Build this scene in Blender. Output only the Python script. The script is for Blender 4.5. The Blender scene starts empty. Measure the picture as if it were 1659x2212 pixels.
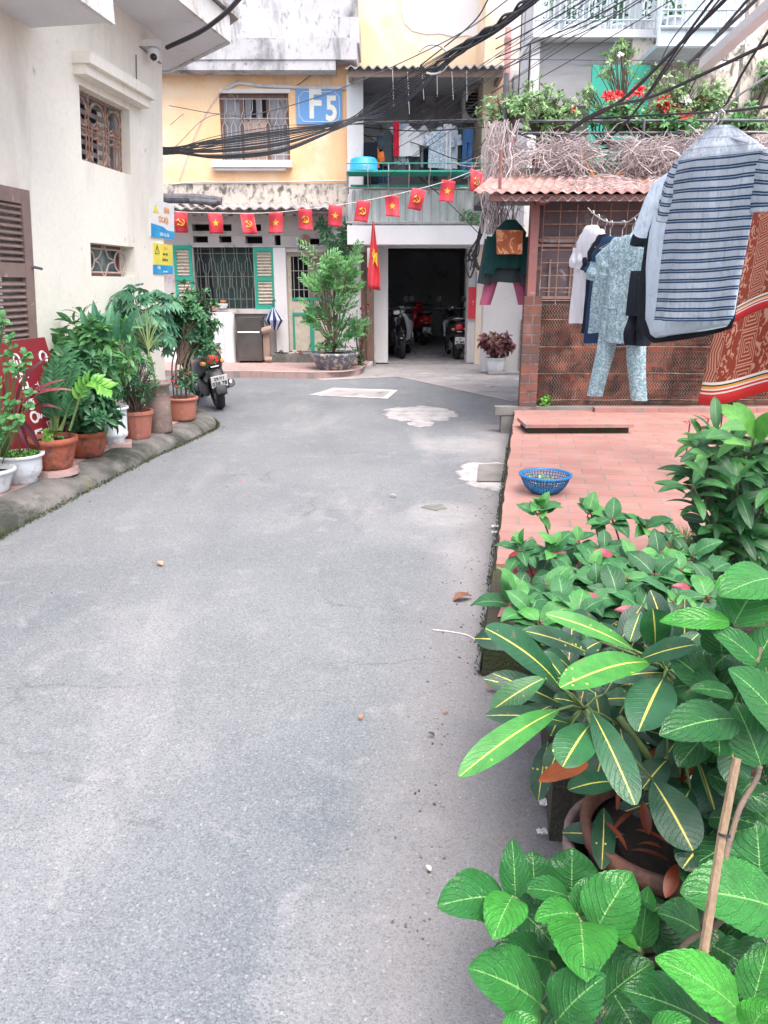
import bpy, math, random
from mathutils import Vector as V, Matrix as Mx, noise as NZ
R = random.Random(11)
PI = math.pi
S = bpy.context.scene
C = S.collection
# ---------------- camera
TH = math.radians(16.5); CT, ST = math.cos(TH), math.sin(TH)
FX = 1664.0; O = V((0, 0, 1.55))
cam = bpy.data.cameras.new('camera'); co = bpy.data.objects.new('camera', cam); C.objects.link(co)
co.location = O; co.rotation_euler = (PI/2-TH, 0, 0)
cam.sensor_fit = 'VERTICAL'; cam.sensor_height = 24; cam.lens = 24*FX/2212
cam.clip_start = 0.05; cam.clip_end = 500
S.camera = co
# ---------------- world and sun
W = bpy.data.worlds.new('World'); S.world = W; W.use_nodes = True
wn = W.node_tree.nodes; wl = W.node_tree.links
bg = wn['Background']; sky = wn.new('ShaderNodeTexSky'); sky.sky_type = 'NISHITA'; sky.sun_disc = False
SUN_EL, SUN_AZ = math.radians(66), math.radians(150)
sky.sun_elevation = SUN_EL; sky.sun_rotation = SUN_AZ; sky.dust_density = 4.0; sky.air_density = 1.0; sky.ozone_density = 0.6
hsv = wn.new('ShaderNodeHueSaturation'); hsv.inputs['Saturation'].default_value = .62; wl.new(sky.outputs[0], hsv.inputs['Color']); wl.new(hsv.outputs[0], bg.inputs[0]); bg.inputs[1].default_value = 0.15
sl = bpy.data.lights.new('sun', 'SUN'); sl.energy = 1.15; sl.angle = math.radians(50); sl.color = (1, .93, .87)
so = bpy.data.objects.new('sun', sl); C.objects.link(so)
sd = V((math.sin(SUN_AZ)*math.cos(SUN_EL), math.cos(SUN_AZ)*math.cos(SUN_EL), math.sin(SUN_EL)))
so.rotation_euler = sd.to_track_quat('Z', 'Y').to_euler(); so.location = (0, 0, 30)
S.view_settings.view_transform = 'Standard'; S.view_settings.look = 'None'
S.view_settings.exposure = 1.68; S.view_settings.gamma = 1
S.cycles.max_bounces = 8; S.cycles.diffuse_bounces = 4; S.cycles.transparent_max_bounces = 8
# ---------------- picture coordinates to places in the world
def ray(x, y):
    v = (y-1106)/FX
    return V(((x-829.5)/FX, CT-v*ST, -ST-v*CT))
def PT(x, y, t): return O+ray(x, y)*t
def PY(x, y, Y): r = ray(x, y); return O+r*(Y/r.y)
def PZ(x, y, z): r = ray(x, y); return O+r*((z-O.z)/r.z)
def PL(x, y):                       # on the long wall of the cream house -> (u, z)
    r = ray(x, y); t = -3.69/(r.x-.11*r.y-LEAN*r.z); p = O+r*t
    return p.y, p.z
LEAN = .07          # the old wall leans a little over the lane
def LW(u, z, off=0.0): return V((-3.69+.11*u+LEAN*(z-1.55)+off*.994, u-off*.109, z))
def FR(x0, y0, x1, y1, Y):
    ym = (y0+y1)/2; xm = (x0+x1)/2
    return PY(x0, ym, Y).x, PY(x1, ym, Y).x, PY(xm, y1, Y).z, PY(xm, y0, Y).z
Z1 = lambda x, y: (993.3+.4014*x, 846.4+.4014*y)
Z2 = lambda x, y: (906.9+.4535*x, 1295.5+.4535*y)
Z3 = lambda x, y: (906.9+.4535*x, 1727.4+.4535*y)
# ---------------- mesh builder
org = {}
class MB:
    def __init__(s): s.v = []; s.f = []; s.uv = []; s.m = []; s.t = []
    def add(s, vs, fs, uvs=None, mi=0, tint=.5):
        b = len(s.v); s.v += [V(p) for p in vs]
        for k, f in enumerate(fs):
            s.f.append([b+i for i in f])
            s.uv.append([uvs[i] for i in f] if uvs else [(0, 0)]*len(f))
            s.m.append(mi); s.t.append(tint)
    def box(s, c, d, rot=None, mi=0, tint=.5, taper=1.0):
        x, y, z = d[0]/2, d[1]/2, d[2]/2; c = V(c)
        vs = []
        for dz in (-z, z):
            k = 1 if dz < 0 else taper
            vs += [V((-x*k, -y*k, dz)), V((x*k, -y*k, dz)), V((x*k, y*k, dz)), V((-x*k, y*k, dz))]
        if rot is not None:
            if not isinstance(rot, Mx): rot = Mx.Rotation(rot, 3, 'Z')
            vs = [rot @ p for p in vs]
        s.add([c+p for p in vs], [(0, 3, 2, 1), (4, 5, 6, 7), (0, 1, 5, 4), (1, 2, 6, 5), (2, 3, 7, 6), (3, 0, 4, 7)], None, mi, tint)
    def bb(s, x0, x1, y0, y1, z0, z1, mi=0, tint=.5):
        s.box(((x0+x1)/2, (y0+y1)/2, (z0+z1)/2), (abs(x1-x0), abs(y1-y0), abs(z1-z0)), None, mi, tint)
    def fbox(s, x0, y0, x1, y1, Y, dep, mi=0, tint=.5):     # box whose front face fills a rectangle of the facade plane at Y
        a, b, c, d = FR(x0, y0, x1, y1, Y); s.bb(a, b, Y, Y+dep, c, d, mi, tint)
    def tube(s, pts, r, n=6, mi=0, tint=.5, cap=True):
        pts = [V(p) for p in pts]; L = len(pts)
        if L < 2: return
        rs = r if isinstance(r, (list, tuple)) else [r]*L
        vs = []; uvs = []; prev = None; ln = 0
        for i, p in enumerate(pts):
            d = (pts[min(i+1, L-1)]-pts[max(i-1, 0)])
            if d.length < 1e-9: d = V((0, 0, 1))
            d.normalize()
            if prev is None: a = d.cross(V((0, 0, 1)) if abs(d.z) < .9 else V((1, 0, 0)))
            else: a = prev-d*prev.dot(d)
            if a.length < 1e-6: a = d.orthogonal()
            a.normalize(); prev = a; b = d.cross(a)
            if i: ln += (p-pts[i-1]).length
            for k in range(n):
                q = 2*PI*k/n; vs.append(p+(a*math.cos(q)+b*math.sin(q))*rs[i]); uvs.append((k/n, ln))
        fs = [(i*n+k, i*n+(k+1) % n, (i+1)*n+(k+1) % n, (i+1)*n+k) for i in range(L-1) for k in range(n)]
        if cap and n > 2: fs += [tuple(range(n))[::-1], tuple((L-1)*n+k for k in range(n))]
        s.add(vs, fs, uvs, mi, tint)
    def lathe(s, prof, c, n=24, mi=0, M=None, wob=0, tint=.5, caps=True):
        c = V(c); vs = []; uvs = []
        for j, (r, z) in enumerate(prof):
            for k in range(n):
                q = 2*PI*k/n; rr = r*(1+wob*math.cos(n*q/2)); p = V((rr*math.cos(q), rr*math.sin(q), z))
                if M: p = M @ p
                vs.append(c+p); uvs.append((k/n, z))
        fs = [(j*n+k, j*n+(k+1) % n, (j+1)*n+(k+1) % n, (j+1)*n+k) for j in range(len(prof)-1) for k in range(n)]
        if caps and prof[0][0] > 1e-4: fs.append(tuple(range(n))[::-1])
        if caps and prof[-1][0] > 1e-4: fs.append(tuple((len(prof)-1)*n+k for k in range(n)))
        s.add(vs, fs, uvs, mi, tint)
    def loft(s, secs, n=14, mi=0, tint=.5, M=None, pw=.75):   # secs: (y, cx, cz, w, h)
        vs = []
        for (y, cx, cz, w, h) in secs:
            for k in range(n):
                q = 2*PI*k/n; a, b = math.cos(q), math.sin(q)
                p = V((cx+w/2*math.copysign(abs(a)**pw, a), y, cz+h/2*math.copysign(abs(b)**pw, b)))
                vs.append(M @ p if M else p)
        L = len(secs)
        fs = [(j*n+k, j*n+(k+1) % n, (j+1)*n+(k+1) % n, (j+1)*n+k) for j in range(L-1) for k in range(n)]
        fs += [tuple(range(n))[::-1], tuple((L-1)*n+k for k in range(n))]
        s.add(vs, fs, None, mi, tint)
    def poly(s, pts, ext, mi=0, tint=.5):     # flat outline with a thickness vector
        n = len(pts); pts = [V(p) for p in pts]; e = V(ext)
        s.add(pts+[p+e for p in pts], [tuple(range(n)), tuple(range(2*n-1, n-1, -1))]+[(k, (k+1) % n, n+(k+1) % n, n+k) for k in range(n)], None, mi, tint)
    def grid(s, fn, nu, nv, mi=0, tint=.5):
        vs = []; uvs = []
        for i in range(nu+1):
            for j in range(nv+1):
                vs.append(fn(i/nu, j/nv)); uvs.append((i/nu, j/nv))
        s.add(vs, [(i*(nv+1)+j, (i+1)*(nv+1)+j, (i+1)*(nv+1)+j+1, i*(nv+1)+j+1) for i in range(nu) for j in range(nv)], uvs, mi, tint)
    def wall(s, P, us, zs, holes, dep, mi=0):   # wall with openings; P(u, z, off)
        u0, u1 = us; z0, z1 = zs
        U = sorted({u0, u1, *[h[0] for h in holes], *[h[1] for h in holes]}); Zs = sorted({z0, z1, *[h[2] for h in holes], *[h[3] for h in holes]})
        U = [u for u in U if u0 <= u <= u1]; Zs = [z for z in Zs if z0 <= z <= z1]
        def hole(i, j):
            if i < 0 or j < 0 or i >= len(U)-1 or j >= len(Zs)-1: return True
            a, b = (U[i]+U[i+1])/2, (Zs[j]+Zs[j+1])/2
            return any(h[0] < a < h[1] and h[2] < b < h[3] for h in holes)
        for i in range(len(U)-1):
            for j in range(len(Zs)-1):
                if hole(i, j): continue
                a, b, c, d = U[i], U[i+1], Zs[j], Zs[j+1]
                for o in (0, -dep): s.add([P(a, c, o), P(b, c, o), P(b, d, o), P(a, d, o)], [(0, 1, 2, 3)], None, mi)
                if hole(i-1, j): s.add([P(a, c, 0), P(a, d, 0), P(a, d, -dep), P(a, c, -dep)], [(0, 1, 2, 3)], None, mi)
                if hole(i+1, j): s.add([P(b, c, 0), P(b, d, 0), P(b, d, -dep), P(b, c, -dep)], [(0, 1, 2, 3)], None, mi)
                if hole(i, j-1): s.add([P(a, c, 0), P(b, c, 0), P(b, c, -dep), P(a, c, -dep)], [(0, 1, 2, 3)], None, mi)
                if hole(i, j+1): s.add([P(a, d, 0), P(b, d, 0), P(b, d, -dep), P(a, d, -dep)], [(0, 1, 2, 3)], None, mi)
    def text(s, st, size, M, mi=0, sx=1.0, bold=0.0, ext=.0015):
        cu = bpy.data.curves.new('t', 'FONT'); cu.body = st; cu.size = size; cu.align_x = 'CENTER'; cu.align_y = 'CENTER'
        cu.extrude = ext; cu.offset = bold; cu.resolution_u = 3
        o = bpy.data.objects.new('t', cu); C.objects.link(o)
        dg = bpy.context.evaluated_depsgraph_get(); me = bpy.data.meshes.new_from_object(o.evaluated_get(dg))
        vs = [M @ V((v.co.x*sx, v.co.y, v.co.z)) for v in me.vertices]
        s.add(vs, [tuple(p.vertices) for p in me.polygons], None, mi)
        bpy.data.objects.remove(o); bpy.data.curves.remove(cu); bpy.data.meshes.remove(me)
    def leaf(s, B, T, N, Wd, shape='ovate', nu=4, nv=2, arc=.08, fold=.15, wave=0, tint=.5, mi=0, ser=0, tw=0):
        B = V(B); T = V(T); A = T-B; L = A.length
        if L < 1e-6: return
        a = A/L; sd_ = a.cross(N)
        if sd_.length < 1e-4: sd_ = a.orthogonal()
        sd_.normalize(); n = sd_.cross(a)
        p1, p2, nm = SHP[shape]; vs = []; uvs = []
        ph = (B.x*37+B.y*17) % 6
        for i in range(nu+1):
            u = i/nu; uu = min(max(u, .012), .995); hw = Wd/2*(uu**p1)*((1-uu)**p2)/nm
            if ser and 0 < i < nu: hw *= 1+ser*(1 if i % 2 else -1)
            cc = B+A*u+n*(arc*L*4*u*(1-u))
            ta = tw*(u-.3)
            sv = sd_*math.cos(ta)+n*math.sin(ta); nn = n*math.cos(ta)-sd_*math.sin(ta)
            for j in range(-nv, nv+1):
                v = j/nv
                w = wave*Wd*math.sin(u*13+ph+(2 if v > 0 else 0))*abs(v)
                vs.append(cc+sv*(v*hw)+nn*(fold*hw*(abs(v)**1.3)+w*.5)); uvs.append((u, v*.5+.5))
        m = 2*nv+1
        s.add(vs, [(i*m+j, (i+1)*m+j, (i+1)*m+j+1, i*m+j+1) for i in range(nu) for j in range(2*nv)], uvs, mi, tint)
    def build(s, name, mats, parent=None, smooth=False, label=None, cat=None, group=None, kind=None, thick=0):
        if not isinstance(mats, (list, tuple)): mats = [mats]
        me = bpy.data.meshes.new(name)
        if parent is not None: o0 = org[parent.name]
        elif kind == 'structure': o0 = V((0, 0, 0))
        else:
            xs = [p.x for p in s.v]; ys = [p.y for p in s.v]; zs = [p.z for p in s.v]
            o0 = V(((min(xs)+max(xs))/2, (min(ys)+max(ys))/2, min(zs)))
        me.from_pydata([tuple(p-o0) for p in s.v], [], s.f)
        ul = me.uv_layers.new(name='UVMap'); flat = [c for f in s.uv for uv in f for c in uv]
        ul.data.foreach_set('uv', flat)
        me.polygons.foreach_set('material_index', s.m)
        at = me.attributes.new('tint', 'FLOAT', 'FACE'); at.data.foreach_set('value', s.t)
        if smooth: me.polygons.foreach_set('use_smooth', [True]*len(s.f))
        for m in mats: me.materials.append(m)
        me.update()
        ob = bpy.data.objects.new(name, me); C.objects.link(ob)
        if parent is not None: ob.parent = parent
        else: ob.location = o0
        org[ob.name] = o0
        if thick:
            md = ob.modifiers.new('thick', 'SOLIDIFY'); md.thickness = thick; md.offset = 0
        tag(ob, label, cat, group, kind); return ob
SHP = {'ovate': (.5, .9, .40), 'broad': (.5, .55, .478), 'hyd': (.48, .72, .436), 'lance': (.7, .7, .379), 'obov': (.8, .5, .42), 'blade': (.3, .7, .56)}
def tag(o, label=None, cat=None, group=None, kind=None):
    if label: o['label'] = label
    if cat: o['category'] = cat
    if group: o['group'] = group
    if kind: o['kind'] = kind
def thing(name, label, cat, loc=(0, 0, 0), group=None):
    o = bpy.data.objects.new(name, None); C.objects.link(o); o.location = loc; o.empty_display_size = .1
    org[o.name] = V(loc); tag(o, label, cat, group); return o
def dup(root, loc, rz=0, label=None, group=None, sc=1, rot=None):
    def cp(o, par):
        c = o.copy(); C.objects.link(c); org[c.name] = org[o.name]
        if par: c.parent = par
        for ch in list(o.children): cp(ch, c)
        return c
    r = cp(root, None); r.location = loc; r.rotation_euler = rot or (0, 0, rz); r.scale = (sc, sc, sc)
    if label: r['label'] = label
    if group: r['group'] = group
    return r
def spline(pts, n=8):
    pts = [V(p) for p in pts]; P = [pts[0]*2-pts[1]]+pts+[pts[-1]*2-pts[-2]]; out = []
    for i in range(1, len(P)-2):
        a, b, c, d = P[i-1:i+3]
        for k in range(n):
            t = k/n
            out.append(.5*((2*b)+(c-a)*t+(2*a-5*b+4*c-d)*t*t+(3*b-a-3*c+d)*t**3))
    return out+[pts[-1]]
# ---------------- materials
MT = {}
def nodes(name):
    m = bpy.data.materials.new(name); m.use_nodes = True; nt = m.node_tree; b = nt.nodes['Principled BSDF']
    MT[name] = m; return m, nt, b
def nd(nt, ty, ins=None, **pr):
    n = nt.nodes.new('ShaderNode'+ty)
    for k, v in pr.items(): setattr(n, k, v)
    for k, v in (ins or {}).items():
        if hasattr(v, 'is_output'): nt.links.new(v, n.inputs[k])
        else: n.inputs[k].default_value = v
    return n
def c4(c): return (c[0], c[1], c[2], 1)
def mth(nt, op, a, b=None, c=None, clamp=False):
    n = nt.nodes.new('ShaderNodeMath'); n.operation = op; n.use_clamp = clamp
    for i, v in enumerate((a, b, c)):
        if v is None: continue
        if hasattr(v, 'is_output'): nt.links.new(v, n.inputs[i])
        else: n.inputs[i].default_value = v
    return n.outputs[0]
def ramp(nt, f, a, b): return nd(nt, 'MapRange', {0: f, 1: a, 2: b, 3: 0.0, 4: 1.0}, clamp=True).outputs[0]
def mix(nt, f, a, b, bt='MIX'):
    n = nt.nodes.new('ShaderNodeMix'); n.data_type = 'RGBA'; n.blend_type = bt
    for i, v in ((0, f), (6, a), (7, b)):
        if hasattr(v, 'is_output'): nt.links.new(v, n.inputs[i])
        else: n.inputs[i].default_value = v if i == 0 else c4(v)
    return n.outputs[2]
def ocoord(nt, sc=(1, 1, 1)):
    t = nd(nt, 'TexCoord'); return nd(nt, 'Mapping', {0: t.outputs['Object'], 3: sc}).outputs[0]
def noi(nt, vec, sc, det=5, dist=0, ro=.55):
    return nd(nt, 'TexNoise', {'Vector': vec, 'Scale': sc, 'Detail': det, 'Distortion': dist, 'Roughness': ro}).outputs[0]
def pm(name, c1, c2=None, sc=4, rough=.7, bump=.15, bsc=60, metal=0, st=None, st2=None, stretch=(1, 1, 1), spec=.4, bd=.01):
    """plain weathered surface: two tones by noise, up to two stains st = (colour, scale, low, high, stretch)"""
    m, nt, b = nodes(name); v = ocoord(nt, stretch)
    c2 = c2 or tuple(x*.82 for x in c1)
    col = mix(nt, ramp(nt, noi(nt, v, sc), .35, .65), c1, c2)
    fine = noi(nt, v, bsc, 4)
    col = mix(nt, mth(nt, 'MULTIPLY', ramp(nt, fine, .4, .75), .25), col, tuple(x*.7 for x in c1))
    for s_ in (st, st2):
        if s_:
            vv = ocoord(nt, s_[4] if len(s_) > 4 else (1, 1, 1))
            col = mix(nt, ramp(nt, noi(nt, vv, s_[1], 7, .4, .65), s_[2], s_[3]), col, s_[0])
    nt.links.new(col, b.inputs['Base Color']); b.inputs['Roughness'].default_value = rough; b.inputs['Metallic'].default_value = metal
    b.inputs['Specular IOR Level'].default_value = spec
    if bump:
        bp = nd(nt, 'Bump', {'Height': mth(nt, 'ADD', fine, mth(nt, 'MULTIPLY', noi(nt, v, sc*2), 2.0)), 'Strength': bump, 'Distance': bd})
        nt.links.new(bp.outputs[0], b.inputs['Normal'])
    return m
def leafmat(name, dark, mid, light, rib, rough=.35, veins=0, ribw=.03, nv=9, slope=.35, spots=None, trans=.25, bump=.3, vcol=None, spec=.4):
    m, nt, b = nodes(name)
    a = nd(nt, 'Attribute', attribute_name='tint'); t = a.outputs['Fac']
    col = mix(nt, ramp(nt, t, 0, .5), dark, mid); col = mix(nt, ramp(nt, t, .5, 1.0), col, light)
    tc = nd(nt, 'TexCoord'); sx = nd(nt, 'SeparateXYZ', {0: tc.outputs['UV']})
    u = sx.outputs[0]; v = mth(nt, 'ABSOLUTE', mth(nt, 'MULTIPLY', mth(nt, 'SUBTRACT', sx.outputs[1], .5), 2.0))
    o = ocoord(nt); n1 = noi(nt, o, 30, 4)
    col = mix(nt, mth(nt, 'MULTIPLY', ramp(nt, n1, .4, .7), .35), col, tuple(x*.55 for x in dark))
    h = None
    if veins:
        q = mth(nt, 'SUBTRACT', mth(nt, 'MULTIPLY', u, float(nv)), mth(nt, 'MULTIPLY', mth(nt, 'POWER', v, 1.35), nv*slope))
        q = mth(nt, 'ADD', q, mth(nt, 'MULTIPLY', n1, .5))
        pp = mth(nt, 'PINGPONG', q, .5)
        vein = mth(nt, 'SUBTRACT', 1.0, ramp(nt, pp, 0.0, .085))
        vc = vcol or tuple(.5*x+.5*y for x, y in zip(mid, rib))
        fad = mth(nt, 'SUBTRACT', 1.0, mth(nt, 'MULTIPLY', v, .75))
        col = mix(nt, mth(nt, 'MULTIPLY', mth(nt, 'MULTIPLY', vein, fad), veins), col, vc)
        vo = nd(nt, 'TexVoronoi', {'Vector': o, 'Scale': 230.0}, feature='DISTANCE_TO_EDGE').outputs[0]
        net = mth(nt, 'SUBTRACT', 1.0, ramp(nt, vo, 0, .08))
        col = mix(nt, mth(nt, 'MULTIPLY', net, veins*.30), col, vc)
        h = mth(nt, 'SUBTRACT', mth(nt, 'MULTIPLY', ramp(nt, pp, 0, .16), .6), mth(nt, 'MULTIPLY', net, .35))
    ribf = mth(nt, 'SUBTRACT', 1.0, ramp(nt, mth(nt, 'ADD', v, mth(nt, 'MULTIPLY', mth(nt, 'SUBTRACT', n1, .5), .03)), ribw*.6, ribw*1.5))
    col = mix(nt, ribf, col, rib)
    if spots:
        sp = nd(nt, 'TexVoronoi', {'Vector': o, 'Scale': 55.0}).outputs[0]
        big = noi(nt, o, 9, 2)
        col = mix(nt, mth(nt, 'MULTIPLY', mth(nt, 'SUBTRACT', 1.0, ramp(nt, sp, .12, .2)), ramp(nt, big, .56, .64)), col, spots)
    dmg = mth(nt, 'MULTIPLY', ramp(nt, noi(nt, o, 17, 5, .5), .66, .70), mth(nt, 'MULTIPLY_ADD', v, .6, .25))
    col = mix(nt, mth(nt, 'MULTIPLY', dmg, .8), col, (.16, .11, .05))
    nt.links.new(col, b.inputs['Base Color']); b.inputs['Roughness'].default_value = rough; b.inputs['Specular IOR Level'].default_value = spec
    if bump:
        hh = mth(nt, 'ADD', mth(nt, 'MULTIPLY', n1, .4), h) if h else n1
        bp = nd(nt, 'Bump', {'Height': hh, 'Strength': bump, 'Distance': .004}); nt.links.new(bp.outputs[0], b.inputs['Normal'])
    if trans:
        tr = nd(nt, 'BsdfTranslucent', {0: mix(nt, .35, col, light)}); ms = nd(nt, 'MixShader', {0: trans, 1: b.outputs[0], 2: tr.outputs[0]})
        nt.links.new(ms.outputs[0], nt.nodes['Material Output'].inputs[0])
    return m
def tintmat(name, c1, c2, rough=.6, metal=0, spec=.4, bump=.1):
    m, nt, b = nodes(name); a = nd(nt, 'Attribute', attribute_name='tint'); o = ocoord(nt)
    col = mix(nt, a.outputs['Fac'], c1, c2); n = noi(nt, o, 12, 5); col = mix(nt, mth(nt, 'MULTIPLY', n, .3), col, tuple(x*.6 for x in c1))
    nt.links.new(col, b.inputs['Base Color']); b.inputs['Roughness'].default_value = rough; b.inputs['Metallic'].default_value = metal
    if bump:
        bp = nd(nt, 'Bump', {'Height': noi(nt, o, 50, 4), 'Strength': bump, 'Distance': .01}); nt.links.new(bp.outputs[0], b.inputs['Normal'])
    return m
def emis(name, c, s):
    m, nt, b = nodes(name); b.inputs['Base Color'].default_value = c4(c); b.inputs['Emission Color'].default_value = c4(c); b.inputs['Emission Strength'].default_value = s; return m
def cloth(name, c1, stripes=None, plaid=None, floral=None, rough=.85):
    """stripes = (colour, lines per metre, width); uv.y runs down the garment in metres"""
    m, nt, b = nodes(name); o = ocoord(nt); tc = nd(nt, 'TexCoord'); sx = nd(nt, 'SeparateXYZ', {0: tc.outputs['UV']})
    col = mix(nt, mth(nt, 'MULTIPLY', noi(nt, o, 300, 2), .3), c1, tuple(x*.75 for x in c1))
    if stripes:
        yv = mth(nt, 'ADD', sx.outputs[1], mth(nt, 'MULTIPLY', noi(nt, o, 5, 2), .006))
        fr = mth(nt, 'FRACT', mth(nt, 'MULTIPLY', yv, stripes[1]))
        l1 = mth(nt, 'COMPARE', fr, .36, stripes[2]); l2 = mth(nt, 'COMPARE', fr, .62, stripes[2])
        msk = mth(nt, 'MULTIPLY', mth(nt, 'MAXIMUM', l1, l2), mth(nt, 'GREATER_THAN', sx.outputs[1], .11))
        mid = mth(nt, 'COMPARE', fr, .49, .06)
        col = mix(nt, mth(nt, 'MULTIPLY', mid, .35), col, stripes[0]); col = mix(nt, msk, col, stripes[0])
    if plaid:
        a = mth(nt, 'FRACT', mth(nt, 'MULTIPLY', sx.outputs[1], 22.0)); c_ = mth(nt, 'FRACT', mth(nt, 'MULTIPLY', sx.outputs[0], 16.0))
        col = mix(nt, mth(nt, 'MULTIPLY', mth(nt, 'GREATER_THAN', a, .6), .6), col, plaid); col = mix(nt, mth(nt, 'MULTIPLY', mth(nt, 'GREATER_THAN', c_, .7), .5), col, plaid)
    if floral:
        w = noi(nt, o, floral[1], 3, 1.5); col = mix(nt, ramp(nt, w, .47, .55), col, floral[0])
        if len(floral) > 2: col = mix(nt, ramp(nt, noi(nt, o, floral[1]*1.7, 3, 2.0), .56, .62), col, floral[2])
    nt.links.new(col, b.inputs['Base Color']); b.inputs['Roughness'].default_value = rough; b.inputs['Specular IOR Level'].default_value = .15
    bp = nd(nt, 'Bump', {'Height': mth(nt, 'ADD', mth(nt, 'ADD', noi(nt, o, 14, 3, .5), mth(nt, 'MULTIPLY', noi(nt, ocoord(nt, (22, 22, 2.2)), 1.0, 3, .6), 1.6)), mth(nt, 'MULTIPLY', noi(nt, o, 500, 1), .1)), 'Strength': .6, 'Distance': .022}); nt.links.new(bp.outputs[0], b.inputs['Normal'])
    tr = nd(nt, 'BsdfTranslucent', {0: col}); ms = nd(nt, 'MixShader', {0: .2, 1: b.outputs[0], 2: tr.outputs[0]})
    nt.links.new(ms.outputs[0], nt.nodes['Material Output'].inputs[0])
    return m
# ---------------- palette
m_cream = pm('cream_plaster', (.86, .81, .72), (.80, .76, .68), .9, .85, .25, 22, st=((.60, .54, .48), 1.1, .54, .76, (1, 1, .3)), st2=((.36, .33, .31), 7, .66, .74, (1, 1, .6)))
m_soffit = pm('painted_soffit', (.72, .71, .74), (.66, .65, .67), 1.5, .8, .08, 30, st=((.40, .36, .34), 2.5, .62, .8))
m_fascia = pm('weathered_fascia', (.66, .65, .64), (.56, .54, .52), 3, .85, .2, 40, st=((.25, .22, .2), 5, .55, .72))
m_yellow = pm('yellow_limewash', (.88, .52, .27), (.86, .60, .38), 1.0, .85, .15, 25, st=((.86, .72, .56), .9, .50, .70), st2=((.50, .34, .22), 1.8, .58, .76, (1, 1, .3)))
m_yellow2 = pm('faded_yellow_limewash', (.86, .62, .38), (.84, .70, .52), .8, .85, .12, 25, st=((.82, .78, .75), .45, .46, .60), st2=((.38, .36, .35), 1.6, .60, .78, (1, 1, .25)))
m_stain = pm('mouldy_plaster', (.66, .58, .50), (.56, .50, .45), 1.5, .9, .3, 40, st=((.13, .12, .11), 9, .48, .62, (1, 1, .6)), st2=((.2, .19, .18), 2.2, .55, .7))
m_grey = pm('grey_mouldy_wall', (.50, .49, .51), (.42, .41, .43), .8, .9, .2, 30, st=((.13, .13, .14), 1.6, .52, .68, (1, 1, .4)), st2=((.16, .16, .17), 12, .56, .70, (1, 1, .5)))
m_white = pm('white_paint', (.80, .79, .81), (.74, .73, .75), 1.5, .7, .08, 40, st=((.6, .57, .55), 2, .62, .8, (1, 1, .4)))
m_wwall = pm('white_plaster', (.76, .74, .75), (.68, .66, .66), 1.2, .85, .15, 30, st=((.35, .33, .31), 3, .64, .78, (1, 1, .4)), st2=((.12, .12, .11), 18, .70, .76))
m_gwall = pm('ground_floor_plaster', (.56, .52, .50), (.46, .42, .41), 1.5, .88, .2, 40, st=((.13, .11, .10), 3, .56, .72, (1, 1, .5)))
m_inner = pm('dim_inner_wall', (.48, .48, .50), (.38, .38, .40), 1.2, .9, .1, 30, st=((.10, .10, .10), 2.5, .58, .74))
m_conc = pm('rough_concrete', (.22, .21, .20), (.15, .145, .14), 3, .92, .4, 60, st=((.08, .085, .07), 2.5, .52, .68))
m_green = pm('green_paint', (.03, .36, .26), (.03, .31, .23), 6, .5, .1, 60)
m_cream_slat = pm('cream_slat_paint', (.62, .55, .45), None, 8, .6, .1, 60, st=((.35, .28, .2), 12, .55, .7))
m_brownwood = pm('old_brown_wood', (.22, .13, .10), (.15, .095, .08), 4, .75, .3, 30, stretch=(6, 6, 1), st=((.36, .3, .27), 6, .58, .7))
m_louver = pm('weathered_louver_paint', (.26, .18, .155), (.20, .14, .125), 6, .7, .2, 40, st=((.45, .38, .34), 9, .60, .72))
m_greywood = pm('grey_weathered_wood', (.30, .29, .31), (.22, .21, .23), 4, .8, .3, 30, stretch=(5, 5, .8), st=((.12, .09, .08), 6, .56, .7))
m_ply = pm('plywood_board', (.40, .29, .24), (.34, .24, .2), 3, .8, .25, 30, stretch=(.6, 5, 8), st=((.2, .12, .1), 3, .58, .7))
m_iron = pm('painted_iron', (.50, .48, .48), (.4, .38, .38), 20, .6, .1, 80)
m_rust = pm('rusty_iron', (.34, .19, .13), (.26, .15, .12), 25, .8, .2, 80, st=((.45, .38, .34), 12, .52, .66))
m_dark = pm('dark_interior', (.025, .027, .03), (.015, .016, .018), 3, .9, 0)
m_darkgreen = pm('dark_green_curtain', (.035, .06, .055), (.025, .045, .04), 3, .8, .1, 30)
m_cable = pm('black_cable_rubber', (.022, .024, .03), (.03, .032, .04), 10, .55, .05, 60)
m_cable2 = pm('grey_cable', (.12, .12, .14), (.06, .06, .07), 10, .6, .05, 60)
m_pipe = pm('white_plastic_pipe', (.62, .61, .62), (.5, .48, .48), 6, .5, .05, 60)
m_terra = pm('terracotta', (.38, .105, .055), (.30, .09, .055), 8, .8, .6, 30, st=((.42, .26, .2), 7, .60, .74), st2=((.08, .045, .04), 6, .54, .66))
m_terra2 = pm('plain_terracotta_plastic', (.40, .15, .105), (.33, .12, .09), 6, .7, .12, 50, st=((.50, .36, .30), 6, .58, .72), st2=((.14, .08, .06), 11, .62, .74))
m_pot_white = pm('white_glazed_pot', (.70, .72, .76), (.64, .66, .69), 5, .35, .05, 60, st=((.30, .28, .24), 7, .56, .70), st2=((.14, .13, .11), 16, .66, .74))
m_pot_grey = pm('ash_brown_clay', (.27, .19, .165), (.2, .15, .135), 8, .85, .3, 70, stretch=(1, 1, 4), st=((.38, .28, .24), 9, .55, .7))
m_pot_blue = pm('blue_patterned_glaze', (.10, .12, .17), (.16, .17, .2), 6, .45, .2, 50, st=((.5, .42, .33), 13, .52, .58))
m_soil = pm('potting_soil', (.035, .024, .018), (.02, .015, .012), 30, .95, .6, 120)
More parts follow.
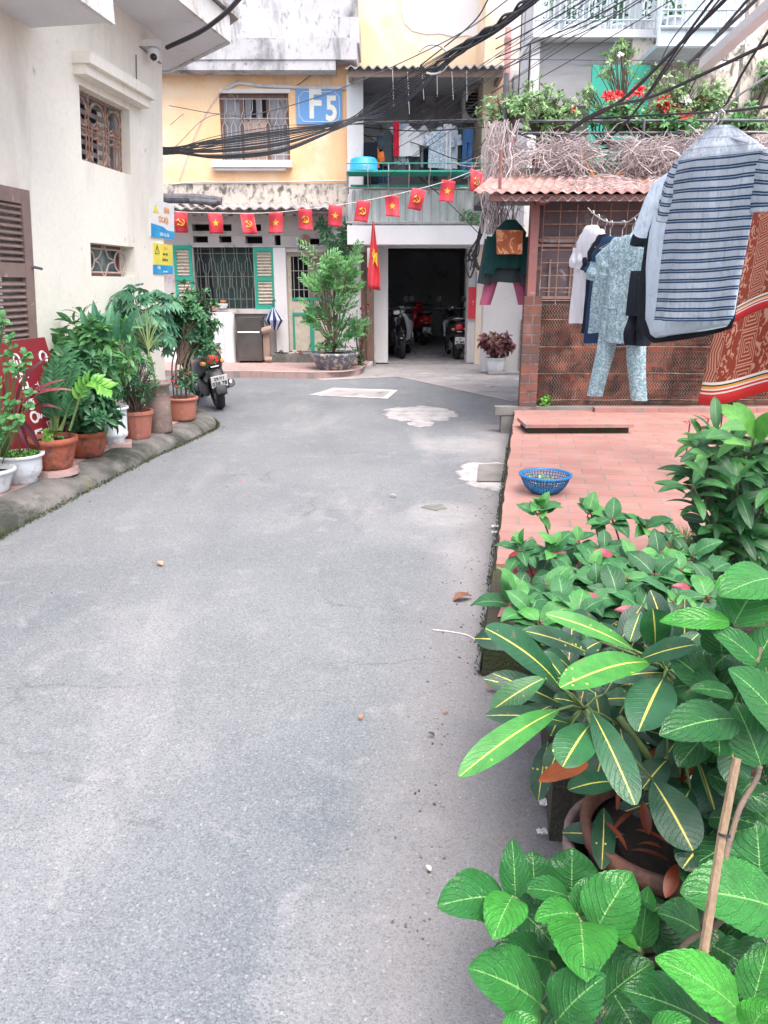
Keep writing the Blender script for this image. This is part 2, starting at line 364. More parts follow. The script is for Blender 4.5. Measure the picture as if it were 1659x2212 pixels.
m_stem = pm('green_stem', (.13, .20, .06), (.10, .14, .05), 20, .6, .1, 80)
m_bark = pm('brown_bark', (.17, .12, .09), (.11, .08, .065), 20, .85, .3, 80)
m_redstem = pm('red_brown_stem', (.22, .06, .05), (.14, .06, .04), 20, .6, .1, 80)
m_redlac = pm('red_brown_iron_paint', (.26, .10, .09), (.20, .09, .08), 8, .6, .15, 60, st=((.35, .25, .22), 9, .58, .7))
m_pinkpipe = pm('pink_brown_pipe', (.52, .27, .25), (.44, .24, .22), 5, .6, .1, 60)
m_tin_pink = pm('faded_red_tin_roof', (.40, .24, .22), (.29, .17, .15), 3, .75, .2, 60, st=((.18, .10, .08), 4, .50, .66), st2=((.5, .45, .44), 9, .58, .7))
m_tin_grey = pm('fibre_cement_sheet', (.42, .38, .38), (.30, .27, .27), 5, .85, .2, 60, st=((.10, .09, .09), 6, .52, .68))
m_steel = pm('brushed_grey_metal', (.20, .19, .18), (.15, .14, .135), 3, .35, .05, 60, metal=.8)
m_brickred = pm('dusty_red_brick', (.40, .20, .17), (.33, .17, .15), 6, .9, .3, 60, st=((.5, .42, .4), 8, .58, .72))
m_black = pm('black_plastic', (.02, .021, .024), (.03, .03, .033), 12, .45, .05, 60)
m_rubber = pm('tyre_rubber', (.022, .022, .022), (.03, .03, .03), 30, .85, .4, 90)
m_chrome = pm('dull_chrome', (.5, .5, .5), (.42, .42, .42), 10, .25, .02, 60, metal=1)
m_blackgloss = pm('glossy_black_panel', (.012, .013, .016), (.018, .018, .02), 5, .18, .01, 60, spec=.6)
m_silver = pm('silver_panel', (.42, .42, .45), (.36, .36, .4), 5, .3, .02, 60)
m_redl = pm('red_lens', (.75, .02, .04), (.65, .02, .03), 5, .2, .02, 60, spec=.6)
m_redl.node_tree.nodes['Principled BSDF'].inputs['Roughness'].default_value = .25
m_platew = pm('white_plate', (.78, .78, .78), (.74, .74, .74), 5, .5, 0)
m_maroon = pm('maroon_board', (.26, .025, .035), (.22, .022, .03), 3, .5, .05, 60)
m_blueplate = pm('blue_sign_enamel', (.12, .28, .55), (.13, .30, .58), 3, .4, .04, 60)
m_yellowsign = pm('yellow_sign_vinyl', (.85, .72, .12), None, 3, .5, .04, 60)
m_skysign = pm('blue_sign_vinyl', (.02, .22, .52), (.03, .40, .70), 4, .5, .04, 60)
m_orange = pm('orange_lettering', (.75, .33, .12), None, 5, .6, 0)
m_pale_let = pm('pale_lettering', (.78, .76, .66), None, 5, .6, 0)
m_blk_let = pm('black_lettering', (.03, .03, .02), None, 5, .6, 0)
m_teal = pm('teal_glass', (.03, .07, .075), (.22, .34, .37), 5, .15, .02, 60, spec=.6)
m_tub = pm('sky_blue_plastic', (.03, .34, .66), (.03, .30, .60), 3, .4, .02, 60)
m_basket = pm('blue_basket_plastic', (.015, .12, .27), (.015, .10, .24), 8, .4, .02, 60)
m_flagr = pm('red_flag_cloth', (.78, .075, .10), (.70, .06, .085), 8, .8, .1, 300)
m_flagy = pm('yellow_flag_cloth', (.9, .62, .06), None, 8, .8, .05, 300)
m_wood = pm('split_bamboo_stake', (.30, .205, .13), (.20, .135, .085), 10, .7, .3, 60, stretch=(12, 12, 1))
m_lit = emis('lit_tube', (.8, .9, 1), 22.0)
m_bulb = emis('lit_bulb', (.75, .9, 1), 6.0)
# walls of brick and the asphalt
def brickmat(name, a, b_, mo, bw=.22, bh=.075, st=(.08, .06, .055)):
    m, nt, b = nodes(name); t = nd(nt, 'TexCoord'); sp = nd(nt, 'SeparateXYZ', {0: t.outputs['Object']}); cb = nd(nt, 'CombineXYZ', {0: sp.outputs[0], 1: sp.outputs[2]})
    o = ocoord(nt)
    dv = nd(nt, 'VectorMath', {0: cb.outputs[0], 1: nd(nt, 'VectorMath', {0: nd(nt, 'TexNoise', {'Vector': o, 'Scale': 9.0}).outputs[1], 1: (.02, .02, .02)}, operation='MULTIPLY').outputs[0]}, operation='ADD')
    br = nd(nt, 'TexBrick', {'Vector': dv.outputs[0], 'Color1': c4(a), 'Color2': c4(b_), 'Mortar': c4(mo), 'Scale': 1.0, 'Mortar Size': .009, 'Mortar Smooth': .3, 'Brick Width': bw, 'Row Height': bh, 'Bias': 0.0})
    n = noi(nt, o, 7, 7, .5, .65); col = mix(nt, ramp(nt, n, .45, .62), br.outputs[0], st)
    col = mix(nt, mth(nt, 'MULTIPLY', ramp(nt, noi(nt, o, 3, 5), .58, .72), .3), col, (.34, .22, .18))
    nt.links.new(col, b.inputs['Base Color']); b.inputs['Roughness'].default_value = .9
    bp = nd(nt, 'Bump', {'Height': mth(nt, 'SUBTRACT', mth(nt, 'MULTIPLY', n, .6), br.outputs[1]), 'Strength': .8, 'Distance': .012}); nt.links.new(bp.outputs[0], b.inputs['Normal'])
    return m
m_brick = brickmat('old_red_brick', (.29, .082, .05), (.17, .055, .038), (.14, .10, .085), .26, .10, (.04, .03, .028))
def asphalt():
    m, nt, b = nodes('worn_asphalt'); t = nd(nt, 'TexCoord'); o = t.outputs['Object']; sp = nd(nt, 'SeparateXYZ', {0: o})
    X, Y = sp.outputs[0], sp.outputs[1]
    big = noi(nt, o, .9, 4); mid = noi(nt, o, 6, 5, .5); fine = noi(nt, o, 230, 3)
    vo = nd(nt, 'TexVoronoi', {'Vector': o, 'Scale': 195.0}); vo2 = nd(nt, 'TexVoronoi', {'Vector': o, 'Scale': 75.0})
    cell = nd(nt, 'SeparateColor', {0: vo.outputs['Color']}).outputs[0]; cell2 = nd(nt, 'SeparateColor', {0: vo2.outputs['Color']})
    wob = mth(nt, 'MULTIPLY', mth(nt, 'SUBTRACT', mid, .5), .35)
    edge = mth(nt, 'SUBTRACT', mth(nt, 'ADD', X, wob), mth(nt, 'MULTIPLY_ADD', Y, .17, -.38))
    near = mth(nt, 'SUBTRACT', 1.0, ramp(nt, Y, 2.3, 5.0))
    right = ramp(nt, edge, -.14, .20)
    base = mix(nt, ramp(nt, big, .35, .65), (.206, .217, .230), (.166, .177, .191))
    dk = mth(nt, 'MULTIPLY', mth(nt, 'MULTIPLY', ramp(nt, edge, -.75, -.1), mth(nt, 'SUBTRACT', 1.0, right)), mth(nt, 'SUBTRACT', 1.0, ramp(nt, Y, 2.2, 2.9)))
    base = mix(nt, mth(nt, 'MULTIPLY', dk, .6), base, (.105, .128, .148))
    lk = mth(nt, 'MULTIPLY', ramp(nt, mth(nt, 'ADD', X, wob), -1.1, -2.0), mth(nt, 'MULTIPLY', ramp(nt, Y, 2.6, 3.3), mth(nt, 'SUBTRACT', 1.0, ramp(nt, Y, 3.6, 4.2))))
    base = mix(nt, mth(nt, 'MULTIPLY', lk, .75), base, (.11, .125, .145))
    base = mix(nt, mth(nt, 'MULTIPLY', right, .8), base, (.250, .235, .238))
    dirt = mth(nt, 'MULTIPLY', ramp(nt, edge, .30, .52), ramp(nt, mid, .38, .56))
    base = mix(nt, mth(nt, 'MULTIPLY', dirt, .5), base, (.17, .14, .13))
    base = mix(nt, mth(nt, 'MULTIPLY', ramp(nt, mid, .58, .72), .35), base, (.34, .33, .35))
    base = mix(nt, mth(nt, 'MULTIPLY', ramp(nt, noi(nt, o, 2.3, 6), .60, .74), .45), base, (.13, .135, .145))
    ce = nd(nt, 'VectorMath', {0: o, 1: nd(nt, 'VectorMath', {0: nd(nt, 'TexNoise', {'Vector': o, 'Scale': 2.5, 'Detail': 5.0}).outputs[1], 1: (.5, .5, .5)}, operation='MULTIPLY').outputs[0]}, operation='ADD')
    cr = nd(nt, 'TexVoronoi', {'Vector': ce.outputs[0], 'Scale': .55}, feature='DISTANCE_TO_EDGE').outputs[0]
    crk = mth(nt, 'MULTIPLY', mth(nt, 'SUBTRACT', 1.0, ramp(nt, cr, .002, .009)), ramp(nt, noi(nt, o, 1.3, 3), .5, .6))
    base = mix(nt, mth(nt, 'MULTIPLY', crk, .38), base, (.07, .07, .075))
    oil = ramp(nt, noi(nt, nd(nt, 'Mapping', {0: o, 3: (2.2, .35, 1)}).outputs[0], 1.0, 5, .4), .54, .70)
    base = mix(nt, mth(nt, 'MULTIPLY', oil, .35), base, (.12, .128, .145))
    pale = ramp(nt, noi(nt, nd(nt, 'Mapping', {0: o, 1: (5, 3, 0), 3: (1.6, .5, 1)}).outputs[0], 1.0, 6, .4), .55, .68)
    base = mix(nt, mth(nt, 'MULTIPLY', pale, .35), base, (.36, .34, .35))
    for (px, py, rx, ry, sd_) in ((908, 893, 84, 17, 1), (1066, 1026, 78, 32, 2), (910, 915, 30, 7, 3), (960, 1110, 60, 22, 4), (985, 960, 70, 14, 5)):
        c_ = PZ(px, py, 0); ax_ = abs(PZ(px+rx, py, 0).x-c_.x); ay_ = abs(PZ(px, py-ry, 0).y-PZ(px, py+ry, 0).y)/2
        ex_ = mth(nt, 'DIVIDE', mth(nt, 'SUBTRACT', X, c_.x), ax_); ey_ = mth(nt, 'DIVIDE', mth(nt, 'SUBTRACT', Y, c_.y), ay_)
        rr_ = mth(nt, 'SQRT', mth(nt, 'ADD', mth(nt, 'MULTIPLY', ex_, ex_), mth(nt, 'MULTIPLY', ey_, ey_)))
        rr_ = mth(nt, 'ADD', rr_, mth(nt, 'MULTIPLY', mth(nt, 'SUBTRACT', noi(nt, o, 3.0+sd_, 6, .3), .5), .9))
        pk = mth(nt, 'SUBTRACT', 1.0, ramp(nt, rr_, .90, 1.0 if sd_ < 4 else 1.5))
        pc = mix(nt, ramp(nt, mid, .44, .62), (.54, .51, .51), (.38, .355, .355)); k_ = .92 if sd_ < 4 else .30
        base = mix(nt, mth(nt, 'MULTIPLY', pk, k_), base, pc)
        rim = mth(nt, 'MULTIPLY', ramp(nt, rr_, .98, 1.04), mth(nt, 'SUBTRACT', 1.0, ramp(nt, rr_, 1.04, 1.12)))
        if sd_ < 4: base = mix(nt, mth(nt, 'MULTIPLY', rim, .35), base, (.11, .11, .115))
    # stones
    amt = mth(nt, 'MULTIPLY_ADD', right, -.25, .62)
    base = mix(nt, mth(nt, 'MULTIPLY', ramp(nt, cell, .62, .95), mth(nt, 'MULTIPLY', amt, .42)), base, (.38, .39, .41))
    base = mix(nt, mth(nt, 'MULTIPLY', mth(nt, 'SUBTRACT', 1.0, ramp(nt, cell, .05, .3)), mth(nt, 'MULTIPLY', amt, .75)), base, (.06, .066, .08))
    s2 = mth(nt, 'MULTIPLY', mth(nt, 'GREATER_THAN', cell2.outputs[0], .93), mth(nt, 'SUBTRACT', 1.0, ramp(nt, vo2.outputs[0], .25, .4)))
    base = mix(nt, mth(nt, 'MULTIPLY', s2, .4), base, (.44, .40, .40))
    base = mix(nt, mth(nt, 'MULTIPLY', ramp(nt, fine, .52, .75), .35), base, (.10, .105, .12))
    nt.links.new(base, b.inputs['Base Color']); b.inputs['Roughness'].default_value = .82; b.inputs['Specular IOR Level'].default_value = .3
    h = mth(nt, 'SUBTRACT', mth(nt, 'MULTIPLY', fine, .5), mth(nt, 'MULTIPLY', vo.outputs[0], mth(nt, 'MULTIPLY', amt, .9)))
    h = mth(nt, 'ADD', h, mth(nt, 'MULTIPLY', cell, .5))
    bp = nd(nt, 'Bump', {'Height': h, 'Strength': .75, 'Distance': .006}); nt.links.new(bp.outputs[0], b.inputs['Normal'])
    return m
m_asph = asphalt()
m_cement = pm('pale_cement_screed', (.56, .53, .53), (.42, .40, .40), 3, .9, .3, 60, st=((.26, .25, .25), 4, .50, .66), st2=((.2, .2, .2), 22, .58, .7))
m_apron = pm('worn_concrete_apron', (.36, .335, .335), (.28, .26, .265), 1.6, .9, .3, 80, st=((.16, .155, .15), 4, .54, .7), st2=((.44, .41, .41), 2, .55, .7))
m_kerb = pm('mossy_kerb_concrete', (.20, .185, .175), (.11, .105, .10), 4, .92, .8, 35, st=((.04, .045, .035), 1.8, .44, .58), st2=((.13, .14, .035), 3, .60, .72), bd=.02)
m_moss_shade = pm('mossy_concrete_and_shade', (.055, .048, .038), (.035, .034, .022), 4, .95, .8, 60, st=((.045, .06, .018), 5, .5, .66), st2=((.15, .13, .11), 9, .62, .75), bd=.02)  # also colours the shade block beneath the loose slab
def tiles(name, a, b_, mo, w, h, rx=0):
    m, nt, b = nodes(name); o = nd(nt, 'Mapping', {0: nd(nt, 'TexCoord').outputs['Object'], 2: (0, 0, rx)}).outputs[0]
    br = nd(nt, 'TexBrick', {'Vector': o, 'Color1': c4(a), 'Color2': c4(b_), 'Mortar': c4(mo), 'Scale': 1.0, 'Mortar Size': .009, 'Mortar Smooth': .4, 'Brick Width': w, 'Row Height': h})
    n = noi(nt, o, 4, 6); col = mix(nt, mth(nt, 'MULTIPLY', ramp(nt, n, .42, .66), .5), br.outputs[0], tuple(x*.8+.08 for x in a))
    col = mix(nt, mth(nt, 'MULTIPLY', ramp(nt, noi(nt, o, 9, 6), .56, .72), .55), col, (.22, .15, .13))
    col = mix(nt, mth(nt, 'MULTIPLY', ramp(nt, noi(nt, o, 1.6, 6, .6), .50, .66), .45), col, tuple(x*.62+.03 for x in a))
    nt.links.new(col, b.inputs['Base Color']); b.inputs['Roughness'].default_value = .75
    bp = nd(nt, 'Bump', {'Height': mth(nt, 'SUBTRACT', mth(nt, 'MULTIPLY', n, .3), br.outputs[1]), 'Strength': .4, 'Distance': .005}); nt.links.new(bp.outputs[0], b.inputs['Normal'])
    return m
m_tile = tiles('red_clay_floor_tile', (.35, .168, .140), (.285, .135, .112), (.18, .155, .145), .29, .145, .18)
m_ptile = tiles('pinkish_pavement_tile', (.42, .27, .25), (.37, .245, .23), (.24, .2, .19), .2, .2)
# ================= the setting
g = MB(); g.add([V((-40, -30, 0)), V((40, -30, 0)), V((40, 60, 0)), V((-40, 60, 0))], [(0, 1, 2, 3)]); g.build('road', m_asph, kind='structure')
def sheet(name, pts, z, mat, kind='structure', lab=None, cat=None):
    b = MB(); b.poly([V((p[0], p[1], z)) for p in pts], (0, 0, -.003)); return b.build(name, mat, kind=kind, label=lab, cat=cat)
def pz(x, y, z=0): p = PZ(x, y, z); return (p.x, p.y)
def blob(px, py, rx, ry, n=140, wob=.12, sd=0, sqx=1):
    out = []
    for k in range(n):
        q = 2*PI*k/n; w = 1+wob*NZ.noise(V((math.cos(q)*1.6+sd, math.sin(q)*1.6, sd)))*2+.10*NZ.noise(V((math.cos(q)*7+sd, math.sin(q)*7, sd)))+.02*R.uniform(-1, 1)
        out.append(pz(px+rx*w*math.cos(q), py+ry*w*math.sin(q)))
    return out
sheet('concrete_apron', [pz(840, 771), pz(1040, 771), pz(1150, 785), pz(1150, 862), pz(1104, 868), pz(985, 842), pz(860, 815), pz(700, 822), pz(640, 812), pz(780, 800), pz(800, 780)], .007, m_apron)
sheet('cement_patch', blob(940, 1096, 24, 6, wob=.25, sd=6), .005, m_conc)
b = MB(); b.poly([V((*pz(1034, 1005), .012)), V((*pz(1110, 1005), .012)), V((*pz(1105, 1042), .012)), V((*pz(1030, 1042), .012))], (0, 0, -.004))
b.build('drain_cover', m_conc, label='square grey concrete drain cover set in pale cement beside the terrace', cat='drain cover')
t = thing('drain_grate', 'flat rectangular grate with pale cement surround in the road before the garage', 'drain grate', PZ(765, 850, 0))
b = MB(); q = [(668, 853), (720, 838), (860, 842), (838, 861)]; qi = [(695, 853), (730, 842), (842, 845), (826, 857)]
b.poly([PZ(*p, .009) for p in q], (0, 0, -.004)); b.build('surround', m_cement, t)
b = MB(); b.poly([PZ(*p, .013) for p in qi], (0, 0, -.003))
for k in range(14):
    f = (k+.5)/14; a0 = PZ(*qi[0], .013).lerp(PZ(*qi[1], .013), f); b0 = PZ(*qi[3], .013).lerp(PZ(*qi[2], .013), f)
    b.tube([a0, b0], .008, 4)
b.build('grille', m_apron, t)
# left pavement + sloping kerb
kin = []; kout = []
for x, y in ((-260, 1330), (-120, 1245), (0, 1165), (130, 1094), (250, 1032), (350, 982), (420, 950), (462, 929), (468, 918), (455, 906), (430, 898), (395, 893)):
    kout.append(PZ(x, y, 0))
for i, p in enumerate(kout):
    q = kout[min(i+1, len(kout)-1)]-kout[max(i-1, 0)]; q.normalize(); n = V((-q.y, q.x, 0))
    kin.append(p+n*(.30 if i < 8 else .22))
b = MB(); L = len(kout)
so_, si_ = spline(kout, 6), spline(kin, 6); L = len(so_)
prof = [(0, 0), (.06, .05), (.25, .095), (.55, .122), (.85, .13), (1, .128)]
vs = []
for i in range(L):
    for (f, z) in prof:
        p = so_[i].lerp(si_[i], f); w = NZ.noise(V((p.x*3, p.y*3, 2)))*.012
        vs.append(V((p.x, p.y, z+(w if z else 0)-(0.01 if z == 0 else 0))))
n_ = len(prof); b.add(vs, [(i*n_+k, (i+1)*n_+k, (i+1)*n_+k+1, i*n_+k+1) for i in range(L-1) for k in range(n_-1)])
b.build('kerb', m_kerb, kind='structure', smooth=True)
b = MB(); pts = [V((p.x, p.y, .125)) for p in si_]
far = [V((-3.1, 9.66, .125)), V((-4.2, 9.4, .125)), V((-6.5, 2, .125))]
b.poly(pts+far, (0, 0, -.14)); b.build('left_pavement', m_ptile, kind='structure')
# far pavement in front of the yellow house
b = MB(); fp = [PZ(300, 800, .1), PZ(520, 803, .1), PZ(690, 806, .1), PZ(775, 800, .1), PZ(800, 782, .1)]
b.poly([V((p.x, p.y, .10)) for p in fp]+[V((fp[-1].x, 15.9, .10)), V((-9, 15.9, .10)), V((-9, fp[0].y, .1))], (0, 0, -.11)); b.build('far_pavement', m_ptile, kind='structure')
b = MB(); fk = spline([PZ(290, 806, 0), PZ(520, 809, 0), PZ(690, 812, 0), PZ(782, 806, 0), PZ(812, 786, 0)], 6)
ins = spline([V((p.x, p.y-.01, .104)) for p in fp], 6); vs = []
for i in range(len(fk)): vs += [V((fk[i].x, fk[i].y-.02, 0)), V((fk[i].x, fk[i].y+.02, .085)), V((ins[i].x, ins[i].y+.06, .108))]
b.add(vs, [(i*3+k, (i+1)*3+k, (i+1)*3+k+1, i*3+k+1) for i in range(len(fk)-1) for k in range(2)]); b.build('far_kerb', m_cement, kind='structure')
# right terrace
TE = lambda Y: .542+.182*(Y-3.52)
b = MB(); ty = [3.50+.2*k for k in range(25)]
b.poly([V((3.2, 3.50, .252)), V((5.6, 8.35, .252))]+[V((TE(3.5+4.85*k/60)+.004+.014*NZ.noise(V((k*.9, 3, 0)))+.012*NZ.noise(V((k*.2, 7, 0))), 3.5+4.85*k/60, .252)) for k in range(60, -1, -1)], (0, 0, -.03)); b.build('terrace', m_tile, kind='structure')
b = MB(); n_ = 30
for k in range(n_):
    Y0 = 2.85+5.5*k/n_; Y1 = 2.85+5.5*(k+1)/n_; w0 = NZ.noise(V((Y0*2, 0, 0)))*.018; w1 = NZ.noise(V((Y1*2, 0, 0)))*.018
    e0, e1 = TE(Y0)-.008+w0*.6, TE(Y1)-.008+w1*.6
    b.add([V((e0-.025+w0, Y0, 0)), V((e1-.025+w1, Y1, 0)), V((e1, Y1, .215)), V((e0, Y0, .215)), V((e0+.03, Y0, .222)), V((e1+.03, Y1, .222)), V((e0+2.8, Y0, .222)), V((e1+2.8, Y1, .222))],
          [(0, 1, 2, 3), (3, 2, 5, 4), (4, 5, 7, 6)])
b.add([V((TE(2.85)-.02, 2.85, 0)), V((4, 2.85, 0)), V((4, 2.85, .222)), V((TE(2.85)-.01, 2.85, .222))], [(0, 1, 2, 3)])
b.build('terrace_base', m_moss_shade, kind='structure')
sheet('end_tile_row', [(TE(2.95)+.03, 2.93), (3.2, 2.93), (3.2, 3.12), (TE(3.12)+.06, 3.12)], .232, m_tile)
b = MB(); b.box((TE(6.3)+1.0, 7.62, .318), (.98, .40, .03), .02); b.box((TE(6.3)+1.0, 7.64, .275), (.92, .34, .055), .02, 1); b.build('loose_slab', [m_tile, m_moss_shade], label='thick red tiled slab lying flat on the terrace by the brick shed', cat='slab')  # dark lower block, mortar coloured, stands in for the shadow under the slab
for o in bpy.data.objects:
    if o.name == 'loose_slab':
        p = PZ(1240, 918, .30); o.location = (p.x, p.y, .254)
b = MB(); p = PZ(1440, 902, .26); b.box((p.x+.35, 8.12, .275), (1.95, .11, .045)); b.build('edging_tiles', m_tile, label='low row of red edging tiles along the foot of the brick shed', cat='edging')
# ================= cream house on the left
cu_ = 9.62
hs = thing('cream_house', 'cream plastered two storey house with grilled windows on the left', 'house', LW(6, 0, -1.5))
wu = lambda pts: (sum(PL(*p)[0] for p in pts)/len(pts), sum(PL(*p)[1] for p in pts)/len(pts))
W1 = (PL(174, 270)[0], PL(281, 300)[0], wu([(184, 349), (283, 377)])[1], wu([(173, 187), (280, 235)])[1])
W2 = (PL(196, 556)[0], PL(291, 570)[0], wu([(197, 592), (292, 602)])[1], wu([(195, 520), (290, 537)])[1])
u_s = PL(62, 600)[0]; W3 = (u_s-.9, u_s, 1.0, 2.27)
b = MB(); b.wall(LW, (2.0, cu_), (0.0, 4.12), [W1, W2, W3], .24)
cc = LW(cu_, 0); b.add([LW(cu_, 0, -.001), LW(cu_, 4.12, -.001), LW(cu_, 4.12, -3.4)+V((0, .25, 0)), LW(cu_, 0, -3.4)+V((0, .25, 0))], [(0, 1, 2, 3)])
b.add([LW(2, 0, 0), LW(2, 4.12, 0), LW(2, 4.12, -3), LW(2, 0, -3)], [(0, 1, 2, 3)])
b.build('wall', m_cream, hs)
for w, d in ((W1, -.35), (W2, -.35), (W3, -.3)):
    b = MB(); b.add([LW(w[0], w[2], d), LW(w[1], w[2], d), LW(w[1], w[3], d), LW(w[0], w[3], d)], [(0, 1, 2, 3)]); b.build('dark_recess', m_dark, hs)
def lbox(mb, u0, u1, z0, z1, o0, o1, mi=0, tint=.5):
    mb.add([LW(u, z, o) for z in (z0, z1) for (u, o) in ((u0, o0), (u1, o0), (u1, o1), (u0, o1))], [(0, 1, 2, 3), (4, 5, 6, 7), (0, 1, 5, 4), (1, 2, 6, 5), (2, 3, 7, 6), (3, 0, 4, 7)], None, mi, tint)
# window 1: shutter boards behind rusty grille
wi = MB(); lbox(wi, W1[0], W1[0]+.05, W1[2], W1[3], -.22, -.16); lbox(wi, W1[1]-.05, W1[1], W1[2], W1[3], -.22, -.16); lbox(wi, W1[0]+.04, W1[1]-.04, W1[2], W1[2]+.04, -.219, -.161); lbox(wi, W1[0]+.04, W1[1]-.04, W1[3]-.04, W1[3], -.219, -.161)
wi.build('window', m_greywood, hs); w1o = [o for o in hs.children if o.name.startswith('window')][0]
b = MB(); hgt = W1[3]-W1[2]
for k in range(7):
    z = W1[2]+hgt*(k+.5)/7; lbox(b, W1[0]+.05, W1[1]-.05, z-.018, z+.024, -.21-.0, -.19)
b.build('shutter_slats', m_greywood, w1o)
b = MB(); uw = W1[1]-W1[0]; GP = lambda a, c: LW(W1[0]+uw*a, W1[2]+hgt*c, -.10)
for k in range(9): b.tube([GP((k+.5)/9, 0), GP((k+.5)/9, .62 if k % 2 else .75)], .009, 5)
for k in range(4): b.tube([GP(k/3, 0), GP(k/3, 1)], .009, 5)
for z in (.02, .5, .98): b.tube([GP(0, z), GP(1, z)], .008, 5)
for k in range(3):
    c = (k+.5)/3
    b.tube([GP(c+.14*math.cos(q), .72+.2*math.sin(q)) for q in [PI*i/10 for i in range(11)]], .013, 5)
    b.tube([GP(c+.15*math.cos(q), .17+.15*math.sin(q)) for q in [PI+PI*i/10 for i in range(11)]], .012, 5)
    for s_ in (-1, 1):
        for z in (.44, .58): b.tube([GP(c+s_*.075+.06*math.cos(q), z+.035*math.sin(q)) for q in [PI+PI*i/8 for i in range(9)]], .012, 5)
for k in range(6): b.tube([GP(k/6, .66), GP((k+.5)/6, .58), GP((k+1)/6, .66)], .007, 5)
b.build('grille', m_rust, w1o)
# window 2: glass with curved grille
wi = MB(); 
for (a, c, d, e) in ((W2[0], W2[1], W2[2], W2[2]+.04), (W2[0], W2[1], W2[3]-.03, W2[3]), (W2[1]-.06, W2[1], W2[2]+.04, W2[3]-.03)): lbox(wi, a, c, d, e, -.22, -.16)
w2o = wi.build('window', m_brownwood, hs)
b = MB(); b.add([LW(W2[0], W2[2]+.04, -.2), LW(W2[1]-.06, W2[2]+.04, -.2), LW(W2[1]-.06, W2[3]-.03, -.2), LW(W2[0], W2[3]-.03, -.2)], [(0, 1, 2, 3)]); b.build('pane', m_teal, w2o)
b = MB(); uw2 = W2[1]-W2[0]; h2 = W2[3]-W2[2]; GP = lambda a, c: LW(W2[0]+uw2*a, W2[2]+h2*c, -.09)
for z in (.13, .86): b.tube([GP(0, z), GP(.95, z)], .009, 5)
for c in (.12, .83): b.tube([GP(c+.13*math.cos(q), .5+.34*math.sin(q)) for q in [2*PI*i/20 for i in range(21)]], .009, 5); b.tube([GP(c, .13), GP(c, .86)], .007, 5)
b.tube(spline([GP(.25, .5), GP(.36, .62), GP(.46, .97), GP(.56, .62), GP(.70, .5), GP(.56, .38), GP(.46, 0.0), GP(.36, .38), GP(.25, .5)], 5), .009, 5)
b.build('grille', pm('pale_pinkish_iron', (.50, .38, .35), (.4, .28, .24), 20, .7, .1, 60), w2o)
b = MB(); lu0, lu1 = PL(156, 165)[0], PL(303, 208)[0]; zl = PL(230, 170)[1]
lbox(b, lu0, lu1, zl-.03, zl+.06, 0, .17); lbox(b, lu0+.02, lu1-.02, zl-.11, zl-.03, 0, .12); b.build('lintel', m_cream, hs)
# big louvred shutter, opened flat
b = MB(); lbox(b, W3[1]-.12, W3[1], W3[2], W3[3], .002, .05); lbox(b, W3[0], W3[0]+.1, W3[2], W3[3], .002, .05)
for (z0, z1) in ((W3[2], W3[2]+.12), (W3[3]-.11, W3[3]), (1.60, 1.71)): lbox(b, W3[0]+.1, W3[1]-.12, z0, z1, .004, .048)
lbox(b, W3[0]-.05, W3[1]+.02, W3[2]-.07, W3[2]-.002, .0, .03)
sh = b.build('shutter', m_louver, hs)
b = MB()
for zb, n in ((1.12, 9), (1.71, 9)):
    for k in range(n):
        z = zb+.026+(.45/n)*k+.0; 
        b.add([LW(W3[0]+.1, z-.012, .045), LW(W3[1]-.12, z-.012, .045), LW(W3[1]-.12, z+.014, .012), LW(W3[0]+.1, z+.014, .012)], [(0, 1, 2, 3)])
        b.add([LW(W3[0]+.1, z-.004, .048), LW(W3[1]-.12, z-.004, .048), LW(W3[1]-.12, z+.022, .015), LW(W3[0]+.1, z+.022, .015)], [(0, 1, 2, 3)])
        b.add([LW(W3[0]+.1, z-.012, .045), LW(W3[1]-.12, z-.012, .045), LW(W3[1]-.12, z-.004, .048), LW(W3[0]+.1, z-.004, .048)], [(0, 1, 2, 3)])
b.build('slats', m_louver, sh)
b = MB(); b.tube([LW(W3[1]-.03, 1.68, .05), LW(W3[1]-.03, 1.68, .08), LW(W3[1]+.06, 1.67, .085)], .012, 6); b.build('catch', m_cable2, sh)
b = MB(); zs = 3.49; b.poly([LW(1.5, zs, -.02), LW(6.93, zs, -.02), V((-2.11, 6.80, zs)), V((-2.6, 2.5, zs)), V((-2.75, 1.5, zs))], (0, 0, .17)); b.build('canopy_slab', m_soffit, hs)
b = MB(); o1 = PT(239, 47, 5.95); 
b.poly([V((-2.085, 6.80, zs-.015)), V((-2.575, 2.5, zs-.015)), V((-2.575, 2.5, zs+.22)), V((-2.085, 6.80, zs+.22))], (-.04, .004, 0)); b.build('canopy_fascia', m_fascia, hs)
ez = 4.12; ep = [V((-4.6, 3.0, ez)), V((-2.9, 3.0, ez)), V((-1.96, 8.33, ez)), V((-1.73, 9.63, ez)), V((-2.71, 10.85, ez)), V((-6.5, 11.3, ez)), V((-6.5, 5, ez))]
b = MB(); b.poly(ep, (0, 0, .1)); b.build('eave_slab', m_soffit, hs)
b = MB()
for i in (1, 2, 3, 4):
    p, q = ep[i], ep[i+1]; d = (q-p).normalized(); n = V((d.y, -d.x, 0)); z = V((0, 0, 1))
    b.poly([p-z*.02+n*.002, q-z*.02+n*.002, q+z*.24+n*.002, p+z*.24+n*.002], n*.04)
b.build('eave_fascia', m_fascia, hs)
b = MB(); k_ = V((0, 0, .26)); rp = [V((-3.5, 3, ez))+k_, V((-2.75, 3, ez))+k_, V((-1.62, 9.8, ez))+k_, V((-2.5, 11.2, ez))+k_, V((-4.6, 11.2, ez+.6))+k_, V((-5, 3, ez+.7))+k_]
b.poly(rp, (0, 0, .05)); b.build('roof', m_tin_grey, hs)
